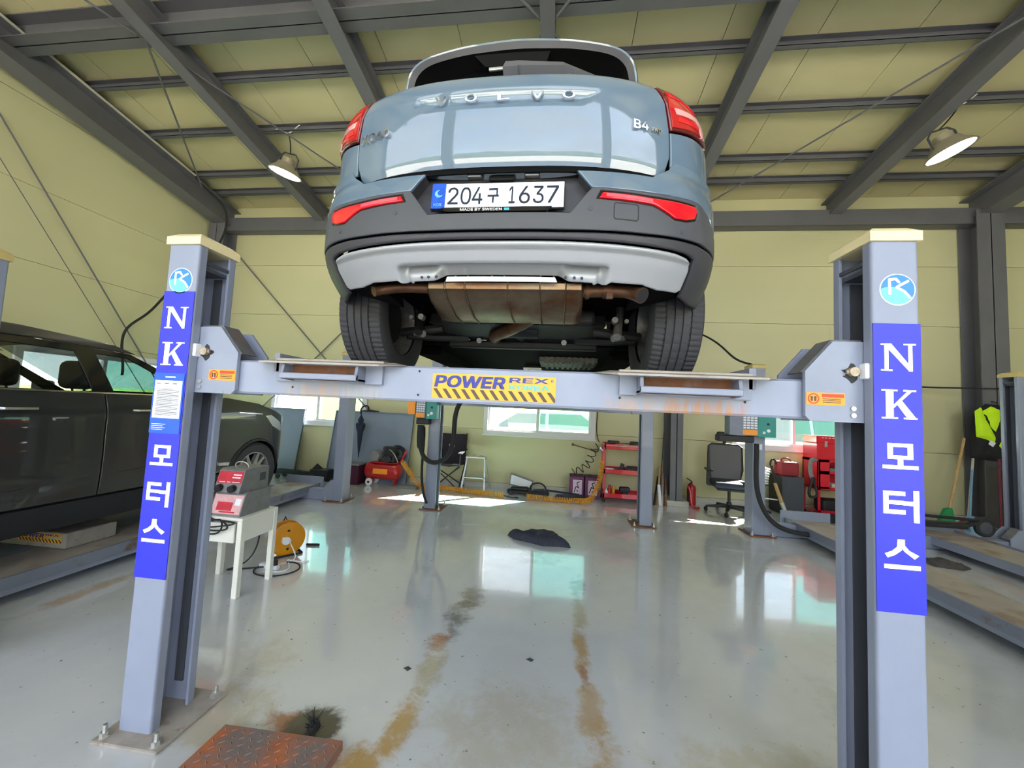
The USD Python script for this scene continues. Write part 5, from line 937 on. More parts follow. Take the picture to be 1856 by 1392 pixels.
part(suv, 'bonnet', strip(np.stack([SXC+0.88*aa, 2.30-0.14*aa**2, 1.42-0.03*aa**4], 1), np.stack([SXC+0.89*aa, 2.80-0.10*aa**2, 1.395-0.06*aa**4], 1), np.stack([SXC+0.86*aa, 3.25-0.16*aa**2, 1.28-0.08*aa**4], 1), np.stack([SXC+0.74*aa, 3.55-0.2*aa**2, 1.13-0.08*aa**4], 1)), 'dpaint', smooth=50)
part(suv, 'front_bumper', strip(np.stack([SXC+0.74*aa, 3.56-0.2*aa**2, 1.12-0.08*aa**4], 1), np.stack([SXC+0.80*aa, 3.66-0.34*aa**2, 0.85+0*aa], 1), np.stack([SXC+0.78*aa, 3.62-0.36*aa**2, 0.45+0*aa], 1), np.stack([SXC+0.7*aa, 3.5-0.3*aa**2, 0.38+0*aa], 1)), 'dclad', smooth=50)
part(suv, 'tailgate', strip(cross(-0.95, 0.56, 1.81, 0.03), np.stack([SXC+0.78*aa, -1.16+0.1*aa**2, 1.3+0*aa], 1), np.stack([SXC+0.80*aa, -1.22+0.15*aa**2, 0.9+0*aa], 1), np.stack([SXC+0.78*aa, -1.15+0.15*aa**2, 0.45+0*aa], 1)), 'dpaint', smooth=50)
both(suv, 'head_lamp', sshell([(2.85, 1.200), (2.93, 1.212), (3.09, 1.125), (3.20, 1.03), (3.14, 1.0), (2.98, 1.07)], 0.012, 0.004, 0.03, 0.004), 'headlamp', 'bright slanted head lamp')
both(suv, 'wing_crease', sshell([(2.45, 1.235), (2.80, 1.215), (2.80, 1.228), (2.45, 1.248)], 0.004, 0.005, 0.05, 0.003), 'chrome', 'bright strip on the wing')
both(suv, 'door_mirror', cat(rbox(SXC+0.93, SXC+1.10, 1.95, 2.06, 1.36, 1.50, 0.03), cyl((SXC+0.86, 2.0, 1.38), (SXC+0.96, 2.0, 1.42), 0.022, 8)), 'dpaint', 'door mirror')
part(suv, 'cabin_floor', cat(bx(SXC-0.80, SXC+0.80, -0.95, 2.2, 0.55, 0.62), bx(SXC-0.75, SXC+0.75, 2.0, 2.25, 0.6, 1.36), bx(SXC-0.70, SXC+0.70, -1.0, -0.95, 0.6, 1.32), bx(SXC-0.78, SXC+0.78, 2.25, 3.3, 0.45, 1.05)), 'seat')
part(suv, 'head_lining', strip(cross(-0.9, 0.56, 1.79, 0.03), cross(0.8, 0.57, 1.83, 0.045), cross(1.33, 0.56, 1.79, 0.04)), 'seat')
for s_, y_ in ((-1, 1.56), (1, 1.56), (-1, 0.46), (1, 0.46)):
    xm = SXC+s_*0.40
    st = part(suv, 'car_seat', cat(rbox(xm-0.25, xm+0.25, y_, y_+0.5, 0.66, 0.86, 0.06), hull([(xm+a, y_+b, z) for a in (-0.24, 0.24) for b, z in ((0.06, 0.80), (-0.08, 0.80), (-0.24, 1.36), (-0.14, 1.38))])), 'seat', 'black car seat')
    part(st, 'head_rest', cat(rbox(xm-0.14, xm+0.14, y_-0.30, y_-0.18, 1.42, 1.66, 0.05), cyl((xm-0.06, y_-0.21, 1.35), (xm-0.06, y_-0.24, 1.46), 0.008, 6), cyl((xm+0.06, y_-0.21, 1.35), (xm+0.06, y_-0.24, 1.46), 0.008, 6)), 'seat')
def car_wheel(parent, c, R, hw, s, lab, mt='tyre'):
    w = part(parent, 'tyre', lathe([(R*0.66, -hw*0.85), (R*0.74, -hw), (R*0.90, -hw*1.02), (R*0.97, -hw*0.86), (R, -hw*0.6), (R, hw*0.6), (R*0.97, hw*0.86), (R*0.90, hw*1.02), (R*0.74, hw), (R*0.66, hw*0.85)], 56, 'x', c), mt, lab)
    c = np.array(c)
    part(w, 'rim', cat(lathe([(R*0.665, -hw*0.9), (R*0.62, 0), (R*0.665, hw*0.9), (R*0.63, hw*0.92*1), (R*0.60, hw*0.3)], 48, 'x', c), *[hull([c+(s*q, (0.04*math.cos(t)-k*0.030*math.sin(t)), (0.04*math.sin(t)+k*0.030*math.cos(t))) for q in (hw*0.35, hw*0.75) for k in (-1, 1)]+[c+(s*q, R*0.64*math.cos(t)-k*0.016*math.sin(t), R*0.64*math.sin(t)+k*0.016*math.cos(t)) for q in (hw*0.45, hw*0.85) for k in (-1, 1)]) for t in np.arange(10)*math.pi/5+0.15*(np.arange(10) % 2)], cyl(c+(s*hw*0.3, 0, 0), c+(s*hw*0.78, 0, 0), 0.055, 20)), 'alloy', 'spoked alloy rim')
    part(w, 'brake_disc', cyl(c+(s*hw*0.0, 0, 0), c+(s*hw*0.2, 0, 0), R*0.45, 32), 'under2')
for s_, y_, lb in ((1, AFy, 'right front wheel'), (1, ARy, 'right rear wheel'), (-1, AFy, 'left front wheel'), (-1, ARy, 'left rear wheel')):
    car_wheel(suv, (SXC+s_*0.80, y_, WZ), WR, 0.115, s_, lb)
    part(suv, 'wheel_liner', cat(*[tri([(SXC+s_*0.62, y_+0.41*math.cos(t0), WZ+0.41*math.sin(t0)), (SXC+s_*0.90, y_+0.405*math.cos(t0), WZ+0.405*math.sin(t0)), (SXC+s_*0.90, y_+0.405*math.cos(t1), WZ+0.405*math.sin(t1)), (SXC+s_*0.62, y_+0.41*math.cos(t1), WZ+0.41*math.sin(t1))], [(0, 1, 2, 3), (3, 2, 1, 0)]) for t0, t1 in zip(np.linspace(-0.2, math.pi+0.2, 15)[:-1], np.linspace(-0.2, math.pi+0.2, 15)[1:])], bx(SXC+s_*0.60, SXC+s_*0.62, y_-0.42, y_+0.42, 0.4, 0.93)), 'seat')

# ------------------------------------------------------------------ white cars outside, seen through the back windows
M['wpaint'] = mat('white_car_paint', srgb(238, 240, 244), 0.3, coat=0.8)
def plain_car(x, y, lab, s=1.0, van=False):
    """A parked car lying along x."""
    t = thing('white_car', lab, 'car', (x, y, -0.03)); h = 0.25 if van else 0.0
    body = Polygon([(-2.15, 0.28), (-2.2, 0.62), (-2.1, 0.92), (-1.1, 1.00), (1.9, 1.02), (2.1, 0.95), (2.15, 0.30)]).difference(Point(-1.35, 0.32).buffer(0.36)).difference(Point(1.35, 0.32).buffer(0.36)).buffer(-0.03).buffer(0.03)
    green = Polygon([(-1.15, 0.98), (-0.45, 1.42+h), (1.2, 1.44+h), (1.95, 1.0)])
    O = lambda m: moved(m, (x, y, -0.03))
    part(t, 'body', O(prism(body, 1.7, 'xz', 0.85)), 'wpaint')
    part(t, 'cabin', O(hull([(a, b*(0.80 if z < 1.1 else 0.66), z) for a, z in ((-1.15, 0.98), (-0.45, 1.42+h), (1.2, 1.44+h), (1.95, 1.0)) for b in (-1, 1)])), 'wpaint')
    for pts in ([(-0.92, 1.03), (-0.42, 1.36+h), (0.28, 1.38+h), (0.28, 1.03)], [(0.36, 1.03), (0.36, 1.38+h), (1.12, 1.39+h), (1.62, 1.04)]):
        m = prism(Polygon(pts), 0.02, 'xz', 0); v = m.vertices; f = np.clip((v[:, 2]-0.98)/(0.44+h), 0, 1); v[:, 1] += -(0.80-(0.14)*f)-0.002; part(t, 'side_window', O(trimesh.Trimesh(v, m.faces, process=False)), 'glassgrey', 'grey side window')
    for a in (-1.35, 1.35):
        for b in (-0.74, 0.74): part(t, 'wheel', O(lathe([(0.0, -0.1), (0.2, -0.1), (0.21, -0.11), (0.31, -0.11), (0.325, -0.06), (0.325, 0.06), (0.31, 0.11), (0.21, 0.11), (0.2, 0.1), (0, 0.1)], 32, 'y', (a, b, 0.325))), 'tyre')
    return t
M['glassgrey'] = mat('grey_car_glass', srgb(120, 138, 140), 0.08, coat=0.5)
plain_car(-0.55, 8.6, 'white parked car seen through the left pane of the middle window')
plain_car(5.6, 9.0, 'white van seen through the window above the red tool chest', van=True)

# ------------------------------------------------------------------ white table, chargers, reel
M['wtable'] = mat('white_table_lacquer', srgb(238, 236, 226), 0.4, var=0.02)
TX0, TX1, TY0, TY1, TZ = -2.66, -2.19, 1.055, 1.410, 0.555
t = thing('side_table', 'small white wooden table carrying two red and grey battery chargers', 'table', ((TX0+TX1)/2, (TY0+TY1)/2, 0))
part(t, 'tabletop', bx(TX0, TX1, TY0, TY1, TZ-0.022, TZ, 0.003), 'wtable')
for x in (TX0, TX1-0.04):
    for y in (TY0, TY1-0.04): part(t, 'leg', bx(x, x+0.04, y, y+0.04, 0, TZ-0.022, 0.003), 'wtable')
for x in (TX0+0.004, TX1-0.018): part(t, 'side_apron', bx(x, x+0.014, TY0+0.04, TY1-0.04, TZ-0.17, TZ-0.022), 'wtable')
part(t, 'drawer_front', bx(TX0+0.045, TX1-0.075, TY0+0.02, TY0+0.036, TZ-0.185, TZ-0.048, 0.003), 'wtable', 'white drawer front')
part(t, 'back_apron', bx(TX0+0.04, TX1-0.04, TY1-0.02, TY1-0.006, TZ-0.15, TZ-0.022), 'wtable')
M['chgrey'] = mat('charger_grey', srgb(126, 126, 128), 0.6, var=0.12, vscale=18)
M['chred'] = mat('charger_red', srgb(206, 52, 68), 0.45, var=0.15, vscale=25)
M['chpink'] = mat('charger_faded_print', srgb(226, 176, 178), 0.5, var=0.1, vscale=40)
def charger(x0, x1, y0, y1, z0, h, lab, upper):
    t = thing('battery_charger', lab, 'battery charger', ((x0+x1)/2, (y0+y1)/2, z0))
    z1 = z0+h; sl = 0.045
    part(t, 'casing', cat(hull([(x, y, z) for x in (x0, x1) for y, z in ((y0, z0), (y0+sl, z1-0.012), (y0+sl+0.02, z1), (y1, z1), (y1, z0))])), 'chgrey')
    a, b = (0.42, 0.96) if upper else (0.10, 0.94)
    def face(f0, f1, u0, u1, d):                        # a patch on the sloping front
        P_ = [(x0+(x1-x0)*u, y0+(sl)*f-d, z0+(h-0.012)*f) for u, f in ((u0, f0), (u1, f0), (u1, f1), (u0, f1))]; Q = [(p[0], p[1]+0.004, p[2]) for p in P_]; return hull(P_+Q)
    fp_ = part(t, 'front_panel', face(a, b, 0.03, 0.97, 0.003), 'chred' if upper else 'chpink', 'red front panel' if upper else 'faded red and white front panel')
    if upper:
        part(fp_, 'panel_print', cat(face(0.78, 0.84, 0.60, 0.92, 0.0045), face(0.66, 0.72, 0.58, 0.90, 0.0045), face(0.46, 0.49, 0.12, 0.35, 0.0045), face(0.46, 0.49, 0.42, 0.55, 0.0045), face(0.46, 0.49, 0.62, 0.92, 0.0045)), 'white', 'white print')
        for u in (0.22, 0.74): part(t, 'knob', cyl((x0+(x1-x0)*u, y0+0.010, z0+h*0.20), (x0+(x1-x0)*u, y0-0.022, z0+h*0.17), 0.026, 18), 'black', 'black knob')
        part(t, 'carry_handle', tube(smooth_path([((x0+x1)/2-0.02, y0+0.10, z1-0.003), ((x0+x1)/2-0.03, y0+0.10, z1+0.03), ((x0+x1)/2+0.05, y0+0.11, z1+0.035), ((x0+x1)/2+0.06, y0+0.12, z1-0.003)], 14), 0.004, 6), 'zinc')
        part(t, 'side_label', bx(x1-0.001, x1+0.001, y0+0.19, y0+0.25, z0+0.06, z0+0.12), 'darkgrey')
    else:
        part(fp_, 'panel_print', cat(face(0.25, 0.62, 0.18, 0.68, 0.0045), face(0.16, 0.22, 0.3, 0.8, 0.0045)), 'chred', 'red patch'); part(fp_, 'white_label', face(0.50, 0.80, 0.74, 0.92, 0.0045), 'white')
    return t
charger(-2.48, -2.235, 1.075, 1.365, TZ, 0.165, 'lower battery charger with the faded red front, directly on the white table', False)
charger(-2.47, -2.265, 1.085, 1.365, TZ+0.165, 0.165, 'upper battery charger with two black knobs, stacked on the other', True)
for k, dz in enumerate((0, -0.03, -0.055)):
    solo('charger_lead', tube(smooth_path([(-2.47, 1.07, TZ+0.03-0.006*k), (-2.42, 1.04, TZ-0.012+dz*0.3), (-2.34, 1.035, TZ-0.018), (-2.24-0.05*k, 1.040, TZ-0.03+dz), (-2.36-0.04*k, 1.03, TZ-0.06+dz), (-2.60, 1.03, TZ-0.075+dz)], 30), 0.006, 6), 'rubber', ['topmost', 'middle', 'lowest'][k]+' black charger lead looping off the front of the white table', 'cable')
solo('table_cable', tube(smooth_path([(-2.34, 1.40, TZ-0.1), (-2.38, 1.45, 0.22), (-2.50, 1.43, 0.06), (-2.62, 1.44, 0.01), (-2.50, 1.50, 0.008), (-2.34, 1.56, 0.01)], 30), 0.006, 6), 'rubber', 'black cable hanging under the white table to the floor', 'cable')
M['reel'] = mat('reel_orange', srgb(222, 148, 18), 0.4, var=0.05)
RC = np.array([-2.425, 1.86, 0.148]); ax_ = np.array([0.78, -0.62, 0.0]); ax_ /= np.linalg.norm(ax_)
def on_axis(m):                                         # meshes drawn round the x axis, turned to the reel's axis
    m = m.copy(); m.apply_transform(trimesh.transformations.rotation_matrix(math.atan2(ax_[1], ax_[0]), (0, 0, 1))); m.apply_translation(RC); return m
t = thing('cable_reel', 'orange cable reel standing behind the white table', 'cable reel', (RC[0], RC[1], 0))
part(t, 'flange', on_axis(lathe([(0, 0.055), (0.05, 0.06), (0.12, 0.058), (0.146, 0.05), (0.148, 0.045), (0.0, 0.045)], 48, 'x')), 'reel'); part(t, 'flange', on_axis(lathe([(0, -0.055), (0.12, -0.058), (0.146, -0.05), (0.148, -0.045), (0.0, -0.045)], 48, 'x')), 'reel')
part(t, 'wound_cable', on_axis(cat(*[tube([(x, 0.115*math.cos(a), 0.115*math.sin(a)) for a in np.linspace(0, 2*math.pi, 33)[:-1]], 0.009, 6, True) for x in np.linspace(-0.038, 0.038, 6)])), M['chgrey'] if 0 else 'reel')
part(t, 'socket_block', on_axis(cat(cyl((0.058, -0.02, -0.005), (0.085, -0.02, -0.005), 0.034, 20), bx(0.058, 0.082, -0.05, -0.01, -0.01, 0.03, 0.006))), 'white', 'white plug in the socket')
part(t, 'vent_hole', on_axis(cat(cyl((0.0575, 0.0, 0.075), (0.0595, 0.0, 0.075), 0.012, 14))), 'black'); part(t, 'vent_hole', on_axis(cyl((0.0575, 0.0, -0.085), (0.0595, 0.0, -0.085), 0.012, 14)), 'black')
part(t, 'stand', on_axis(cat(tube([(-0.075, -0.13, -0.142), (-0.075, 0.0, 0.17), (-0.075, 0.13, -0.142)], 0.009, 8), tube([(0.075, -0.12, -0.139), (0.075, 0.12, -0.139)], 0.009, 8), cyl((-0.075, -0.12, -0.139), (0.075, -0.12, -0.139), 0.009, 8), cyl((-0.075, 0.12, -0.139), (0.075, 0.12, -0.139), 0.009, 8))), 'black')
t = thing('power_strip', 'white power strip with black plugs on the floor behind the table', 'power strip', (-2.34, 1.56, 0))
part(t, 'body', moved(bx(-2.43, -2.25, 1.535, 1.585, 0, 0.035, 0.008), (0, 0, 0), -0.15, (-2.34, 1.56, 0)), 'white')
for q in (-2.33, -2.28): part(t, 'plug', cat(cyl((q, 1.55, 0.035), (q, 1.55, 0.075), 0.018, 12)), 'black', 'black plug')
solo('extension_cord', tube(smooth_path([RC+ax_*0.085+(0.02, 0, 0), RC+ax_*0.12+(0.03, -0.02, -0.03), (-2.24, 1.74, 0.03), (-2.31, 1.60, 0.008), (-2.26, 1.50, 0.006), (-2.19, 1.52, 0.006), (-2.20, 1.62, 0.007), (-2.28, 1.70, 0.02), (-2.16, 1.72, 0.008), (-2.12, 1.76, 0.006)], 60), 0.005, 6), 'white', 'white cord looping on the floor in front of the orange reel', 'cord')
solo('extension_cord', tube(smooth_path([(-2.43, 1.55, 0.01), (-2.40, 1.46, 0.007), (-2.28, 1.41, 0.007), (-2.15, 1.45, 0.007), (-2.09, 1.56, 0.007), (-2.13, 1.65, 0.008), (-2.26, 1.66, 0.02)], 40), 0.006, 6), 'rubber', 'black cord curling round the white power strip', 'cord')
solo('pen', tube([(-2.38, 2.10, 0.011), (-2.26, 2.12, 0.011)], 0.011, 8), 'black', 'short black rod lying on the floor behind the orange reel', 'rod')
# ------------------------------------------------------------------ cloth, ramp plate, brush
def rag(pts, h, name, lab, mt, seed, cat_='cloth'):
    p = Polygon(pts).buffer(0.02).buffer(-0.02); V2, F2 = grid_mesh([p], 0.02); d = shapely.distance(shapely.points(V2), p.boundary)
    z = h*np.clip(d/0.05, 0, 1)**0.6*(0.35+1.1*meshkit.fbm(np.c_[V2*9.0, np.zeros(len(V2))], 4, seed)**1.4)+0.006*np.clip(d/0.01, 0, 1)
    k = len(V2); e = np.concatenate([F2[:, [0, 1]], F2[:, [1, 2]], F2[:, [2, 0]]]); s = np.sort(e, 1); _, inv, cnt = np.unique(s, axis=0, return_inverse=True, return_counts=True); be = e[cnt[inv.ravel()] == 1]
    v = np.concatenate([np.c_[V2, z+0.001], np.c_[V2, np.full(k, 0.0005)]]); f = np.concatenate([F2, F2[:, ::-1]+k, np.stack([be[:, 1], be[:, 0], be[:, 0]+k], 1), np.stack([be[:, 1], be[:, 0]+k, be[:, 1]+k], 1)])
    solo(name, trimesh.Trimesh(v, f, process=False), mt, lab, cat_, smooth=60)
M['ragm'] = mat('dark_rag', srgb(58, 60, 74), 0.95, var=0.25, vscale=30, bump=0.4, bscale=400)
rag([(-0.50, 2.92), (-0.44, 3.02), (-0.30, 3.00), (-0.05, 3.02), (0.05, 2.98), (0.10, 2.86), (0.19, 2.76), (0.20, 2.68), (0.05, 2.68), (-0.10, 2.66), (-0.22, 2.72), (-0.42, 2.80)], 0.075, 'rag', 'dark grey rag lying on the floor under the raised car', 'ragm', 3)
M['ragd'] = mat('oily_rag', srgb(74, 72, 72), 0.95, var=0.3, vscale=20)
rag([(3.86, 3.22), (4.02, 3.30), (4.18, 3.24), (4.30, 3.10), (4.16, 3.03), (3.95, 3.08)], 0.05, 'rag', 'grimy rag on the floor between the right runways', 'ragd', 9)
t = thing('ramp_plate', 'rusty diamond plate ramp on the floor at the bottom edge', 'ramp plate', (-1.07, -0.4, 0))
M['rust2'] = mat('rusty_tread', srgb(170, 100, 64), 0.75, var=0.25, vscale=10, dirt=srgb(122, 110, 106), dirt_at=(0.40, 0.56), dscale=4, bump=0.3, bscale=120)
part(t, 'plate', cat(hull([(-1.335, 0.075, 0.002), (-0.815, 0.085, 0.002), (-1.335, 0.07, 0.042), (-0.815, 0.08, 0.042), (-1.335, -0.8, 0.06), (-0.815, -0.8, 0.06), (-1.335, -0.8, 0.0), (-0.815, -0.8, 0.0)])), 'rust2')
lugs = []
for i in range(13):
    for j in range(26):
        x, y = -1.315+i*0.040+(j % 2)*0.020, 0.05-j*0.030
        if x > -0.825: continue
        z = 0.042+0.018*(0.07-y)/0.87; a = 0.75 if (i+j) % 2 else -0.75; c_, s_ = math.cos(a), math.sin(a); q = []
        for u_, w_, h_ in ((-0.013, 0, 0), (0, -0.004, 0), (0.013, 0, 0), (0, 0.004, 0), (-0.007, 0, 0.003), (0.007, 0, 0.003)): q.append((x+u_*c_-w_*s_, y+u_*s_+w_*c_, z+h_))
        lugs.append(hull(q))
part(t, 'raised_lugs', cat(*lugs), 'rust2', 'raised diamond lugs', smooth=False, kind='stuff')
M['bristle'] = mat('black_bristle', srgb(34, 34, 36), 0.8)
rb = np.random.default_rng(5)
solo('wire_brush', cat(*[tube([(-1.0+0.012*rb.normal(), 0.17+0.012*rb.normal(), 0.004), (-1.0+0.026*rb.normal(), 0.17+0.024*rb.normal(), 0.02+0.035*rb.random())], [0.003, 0.0015], 4) for _ in range(34)], lathe([(0, 0), (0.028, 0), (0.022, 0.014), (0, 0.016)], 14, at=(-1.0, 0.17, 0))), 'bristle', 'small tuft of black bristles on the oil stain beside the rusty ramp', 'brush')
for i, (x, y) in enumerate(((-0.10, 0.80), (-0.75, 0.60))):
    rag([(x-0.02, y), (x, y+0.02), (x+0.025, y+0.005), (x+0.01, y-0.018)], 0.012, 'debris', ['dark crumb of dirt in the middle of the floor', 'dark crumb of dirt by the rust track'][i], 'ragd', 20+i, 'dirt')

# ------------------------------------------------------------------ along the back wall
M['gpanel'] = mat('grey_board', srgb(128, 140, 162), 0.45, var=0.04)
def board(x0, x1, z0, z1, lab):
    t = thing('steel_panel', lab, 'panel', ((x0+x1)/2, 5.25, z0)); y0, y1 = 5.14, 5.36   # leaning: foot at y0, top at y1
    L = lambda y, z: y0+(y1-y0)*(z-z0)/(z1-z0)+y
    part(t, 'sheet', hull([(x, L(d, z), z) for x in (x0, x1) for z in (z0, z1) for d in (0.02, 0.035)]), 'gpanel')
    part(t, 'folded_edge', cat(hull([(x, L(d, z), z) for x in (x0, x0+0.012) for z in (z0, z1) for d in (-0.01, 0.035)]), hull([(x, L(d, z), z) for x in (x1-0.012, x1) for z in (z0, z1) for d in (-0.01, 0.035)]), hull([(x, L(d, z), z) for x in (x0, x1) for z in (z1-0.012, z1) for d in (-0.01, 0.035)])), 'gpanel')
    return t
board(-6.3, -4.78, 0.0, 1.24, 'grey-blue steel panel leaning behind the nose of the dark car')
board(-4.15, -2.62, 0.0, 1.25, 'wide grey-blue steel panel behind the red compressor')
solo('flat_bar', hull([(x, y, z) for x in (-3.62, -3.32) for y in (5.31, 5.40) for z in (1.252, 1.27)]+[(-3.47, 5.35, 1.29)]), 'black', 'flat black tool lying on the top edge of the wide grey panel', 'tool')
t = thing('umbrella', 'closed dark blue umbrella hanging on the wide grey panel', 'umbrella', (-3.52, 5.14, 0.45)); M['umb'] = mat('umbrella_navy', srgb(28, 34, 60), 0.7)
part(t, 'canopy', lathe([(0.004, 0.45), (0.012, 0.50), (0.035, 0.70), (0.050, 0.88), (0.075, 0.95), (0.085, 1.03), (0.045, 1.06), (0.055, 1.10), (0.02, 1.17), (0.010, 1.19)], 10, at=(-3.52, 5.12, 0)), 'umb'); part(t, 'shaft', cyl((-3.52, 5.12, 0.43), (-3.52, 5.12, 1.27), 0.008, 8), 'black')
part(t, 'handle', tube(smooth_path([(-3.52, 5.12, 1.2), (-3.52, 5.13, 1.32), (-3.50, 5.20, 1.36), (-3.49, 5.29, 1.345), (-3.49, 5.33, 1.28)], 16), 0.013, 8), 'black', 'hooked handle')
# compressor
M['cred'] = mat('compressor_red', srgb(178, 26, 34), 0.3, coat=0.5, var=0.1); M['pump'] = mat('cast_pump', srgb(62, 62, 64), 0.5, metal=0.3, var=0.3, vscale=40)
t = thing('air_compressor', 'red air compressor with its tank on wheels and a grey pump on top', 'compressor', (-2.97, 5.0, 0))
part(t, 'tank', lathe([(0, -0.325), (0.07, -0.32), (0.12, -0.295), (0.145, -0.25), (0.147, 0.25), (0.12, 0.295), (0.07, 0.32), (0, 0.325)], 36, 'x', (-2.97, 5.0, 0.245)), 'cred', smooth=40)
part(t, 'base_plate', bx(-3.17, -2.72, 4.90, 5.10, 0.385, 0.40), 'cred')
part(t, 'maker_label', hull([(x, 5.0-0.1485*math.cos(a), 0.245+0.1485*math.sin(a)) for x in (-3.10, -2.84) for a in (-0.25, 0.05, 0.35)]+[(x, 5.0-0.140*math.cos(a), 0.245+0.140*math.sin(a)) for x in (-3.10, -2.84) for a in (-0.25, 0.05, 0.35)]), 'orange', 'orange label')
for x in (-3.18, -2.74): part(t, 'foot', bx(x-0.02, x+0.02, 4.92, 5.08, 0.03, 0.12, 0.004), 'cred')
for y in (4.88, 5.12): part(t, 'wheel', cat(lathe([(0.0, -0.018), (0.05, -0.018), (0.062, -0.012), (0.062, 0.012), (0.05, 0.018), (0, 0.018)], 28, 'y', (-3.17, y, 0.063))), 'white', 'white wheel')
part(t, 'wheel_hub', cyl((-3.17, 4.855, 0.063), (-3.17, 4.88, 0.063), 0.02, 14), 'black')
part(t, 'motor', cat(cyl((-3.12, 4.92, 0.50), (-3.12, 5.12, 0.50), 0.085, 24), *[cyl((-3.12, 4.95+0.03*i, 0.50), (-3.12, 4.956+0.03*i, 0.50), 0.095, 24) for i in range(5)], bx(-3.18, -3.06, 4.96, 5.08, 0.40, 0.44)), M['chgrey'], 'grey motor')
part(t, 'pump', cat(*[bx(-2.98+0.0, -2.74, 4.93, 5.09, 0.50+0.022*i, 0.512+0.022*i, 0.003) for i in range(8)], bx(-2.95, -2.77, 4.95, 5.07, 0.40, 0.67, 0.01), cyl((-2.86, 4.88, 0.46), (-2.86, 5.1, 0.46), 0.055, 18)), 'pump', 'finned grey pump')
part(t, 'flywheel_guard', cat(lathe([(0.10, 0), (0.15, 0), (0.155, 0.02), (0.15, 0.05), (0.10, 0.05)], 30, 'y', (-2.80, 5.12, 0.53)), *[bx(-2.80-0.15, -2.80+0.15, 5.13, 5.136, 0.53+q-0.003, 0.53+q+0.003) for q in (-0.06, 0, 0.06)]), 'black', 'black belt guard')
part(t, 'air_pipe', tube(smooth_path([(-2.86, 4.94, 0.62), (-2.80, 4.90, 0.60), (-2.72, 4.90, 0.50), (-2.70, 4.95, 0.40)], 16), 0.010, 8), 'zinc')
part(t, 'red_handle', hull([(-2.69, 5.0, 0.40), (-2.66, 5.0, 0.40), (-2.60, 5.02, 0.62), (-2.57, 5.02, 0.60), (-2.69, 5.03, 0.40), (-2.60, 5.05, 0.62)]), 'cred', 'red handle')
M['maroon'] = mat('maroon_box', srgb(72, 22, 48), 0.6, var=0.15)
t = thing('storage_box', 'dark maroon box on the floor left of the red compressor', 'box', (-3.50, 5.15, 0)); part(t, 'body', bx(-3.64, -3.34, 4.82, 5.10, 0, 0.33, 0.008), 'maroon'); part(t, 'rim', bx(-3.65, -3.33, 4.81, 5.11, 0.33, 0.355, 0.004), 'chgrey')
solo('floor_slab', bx(-2.62, -2.30, 4.82, 5.0, 0, 0.045, 0.005), 'chgrey', 'low grey block on the floor right of the compressor', 'block')
# spiral air hoses
M['coil'] = mat('coil_hose_yellow', srgb(232, 164, 40), 0.4)
solo('coil_hose', coil([(-2.62, 4.98, 0.42), (-2.50, 4.92, 0.30), (-2.38, 4.90, 0.17), (-2.25, 4.88, 0.06), (-2.02, 4.88, 0.045), (-1.5, 4.82, 0.045), (-0.98, 4.74, 0.045), (-0.80, 4.73, 0.04)], 0.038, 0.0065, 74, 9, 5), 'coil', 'yellow spiral air hose running from the compressor along the floor', 'air hose')
solo('coil_hose', coil([(-0.42, 4.74, 0.045), (-0.2, 4.70, 0.045), (0.15, 4.66, 0.045), (0.42, 4.68, 0.045), (0.58, 4.80, 0.06), (0.67, 4.86, 0.20), (0.73, 4.88, 0.42), (0.76, 4.90, 0.66)], 0.038, 0.0065, 66, 9, 5), 'coil', 'yellow spiral air hose climbing to the red tool cart', 'air hose')
solo('hose_end', cat(tube([(-0.80, 4.73, 0.03), (-0.68, 4.72, 0.015), (-0.62, 4.72, 0.014)], 0.009, 8), cyl((-0.62, 4.72, 0.016), (-0.56, 4.72, 0.016), 0.014, 10)), 'black', 'black hose coupling on the floor between the two yellow hoses', 'coupling')
solo('coil_hose', coil([(0.30, 5.20, 0.40), (0.42, 5.22, 0.44), (0.55, 5.24, 0.54), (0.62, 5.20, 0.72), (0.70, 5.12, 0.86)], 0.06, 0.007, 6, 14, 6), 'rubber', 'black spiral hose hanging from the red tool cart', 'air hose')
# folding chair
M['camp'] = mat('camp_chair_cloth', srgb(40, 34, 46), 0.85, bump=0.2, bscale=300)
t = thing('folding_chair', 'black folding camp chair against the back wall', 'chair', (-1.82, 5.15, 0)); a_ = 0.235; cx = -1.835
part(t, 'backrest', hull([(cx+sx_*a_, y, z) for sx_ in (-1, 1) for y, z in ((5.36, 0.93), (5.35, 0.93), (5.26, 0.40), (5.27, 0.40))]), 'camp')
part(t, 'seat', hull([(cx+sx_*a_, y, z) for sx_ in (-1, 1) for y, z in ((5.27, 0.40), (5.27, 0.42), (4.90, 0.43), (4.90, 0.45))]+[(cx, 5.1, 0.37)]), 'camp')
part(t, 'back_emblem', moved(prism(Point(0, 0).buffer(0.05).difference(Point(0.012, 0.006).buffer(0.036)).union(LineString([(-0.04, -0.06), (0.05, 0.07)]).buffer(0.005)), 0.002, 'xz', 0), (cx-0.02, 5.312, 0.72)), 'white', 'white oval emblem')
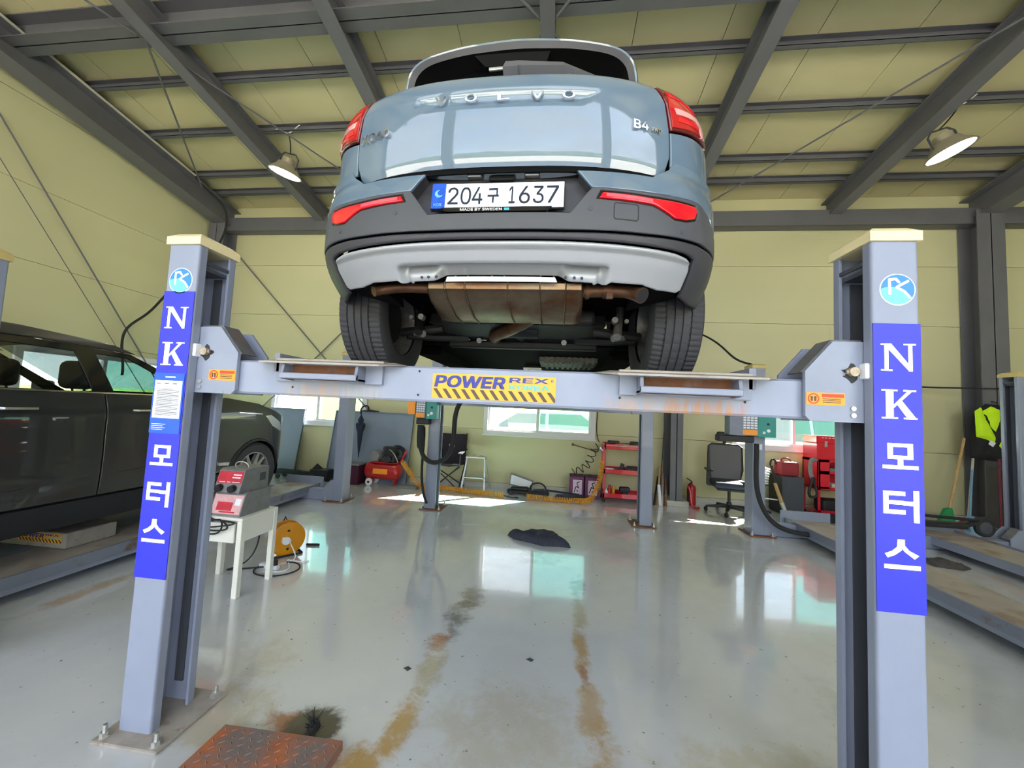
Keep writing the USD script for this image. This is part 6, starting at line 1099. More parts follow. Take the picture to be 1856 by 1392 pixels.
for s_ in (-1, 1):
    for p_, q_ in (((cx-s_*a_, 5.30, 0.02), (cx+s_*a_, 4.92, 0.42)), ((cx-s_*a_, 4.92, 0.02), (cx+s_*a_, 4.93, 0.40)), ((cx+s_*a_, 4.92, 0.02), (cx+s_*a_, 5.30, 0.40))): part(t, 'leg', tube([p_, q_], 0.010, 8), 'black')
    part(t, 'armrest', hull([(cx+s_*a_+b, y, z) for b in (-0.035, 0.035) for y, z in ((4.90, 0.62), (4.90, 0.635), (5.32, 0.66), (5.32, 0.675))]), 'camp'); part(t, 'arm_post', tube([(cx+s_*a_, 4.92, 0.40), (cx+s_*a_, 4.92, 0.63)], 0.010, 8), 'black'); part(t, 'back_post', tube([(cx+s_*a_, 5.29, 0.38), (cx+s_*a_, 5.37, 0.95)], 0.010, 8), 'black')
# step ladder
M['alu'] = mat('ladder_aluminium', srgb(196, 198, 198), 0.35, metal=0.7)
t = thing('step_ladder', 'small aluminium step ladder beside the black folding chair', 'step ladder', (-1.35, 5.1, 0))
for s_ in (-1, 1):
    part(t, 'front_rail', hull([(-1.36+s_*w+d, y, z) for d in (-0.012, 0.012) for w, y, z in ((0.20, 4.93, 0), (0.20, 4.96, 0), (0.155, 5.10, 0.56), (0.155, 5.13, 0.56))]), 'alu'); part(t, 'rear_rail', tube([(-1.36+s_*0.23, 5.34, 0.0), (-1.36+s_*0.16, 5.14, 0.55)], 0.010, 8), 'alu'); part(t, 'foot', bx(-1.36+s_*0.20-0.02, -1.36+s_*0.20+0.02, 4.92, 4.97, 0, 0.03, 0.004), 'black')
part(t, 'step', bx(-1.54, -1.18, 4.95, 5.05, 0.225, 0.245, 0.004), 'alu'); part(t, 'top_step', bx(-1.53, -1.19, 5.04, 5.20, 0.55, 0.575, 0.004), 'alu'); part(t, 'rear_bar', cyl((-1.57, 5.28, 0.2), (-1.15, 5.28, 0.2), 0.008, 8), 'alu')
rag2 = [(-1.50, 5.05), (-1.40, 5.03), (-1.24, 5.05), (-1.22, 5.15), (-1.45, 5.17)]
solo('work_gloves', cat(hull([(-1.50, 5.06, 0.577), (-1.36, 5.05, 0.577), (-1.34, 5.14, 0.577), (-1.48, 5.15, 0.577), (-1.44, 5.10, 0.62), (-1.38, 5.10, 0.615)]), hull([(-1.36, 5.08, 0.577), (-1.22, 5.06, 0.577), (-1.22, 5.15, 0.577), (-1.35, 5.15, 0.577), (-1.28, 5.10, 0.605)])), 'conduit', 'pale work gloves on the top step of the small ladder', 'gloves')
# things on the floor below the middle window
t = thing('work_light', 'grey and white inspection panel leaning on the floor under the middle window', 'lamp panel', (-0.6, 5.25, 0))
part(t, 'panel', hull([(-0.78, 5.22, 0.12), (-0.76, 5.28, 0.31), (-0.38, 5.22, 0.05), (-0.36, 5.28, 0.20), (-0.78, 5.24, 0.12), (-0.76, 5.30, 0.31), (-0.38, 5.24, 0.05), (-0.36, 5.30, 0.20)]), 'chgrey'); part(t, 'white_face', hull([(-0.76, 5.215, 0.135), (-0.745, 5.262, 0.285), (-0.40, 5.215, 0.065), (-0.385, 5.262, 0.18), (-0.76, 5.225, 0.135), (-0.745, 5.268, 0.285), (-0.40, 5.225, 0.065), (-0.385, 5.268, 0.18)]), 'white', 'white face'); part(t, 'handle', tube(smooth_path([(-0.40, 5.2, 0.04), (-0.36, 5.18, 0.16), (-0.24, 5.18, 0.18), (-0.14, 5.2, 0.09)], 18), 0.014, 8), 'black', 'black handle')
t = thing('floor_jack', 'low black trolley jack lying under the middle window', 'jack', (-0.4, 5.1, 0))
part(t, 'frame', cat(bx(-0.78, -0.08, 4.98, 5.12, 0.02, 0.075, 0.01), bx(-0.72, -0.42, 4.99, 5.11, 0.07, 0.13, 0.02)), 'black'); part(t, 'lifting_arm', hull([(-0.36, 5.0, 0.07), (-0.10, 5.02, 0.06), (-0.36, 5.1, 0.07), (-0.10, 5.09, 0.06), (-0.16, 5.05, 0.12), (-0.34, 5.05, 0.10)]), 'pump'); part(t, 'handle', tube([(-0.14, 5.05, 0.10), (0.42, 5.06, 0.06)], 0.016, 8), 'black')
for x in (-0.72, -0.14):
    for y in (4.97, 5.13): part(t, 'wheel', cyl((x, y-0.012, 0.03), (x, y+0.012, 0.03), 0.03, 16), 'pump')
solo('tarp', hull([(0.0, 4.88, 0.0), (0.50, 4.88, 0.0), (0.52, 5.06, 0.0), (0.0, 5.03, 0.0), (0.05, 4.95, 0.07), (0.3, 4.97, 0.06), (0.47, 4.99, 0.08)]), M['ragm'], 'dark folded tarpaulin on the floor before the purple boxes', 'tarpaulin')
M['purple'] = mat('purple_carton', srgb(112, 52, 98), 0.5, var=0.12); M['lilac'] = mat('lilac_label', srgb(222, 196, 220), 0.5, var=0.1, vscale=20)
for x0, x1, h, lb in ((0.26, 0.49, 0.36, 'purple oil can with a pale label, left of its twin'), (0.51, 0.74, 0.36, 'purple oil can with a pale label, touching the red tool cart')):
    t = thing('oil_can', lb, 'can', ((x0+x1)/2, 5.2, 0)); part(t, 'body', bx(x0, x1, 5.08, 5.31, 0, h, 0.008), 'purple'); part(t, 'label', bx(x0+0.05, x1-0.03, 5.0785, 5.081, 0.06, h-0.06), 'lilac', 'pale label'); part(t, 'label_figure', prism(unary_union([LineString([((x0+x1)/2-0.04, 0.10), ((x0+x1)/2-0.01, 0.19), ((x0+x1)/2+0.03, 0.17), ((x0+x1)/2, 0.25), ((x0+x1)/2+0.04, 0.27)]).buffer(0.007), Point((x0+x1)/2+0.01, 0.12).buffer(0.012)]), 0.001, 'xz', 5.0785), 'plateink'); part(t, 'lid_rim', bx(x0-0.004, x1+0.004, 5.076, 5.314, h-0.012, h+0.006, 0.003), 'maroon')
# red tool cart
M['tred'] = mat('tool_red', srgb(214, 22, 48), 0.3, coat=0.6, var=0.06)
t = thing('tool_cart', 'red three-shelf tool cart by the narrow column', 'tool cart', (1.13, 5.12, 0)); X0, X1, Y0, Y1 = 0.79, 1.48, 4.93, 5.30
for z, h in ((0.85, 0.085), (0.455, 0.075), (0.07, 0.075)):
    part(t, 'tray', cat(bx(X0, X1, Y0, Y1, z, z+0.006), bx(X0, X1, Y0, Y0+0.006, z, z+h), bx(X0, X1, Y1-0.006, Y1, z, z+h), bx(X0, X0+0.006, Y0, Y1, z, z+h), bx(X1-0.006, X1, Y0, Y1, z, z+h)), 'tred')
for x in (X0, X1-0.025):
    for y in (Y0, Y1-0.025): part(t, 'post', bx(x, x+0.025, y, y+0.025, 0.06, 0.935, 0.003), 'tred'); part(t, 'caster', cat(cyl((x+0.002, y+0.0125, 0.03), (x+0.024, y+0.0125, 0.03), 0.03, 16), bx(x+0.004, x+0.02, y+0.004, y+0.02, 0.03, 0.065)), 'black')
part(t, 'handle', tube([(X0-0.002, Y0+0.04, 0.80), (X0-0.06, Y0+0.04, 0.86), (X0-0.06, Y1-0.04, 0.86), (X0-0.002, Y1-0.04, 0.80)], 0.011, 8), 'chrome', 'chrome push handle'); part(t, 'drawer_rail', bx(X0+0.03, X1-0.03, Y0-0.006, Y0, 0.905, 0.915), 'conduit', 'pale drawer pull')
def bit(name, mesh, mt, lab, c): solo(name, mesh, mt, lab, c, 'spray cans on the red tool cart' if name == 'spray_can' else None)
bit('spray_can', lathe([(0, 0.077), (0.028, 0.077), (0.030, 0.085), (0.030, 0.20), (0.022, 0.225), (0.022, 0.265), (0, 0.265)], 20, at=(0.90, 5.02, 0)), 'cred', 'red-capped spray can on the bottom tray of the red cart', 'spray can')
bit('spray_can', lathe([(0, 0.077), (0.027, 0.077), (0.029, 0.085), (0.029, 0.19), (0.020, 0.21), (0.020, 0.245), (0, 0.245)], 20, at=(0.965, 5.05, 0)), 'reel', 'orange spray can beside the red-capped one on the cart', 'spray can')
bit('bottle', lathe([(0, 0.077), (0.03, 0.077), (0.033, 0.16), (0.015, 0.19), (0.015, 0.21), (0, 0.21)], 18, at=(0.845, 4.99, 0)), 'white', 'white bottle at the left end of the bottom tray of the cart', 'bottle')
bit('power_tool', cat(rbox(1.06, 1.22, 4.99, 5.09, 0.16, 0.245, 0.02), rbox(1.10, 1.20, 5.0, 5.08, 0.077, 0.17, 0.015)), 'black', 'black power tool on the bottom tray of the cart', 'power tool')
bit('tool_case', rbox(1.06, 1.32, 4.97, 5.00, 0.079, 0.135, 0.012), 'white', 'small white case lying before the black power tool on the cart', 'case')
bit('air_gun', cat(tube([(0.98, 5.02, 0.52), (1.12, 5.02, 0.56), (1.36, 5.0, 0.475)], 0.016, 8), cyl((1.08, 5.02, 0.55), (1.10, 5.02, 0.62), 0.03, 12)), M['pump'], 'grey air tool lying across the middle tray of the cart', 'air tool')
bit('tool_box', rbox(1.20, 1.45, 5.05, 5.26, 0.463, 0.56, 0.012), 'black', 'black tool bag on the middle tray of the cart', 'tool bag')
bit('label_box', rbox(0.83, 0.96, 4.97, 5.05, 0.463, 0.535, 0.006), 'white', 'white carton on the middle tray of the cart', 'carton')
bit('air_wrench', cat(cyl((0.86, 5.05, 0.955), (1.04, 5.08, 0.955), 0.03, 12), rbox(0.86, 0.90, 5.03, 5.07, 0.862, 0.96, 0.012)), 'pump', 'grey air wrench on the top tray of the cart', 'air wrench')
bit('oil_pan', rbox(1.24, 1.46, 5.0, 5.25, 0.862, 0.975, 0.02), 'black', 'black basin on the top tray of the cart', 'basin')
bit('paper_pack', rbox(0.98, 1.20, 4.96, 5.10, 0.862, 0.935, 0.008), 'conduit', 'pale carton on the top tray of the cart', 'carton')
solo('wall_bracket', cat(tube([(0.30, 5.42, 0.85), (0.62, 5.36, 0.78), (0.74, 5.30, 0.80)], 0.009, 6), cyl((0.30, 5.45, 0.85), (0.30, 5.40, 0.85), 0.02, 10)), M['reel'] if 0 else 'rust', 'thin brown rod sticking out from the wall left of the cart', 'rod')
solo('wall_cable', tube(smooth_path([(0.71, 5.44, 1.95), (0.71, 5.42, 1.4), (0.72, 5.38, 1.0), (0.74, 5.28, 0.93)], 20), 0.007, 6), 'rubber', 'black cable running down the wall beside the middle window', 'cable')
# long tools leaning on the narrow column
M['wood'] = mat('pale_wood', srgb(196, 160, 108), 0.6, var=0.15, vscale=20)
spec = [((1.66, 5.02, 0.0), (1.76, 5.30, 0.58), 0.016, 'wood', 'short wooden handle leaning on the narrow column'), ((1.72, 4.98, 0.0), (1.80, 5.25, 0.48), 0.018, 'zinc', 'steel bar leaning on the narrow column'), ((1.60, 5.0, 0.0), (1.74, 5.34, 0.40), 0.014, 'black', 'black bar leaning left of the narrow column'), ((1.77, 4.95, 0.0), (1.83, 5.2, 0.40), 0.02, 'rust', 'rusty bar at the foot of the narrow column'), ((1.74, 5.2, 0.2), (1.83, 5.36, 1.15), 0.007, 'pump', 'thin grey rod leaning up beside the narrow column'), ((1.69, 4.96, 0.0), (1.70, 5.12, 0.30), 0.026, 'white', 'pale tube standing left of the narrow column')]
for a, b, r, mt, lab in spec: solo('long_tool', tube([a, b], r, 8), mt, lab, 'tool', 'long tools leaning on the narrow column')
# fire extinguisher
t = thing('fire_extinguisher', 'red fire extinguisher on the floor right of the narrow column', 'fire extinguisher', (2.24, 5.2, 0))
part(t, 'cylinder', lathe([(0, 0.0), (0.062, 0.0), (0.068, 0.01), (0.068, 0.27), (0.055, 0.31), (0.025, 0.33), (0.02, 0.345), (0, 0.345)], 28, at=(2.24, 5.2, 0)), 'cred', smooth=40); part(t, 'valve', cat(cyl((2.24, 5.2, 0.34), (2.24, 5.2, 0.38), 0.014, 10), hull([(2.24, 5.19, 0.37), (2.24, 5.21, 0.37), (2.16, 5.19, 0.42), (2.16, 5.21, 0.42), (2.24, 5.2, 0.39), (2.16, 5.2, 0.435)])), 'black'); part(t, 'hose', tube(smooth_path([(2.24, 5.19, 0.36), (2.17, 5.14, 0.32), (2.155, 5.12, 0.18), (2.17, 5.13, 0.08)], 16), 0.011, 8), 'black')
solo('pry_bar', tube(smooth_path([(2.10, 4.94, 0.34), (2.14, 4.93, 0.2), (2.17, 4.90, 0.03), (2.26, 4.92, 0.02)], 14), 0.02, 8), 'cred', 'dark red bar with a bent foot beside the fire extinguisher', 'tool')
# office chair
M['mesh'] = mat('chair_mesh', srgb(112, 110, 114), 0.8); M['seatblue'] = mat('chair_seat', srgb(52, 56, 72), 0.85)
OC = np.array([2.66, 4.82, 0.0]); t = thing('office_chair', 'black mesh office chair with head rest near the back wall', 'chair', OC)
O = lambda m: moved(m, (0, 0, 0), -0.18, OC)
part(t, 'backrest_mesh', O(hull([(OC[0]+a, OC[1]+y, z) for a, y, z in ((-0.23, 0.30, 0.98), (0.23, 0.30, 0.98), (-0.24, 0.28, 0.60), (0.24, 0.28, 0.60), (-0.20, 0.22, 0.46), (0.20, 0.22, 0.46), (-0.23, 0.32, 0.98), (0.23, 0.32, 0.98), (-0.20, 0.24, 0.46), (0.20, 0.24, 0.46), (0, 0.33, 0.8), (-0.19, 0.31, 1.01), (0.19, 0.31, 1.01))])), 'mesh', 'grey mesh back')
part(t, 'backrest_frame', O(tube([(OC[0]+a, OC[1]+y, z) for a, y, z in ((-0.19, 0.31, 1.02), (0.19, 0.31, 1.02), (0.24, 0.30, 0.98), (0.25, 0.28, 0.62), (0.20, 0.23, 0.45), (-0.20, 0.23, 0.45), (-0.25, 0.28, 0.62), (-0.24, 0.30, 0.98))], 0.014, 6, True)), 'black')
hr = part(t, 'head_rest', O(rbox(OC[0]-0.125, OC[0]+0.125, OC[1]+0.26, OC[1]+0.34, 1.07, 1.22, 0.035)), 'black'); part(hr, 'head_rest_arm', O(bx(OC[0]-0.025, OC[0]+0.025, OC[1]+0.32, OC[1]+0.345, 0.98, 1.12, 0.004)), 'black')
part(t, 'seat', O(rbox(OC[0]-0.25, OC[0]+0.25, OC[1]-0.25, OC[1]+0.24, 0.395, 0.485, 0.04)), 'seatblue', 'dark blue-grey seat'); part(t, 'seat_pan', O(bx(OC[0]-0.2, OC[0]+0.2, OC[1]-0.18, OC[1]+0.18, 0.35, 0.40, 0.02)), 'black')
for s_ in (-1, 1): a = part(t, 'arm', O(cat(hull([(OC[0]+s_*0.285+b, OC[1]+y, z) for b in (-0.02, 0.02) for y, z in ((0.02, 0.40), (0.08, 0.40), (0.02, 0.62), (0.07, 0.62))]), bx(OC[0]+s_*0.18, OC[0]+s_*0.29, OC[1]+0.02, OC[1]+0.08, 0.385, 0.41))), 'black'); part(a, 'arm_pad', O(rbox(OC[0]+s_*0.285-0.045, OC[0]+s_*0.285+0.045, OC[1]-0.12, OC[1]+0.14, 0.62, 0.65, 0.014)), 'black')
part(t, 'gas_column', O(cat(cyl(OC+(0, 0, 0.08), OC+(0, 0, 0.36), 0.022, 14), cyl(OC+(0, 0, 0.07), OC+(0, 0, 0.16), 0.036, 14))), 'black')
for k in range(5):
    an = k*2*math.pi/5+0.45; e = OC+np.array([math.cos(an)*0.32, math.sin(an)*0.32, 0.075]); l_ = part(t, 'base_leg', hull([OC+(math.cos(an+1.57)*w*s_, math.sin(an+1.57)*w*s_, z) for s_ in (-1, 1) for w, z in ((0.03, 0.08), (0.03, 0.13))]+[e+(math.cos(an+1.57)*0.016*s_, math.sin(an+1.57)*0.016*s_, z) for s_ in (-1, 1) for z in (-0.012, 0.012)]), 'black'); part(l_, 'caster', cat(cyl(e+(-0.018, 0, -0.045), e+(0.018, 0, -0.045), 0.030, 16), cyl(e+(0, 0, -0.03), e, 0.009, 8)), 'black')
# cabinet with red case, leaning umbrella and hammer
t = thing('small_cabinet', 'dark grey box cabinet behind the right lift, a red case on top', 'cabinet', (3.66, 5.15, 0)); part(t, 'body', bx(3.50, 3.82, 4.98, 5.34, 0.02, 0.58, 0.006), 'darkgrey'); part(t, 'side_panel', bx(3.494, 3.50, 4.98, 5.34, 0.02, 0.58), 'black'); part(t, 'plinth', bx(3.50, 3.82, 4.99, 5.33, 0, 0.02), 'black')
M['caser'] = mat('dull_red_case', srgb(150, 40, 50), 0.6, var=0.12)
t = thing('tool_case', 'dull red case standing on the dark grey cabinet', 'case', (3.66, 5.15, 0.58)); part(t, 'shell', rbox(3.52, 3.80, 5.06, 5.26, 0.58, 0.80, 0.03), 'caser'); part(t, 'handle', tube(smooth_path([(3.58, 5.16, 0.79), (3.59, 5.16, 0.83), (3.71, 5.16, 0.83), (3.72, 5.16, 0.79)], 14), 0.012, 8), 'caser'); part(t, 'seam', bx(3.519, 3.801, 5.157, 5.163, 0.59, 0.79), 'maroon')
t = thing('umbrella', 'black hooked umbrella handle leaning on the dark grey cabinet', 'umbrella', (3.40, 4.95, 0)); part(t, 'shaft', tube([(3.46, 4.90, 0.02), (3.34, 4.97, 0.74)], 0.016, 8), 'black'); part(t, 'handle', tube(smooth_path([(3.34, 4.97, 0.72), (3.33, 4.97, 0.80), (3.36, 4.97, 0.84), (3.40, 4.97, 0.80), (3.40, 4.97, 0.76)], 16), 0.013, 8), 'black')
t = thing('mallet', 'wooden-handled hammer leaning beside the dark grey cabinet', 'hammer', (3.44, 4.9, 0)); part(t, 'handle', tube([(3.37, 4.93, 0.48), (3.44, 4.88, 0.20)], [0.024, 0.028], 10), 'wood'); part(t, 'steel_head', tube([(3.44, 4.88, 0.20), (3.49, 4.85, 0.02)], 0.034, 12), 'zinc', 'bright steel end')
solo('coil_spring', coil([(3.26, 5.05, 0.44), (3.28, 5.06, 0.56), (3.30, 5.06, 0.70)], 0.06, 0.010, 7, 14, 6), 'paper', 'pale coil spring standing left of the dark grey cabinet', 'spring')
solo('spring_stand', cat(cyl((3.27, 5.05, 0.0), (3.27, 5.05, 0.44), 0.012, 8), cyl((3.27, 5.05, 0), (3.27, 5.05, 0.02), 0.10, 20), cyl((3.27, 5.05, 0.425), (3.27, 5.05, 0.44), 0.075, 20)), 'black', 'thin black stand below the coil spring', 'stand')
solo('white_tube', tube([(3.18, 5.0, 0.23), (3.46, 4.96, 0.22)], 0.010, 8), 'white', 'short white tube lying across the black stand', 'tube')
# red chest on a trolley
t = thing('tool_trolley', 'red open tool trolley carrying the red chest', 'tool trolley', (4.30, 5.1, 0)); X0, X1, Y0, Y1 = 3.98, 4.64, 4.92, 5.30
for x in (X0, X1-0.03):
    for y in (Y0, Y1-0.03): part(t, 'post', bx(x, x+0.03, y, y+0.03, 0.05, 0.88, 0.003), 'tred')
part(t, 'upper_cabinet', cat(bx(X0, X0+0.16, Y0, Y1, 0.44, 0.88, 0.004), bx(X0, X1, Y0, Y1, 0.84, 0.88, 0.004), bx(X0, X1, Y1-0.01, Y1, 0.44, 0.88)), 'tred')
for z in (0.07, 0.42, 0.66): part(t, 'shelf', cat(bx(X0, X1, Y0, Y1, z, z+0.008), bx(X0, X1, Y0, Y0+0.006, z, z+0.05)), 'tred')
for x in (X0, X1-0.03):
    for y in (Y0, Y1-0.03): part(t, 'caster', cyl((x, y+0.015, 0.028), (x+0.03, y+0.015, 0.028), 0.028, 14), 'black')
for nm, m_, mt, lab, c in (('carton', rbox(4.20, 4.42, 4.97, 5.15, 0.43, 0.52, 0.01), 'conduit', 'pale carton on the middle shelf of the red trolley', 'carton'), ('socket_case', rbox(4.18, 4.50, 4.97, 5.2, 0.67, 0.75, 0.012), 'chgrey', 'grey case on the upper shelf of the red trolley', 'case'), ('motor_part', rbox(4.08, 4.40, 4.98, 5.22, 0.079, 0.27, 0.04), 'black', 'black machine part on the bottom shelf of the red trolley', 'machine part')): solo(nm, m_, mt, lab, c)
t = thing('tool_chest', 'bright red tool chest below the right back window', 'tool chest', (4.30, 5.1, 0.88)); part(t, 'body', bx(X0-0.005, X1, Y0+0.02, Y1-0.02, 0.88, 1.12, 0.006), 'tred'); part(t, 'lid', bx(X0-0.008, X1+0.003, Y0+0.016, Y1-0.016, 1.124, 1.235, 0.012), 'tred'); part(t, 'latch', cat(bx(X0+0.10, X0+0.14, Y0+0.008, Y0+0.02, 1.07, 1.16, 0.003)), 'zinc'); part(t, 'maker_print', cat(*[bx(X0+0.06+0.05*i, X0+0.09+0.05*i, Y0+0.0145, Y0+0.017, 1.205, 1.215) for i in range(7)]), 'paper', 'line of white print')
t = thing('strap_hose', 'grey and black hose hanging at the left side of the red trolley', 'hose', (3.90, 4.93, 0.3)); part(t, 'upper_hose', tube(smooth_path([(3.97, 4.95, 0.86), (3.90, 4.93, 0.87), (3.875, 4.93, 0.80), (3.90, 4.93, 0.60)], 18), 0.028, 8), 'chgrey'); part(t, 'lower_loop', tube(smooth_path([(3.90, 4.93, 0.60), (3.86, 4.93, 0.42), (3.88, 4.93, 0.31), (3.95, 4.93, 0.32), (3.96, 4.95, 0.45), (3.95, 4.95, 0.60)], 24), 0.020, 8), 'black')
solo('hose_heap', cat(*[tube([(3.98+r*math.cos(a)*1.3, 4.78+r*math.sin(a)*0.7, 0.03+0.025*i) for a in np.linspace(0, 2*math.pi, 25)[:-1]], 0.022, 7, True) for i, r in enumerate((0.16, 0.14, 0.10))]), 'rubber', 'heap of coiled black hose before the red trolley', 'hose')
# e-scooter on the right lift
ZB = 0.172
t = thing('electric_scooter', 'folded black electric scooter lying on the right lift', 'scooter', (4.6, 3.80, ZB))
part(t, 'deck', cat(rbox(4.23, 4.88, 3.73, 3.87, ZB+0.085, ZB+0.145, 0.02)), 'black'); part(t, 'neck', hull([(4.86, 3.76, ZB+0.09), (4.86, 3.84, ZB+0.09), (4.86, 3.76, ZB+0.14), (4.86, 3.84, ZB+0.14), (5.03, 3.78, ZB+0.15), (5.03, 3.82, ZB+0.15), (5.03, 3.78, ZB+0.19), (5.03, 3.82, ZB+0.19)]), 'black')
for x in (5.10, 4.09): w_ = part(t, 'wheel', lathe([(0.07, -0.022), (0.09, -0.026), (0.105, -0.016), (0.108, 0), (0.105, 0.016), (0.09, 0.026), (0.07, 0.022)], 32, 'y', (x, 3.80, ZB+0.108)), 'rubber'); part(w_, 'hub_motor', lathe([(0, -0.024), (0.06, -0.024), (0.072, -0.018), (0.072, 0.018), (0.06, 0.024), (0, 0.024)], 28, 'y', (x, 3.80, ZB+0.108)), 'darkgrey')
part(t, 'front_fender', hull([(5.00, 3.765, ZB+0.17), (5.00, 3.835, ZB+0.17), (5.05, 3.765, ZB+0.225), (5.05, 3.835, ZB+0.225), (5.13, 3.77, ZB+0.235), (5.13, 3.83, ZB+0.235), (5.13, 3.77, ZB+0.225), (5.13, 3.83, ZB+0.225), (5.03, 3.765, ZB+0.19), (5.03, 3.835, ZB+0.19)]), 'black'); part(t, 'rear_link', bx(4.09, 4.25, 3.765, 3.775, ZB+0.09, ZB+0.13), 'black'); part(t, 'folded_stem', cat(cyl((5.03, 3.80, ZB+0.19), (4.13, 3.80, ZB+0.215), 0.018, 10), cyl((4.13, 3.57, ZB+0.215), (4.13, 4.03, ZB+0.215), 0.014, 10)), 'black')
# jacket, brooms and curtain by the right column
M['hivis'] = mat('hi_vis_yellow', srgb(208, 255, 20), 0.7, var=0.06, emit=None); M['jblack'] = mat('jacket_black', srgb(26, 26, 30), 0.85, var=0.2, vscale=20)
t = thing('work_jacket', 'black and neon yellow work jacket hanging on the right column', 'jacket', (6.48, 5.0, 1.0)); jx = lambda u, z: (6.22+u, z)
def cloth_piece(pts, y, th, seed):                       # a bulging piece of cloth
    p = Polygon(pts); V2, F2 = grid_mesh([p], 0.02); d = shapely.distance(shapely.points(V2), p.boundary); k = len(V2)
    b = th*np.sqrt(np.clip(d/0.07, 0, 1))+0.035*(meshkit.fbm(np.c_[V2*7.0, np.zeros(k)], 3, seed)-0.5)*np.clip(d/0.03, 0, 1)
    e = np.concatenate([F2[:, [0, 1]], F2[:, [1, 2]], F2[:, [2, 0]]]); s = np.sort(e, 1); _, inv, cnt = np.unique(s, axis=0, return_inverse=True, return_counts=True); be = e[cnt[inv.ravel()] == 1]
    v = np.concatenate([np.c_[V2[:, 0], y-b-0.004, V2[:, 1]], np.c_[V2[:, 0], np.full(k, y), V2[:, 1]]]); return trimesh.Trimesh(v, np.concatenate([F2, F2[:, ::-1]+k, np.stack([be[:, 1], be[:, 0], be[:, 0]+k], 1), np.stack([be[:, 1], be[:, 0]+k, be[:, 1]+k], 1)]), process=False)
part(t, 'body', cloth_piece([(6.20, 1.32), (6.19, 1.02), (6.50, 0.99), (6.78, 1.0), (6.80, 1.45), (6.70, 1.74), (6.58, 1.83), (6.42, 1.84), (6.32, 1.76), (6.24, 1.66)], 5.10, 0.085, 4), 'jblack', 'black body', smooth=60)
part(t, 'sleeve', cloth_piece([(6.21, 1.34), (6.20, 1.72), (6.28, 1.78), (6.34, 1.60), (6.46, 1.34), (6.44, 1.26)], 5.025, 0.05, 5), 'hivis', 'neon yellow sleeve', smooth=60)
part(t, 'chest_panel', cloth_piece([(6.30, 1.72), (6.42, 1.80), (6.53, 1.76), (6.53, 1.58), (6.46, 1.40), (6.38, 1.50)], 5.03, 0.04, 6), 'hivis', 'neon yellow panel', smooth=60)
part(t, 'sleeve', cloth_piece([(6.50, 1.22), (6.60, 1.46), (6.72, 1.40), (6.70, 1.12), (6.58, 1.10)], 5.025, 0.05, 7), 'hivis', 'neon yellow sleeve', smooth=60)
part(t, 'reflective_band', cloth_piece([(6.34, 1.24), (6.37, 1.30), (6.44, 1.26), (6.40, 1.20)], 5.0, 0.01, 8), 'paper', 'silver reflective band')
part(t, 'hook', tube([(6.52, 5.12, 1.88), (6.52, 5.05, 1.86), (6.52, 5.03, 1.80)], 0.008, 6), 'black')
M['bgreen'] = mat('broom_green', srgb(40, 150, 90), 0.7, var=0.2, vscale=30); M['bred'] = mat('brush_red', srgb(160, 50, 60), 0.7); M['bblue'] = mat('dustpan_blue', srgb(120, 160, 196), 0.5)
t = thing('broom', 'broom with a brown handle and green bristles leaning on the right column', 'broom', (5.75, 4.97, 0)); part(t, 'handle', tube([(6.16, 5.14, 1.30), (5.80, 4.99, 0.26)], 0.016, 8), 'wood'); part(t, 'bristles', hull([(5.62, 4.92, 0.0), (5.86, 4.95, 0.0), (5.62, 5.02, 0.0), (5.86, 5.05, 0.0), (5.72, 4.95, 0.26), (5.82, 4.97, 0.28), (5.72, 5.0, 0.26), (5.82, 5.02, 0.28), (5.65, 4.95, 0.16), (5.87, 5.0, 0.16)]), 'bgreen', 'green bristles')
t = thing('floor_squeegee', 'pale-handled brush with a red head leaning on the right column', 'brush', (6.0, 4.95, 0)); part(t, 'handle', tube([(6.26, 5.12, 1.10), (6.02, 4.97, 0.10)], 0.015, 8), 'conduit'); part(t, 'red_head', hull([(5.84, 4.90, 0.0), (6.14, 4.98, 0.0), (5.84, 4.98, 0.0), (6.14, 5.06, 0.0), (5.96, 4.93, 0.14), (6.06, 4.97, 0.14), (5.96, 4.99, 0.14), (6.06, 5.03, 0.14)]), 'bred', 'red head')
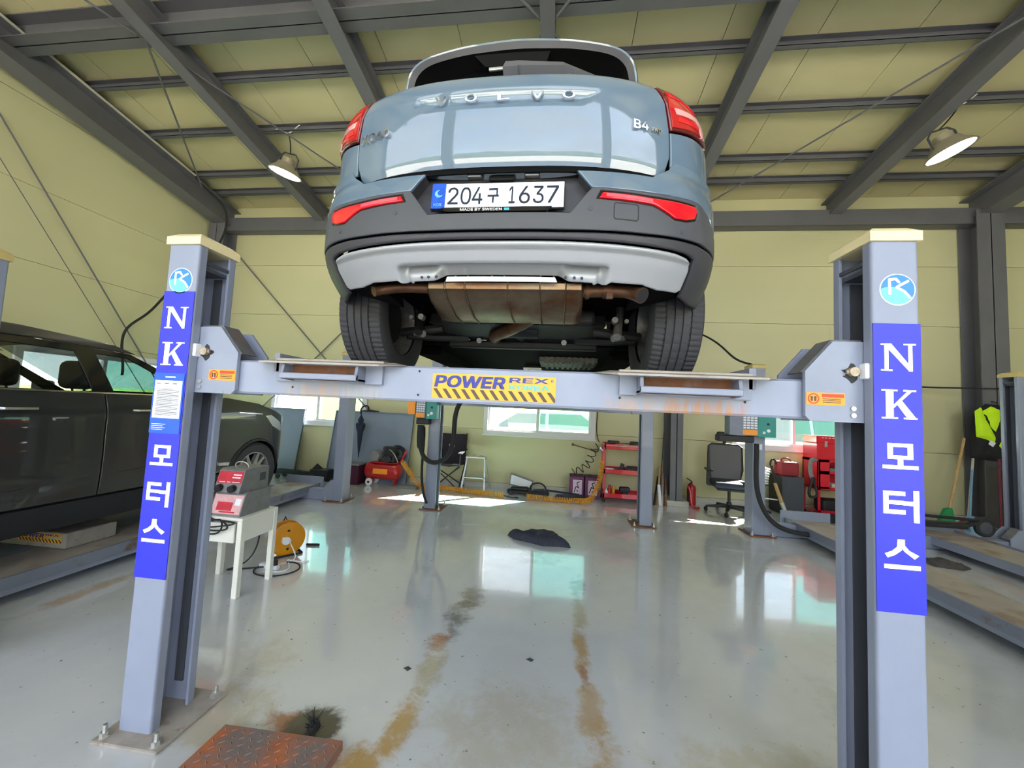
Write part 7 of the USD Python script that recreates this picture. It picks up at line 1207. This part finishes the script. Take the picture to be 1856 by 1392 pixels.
t = thing('dust_pan', 'blue long-handled dustpan between the two brooms', 'dustpan', (5.92, 4.98, 0)); part(t, 'handle', tube([(6.14, 5.02, 0.85), (5.95, 4.87, 0.18)], 0.013, 8), 'bblue'); part(t, 'pan', hull([(5.88, 4.78, 0.0), (6.03, 4.78, 0.0), (5.88, 4.88, 0.0), (6.03, 4.88, 0.0), (5.90, 4.88, 0.20), (6.01, 4.88, 0.20)]), 'bblue')
M['curt'] = mat('maroon_cloth', srgb(112, 42, 62), 0.85, var=0.25, vscale=14)
v = []; n_ = 30
for i in range(n_):
    for z in (0.06, 1.02): v.append((6.30+0.36*i/(n_-1), 4.78+0.03*math.sin(i*1.1), z))
cm = tri(v, [(2*i, 2*i+2, 2*i+3, 2*i+1) for i in range(n_-1)]); cb = cm.copy(); cb.apply_translation((0, 0.006, 0)); cb.invert()
solo('curtain', cat(cm, cb, cyl((6.24, 4.78, 1.03), (6.72, 4.78, 1.03), 0.010, 8), cyl((6.70, 4.79, 0.0), (6.70, 4.79, 1.03), 0.012, 8), cyl((6.26, 4.79, 0.0), (6.26, 4.79, 1.03), 0.012, 8)), 'curt', 'maroon cloth hanging on a low rail behind the far right lift post', 'cloth', smooth=60)
# black pieces before the left grey panels
t = thing('trolley_jack', 'black trolley jack on the floor before the gap of the grey panels', 'jack', (-4.4, 5.0, 0)); part(t, 'beam', hull([(-4.95, 4.95, 0.08), (-4.15, 4.97, 0.05), (-4.95, 5.03, 0.08), (-4.15, 5.05, 0.05), (-4.95, 4.95, 0.16), (-4.15, 4.97, 0.13), (-4.95, 5.03, 0.16), (-4.15, 5.05, 0.13)]), 'black'); part(t, 'head', cat(rbox(-4.30, -3.95, 4.90, 5.10, 0.03, 0.20, 0.02), hull([(-4.3, 4.95, 0.18), (-4.1, 4.95, 0.18), (-4.2, 4.97, 0.30), (-4.3, 5.05, 0.18), (-4.1, 5.05, 0.18)])), 'black')
for x in (-4.9, -4.05):
    for y in (4.91, 5.09): part(t, 'wheel', cyl((x, y-0.012, 0.04), (x, y+0.012, 0.04), 0.04, 16), 'pump')
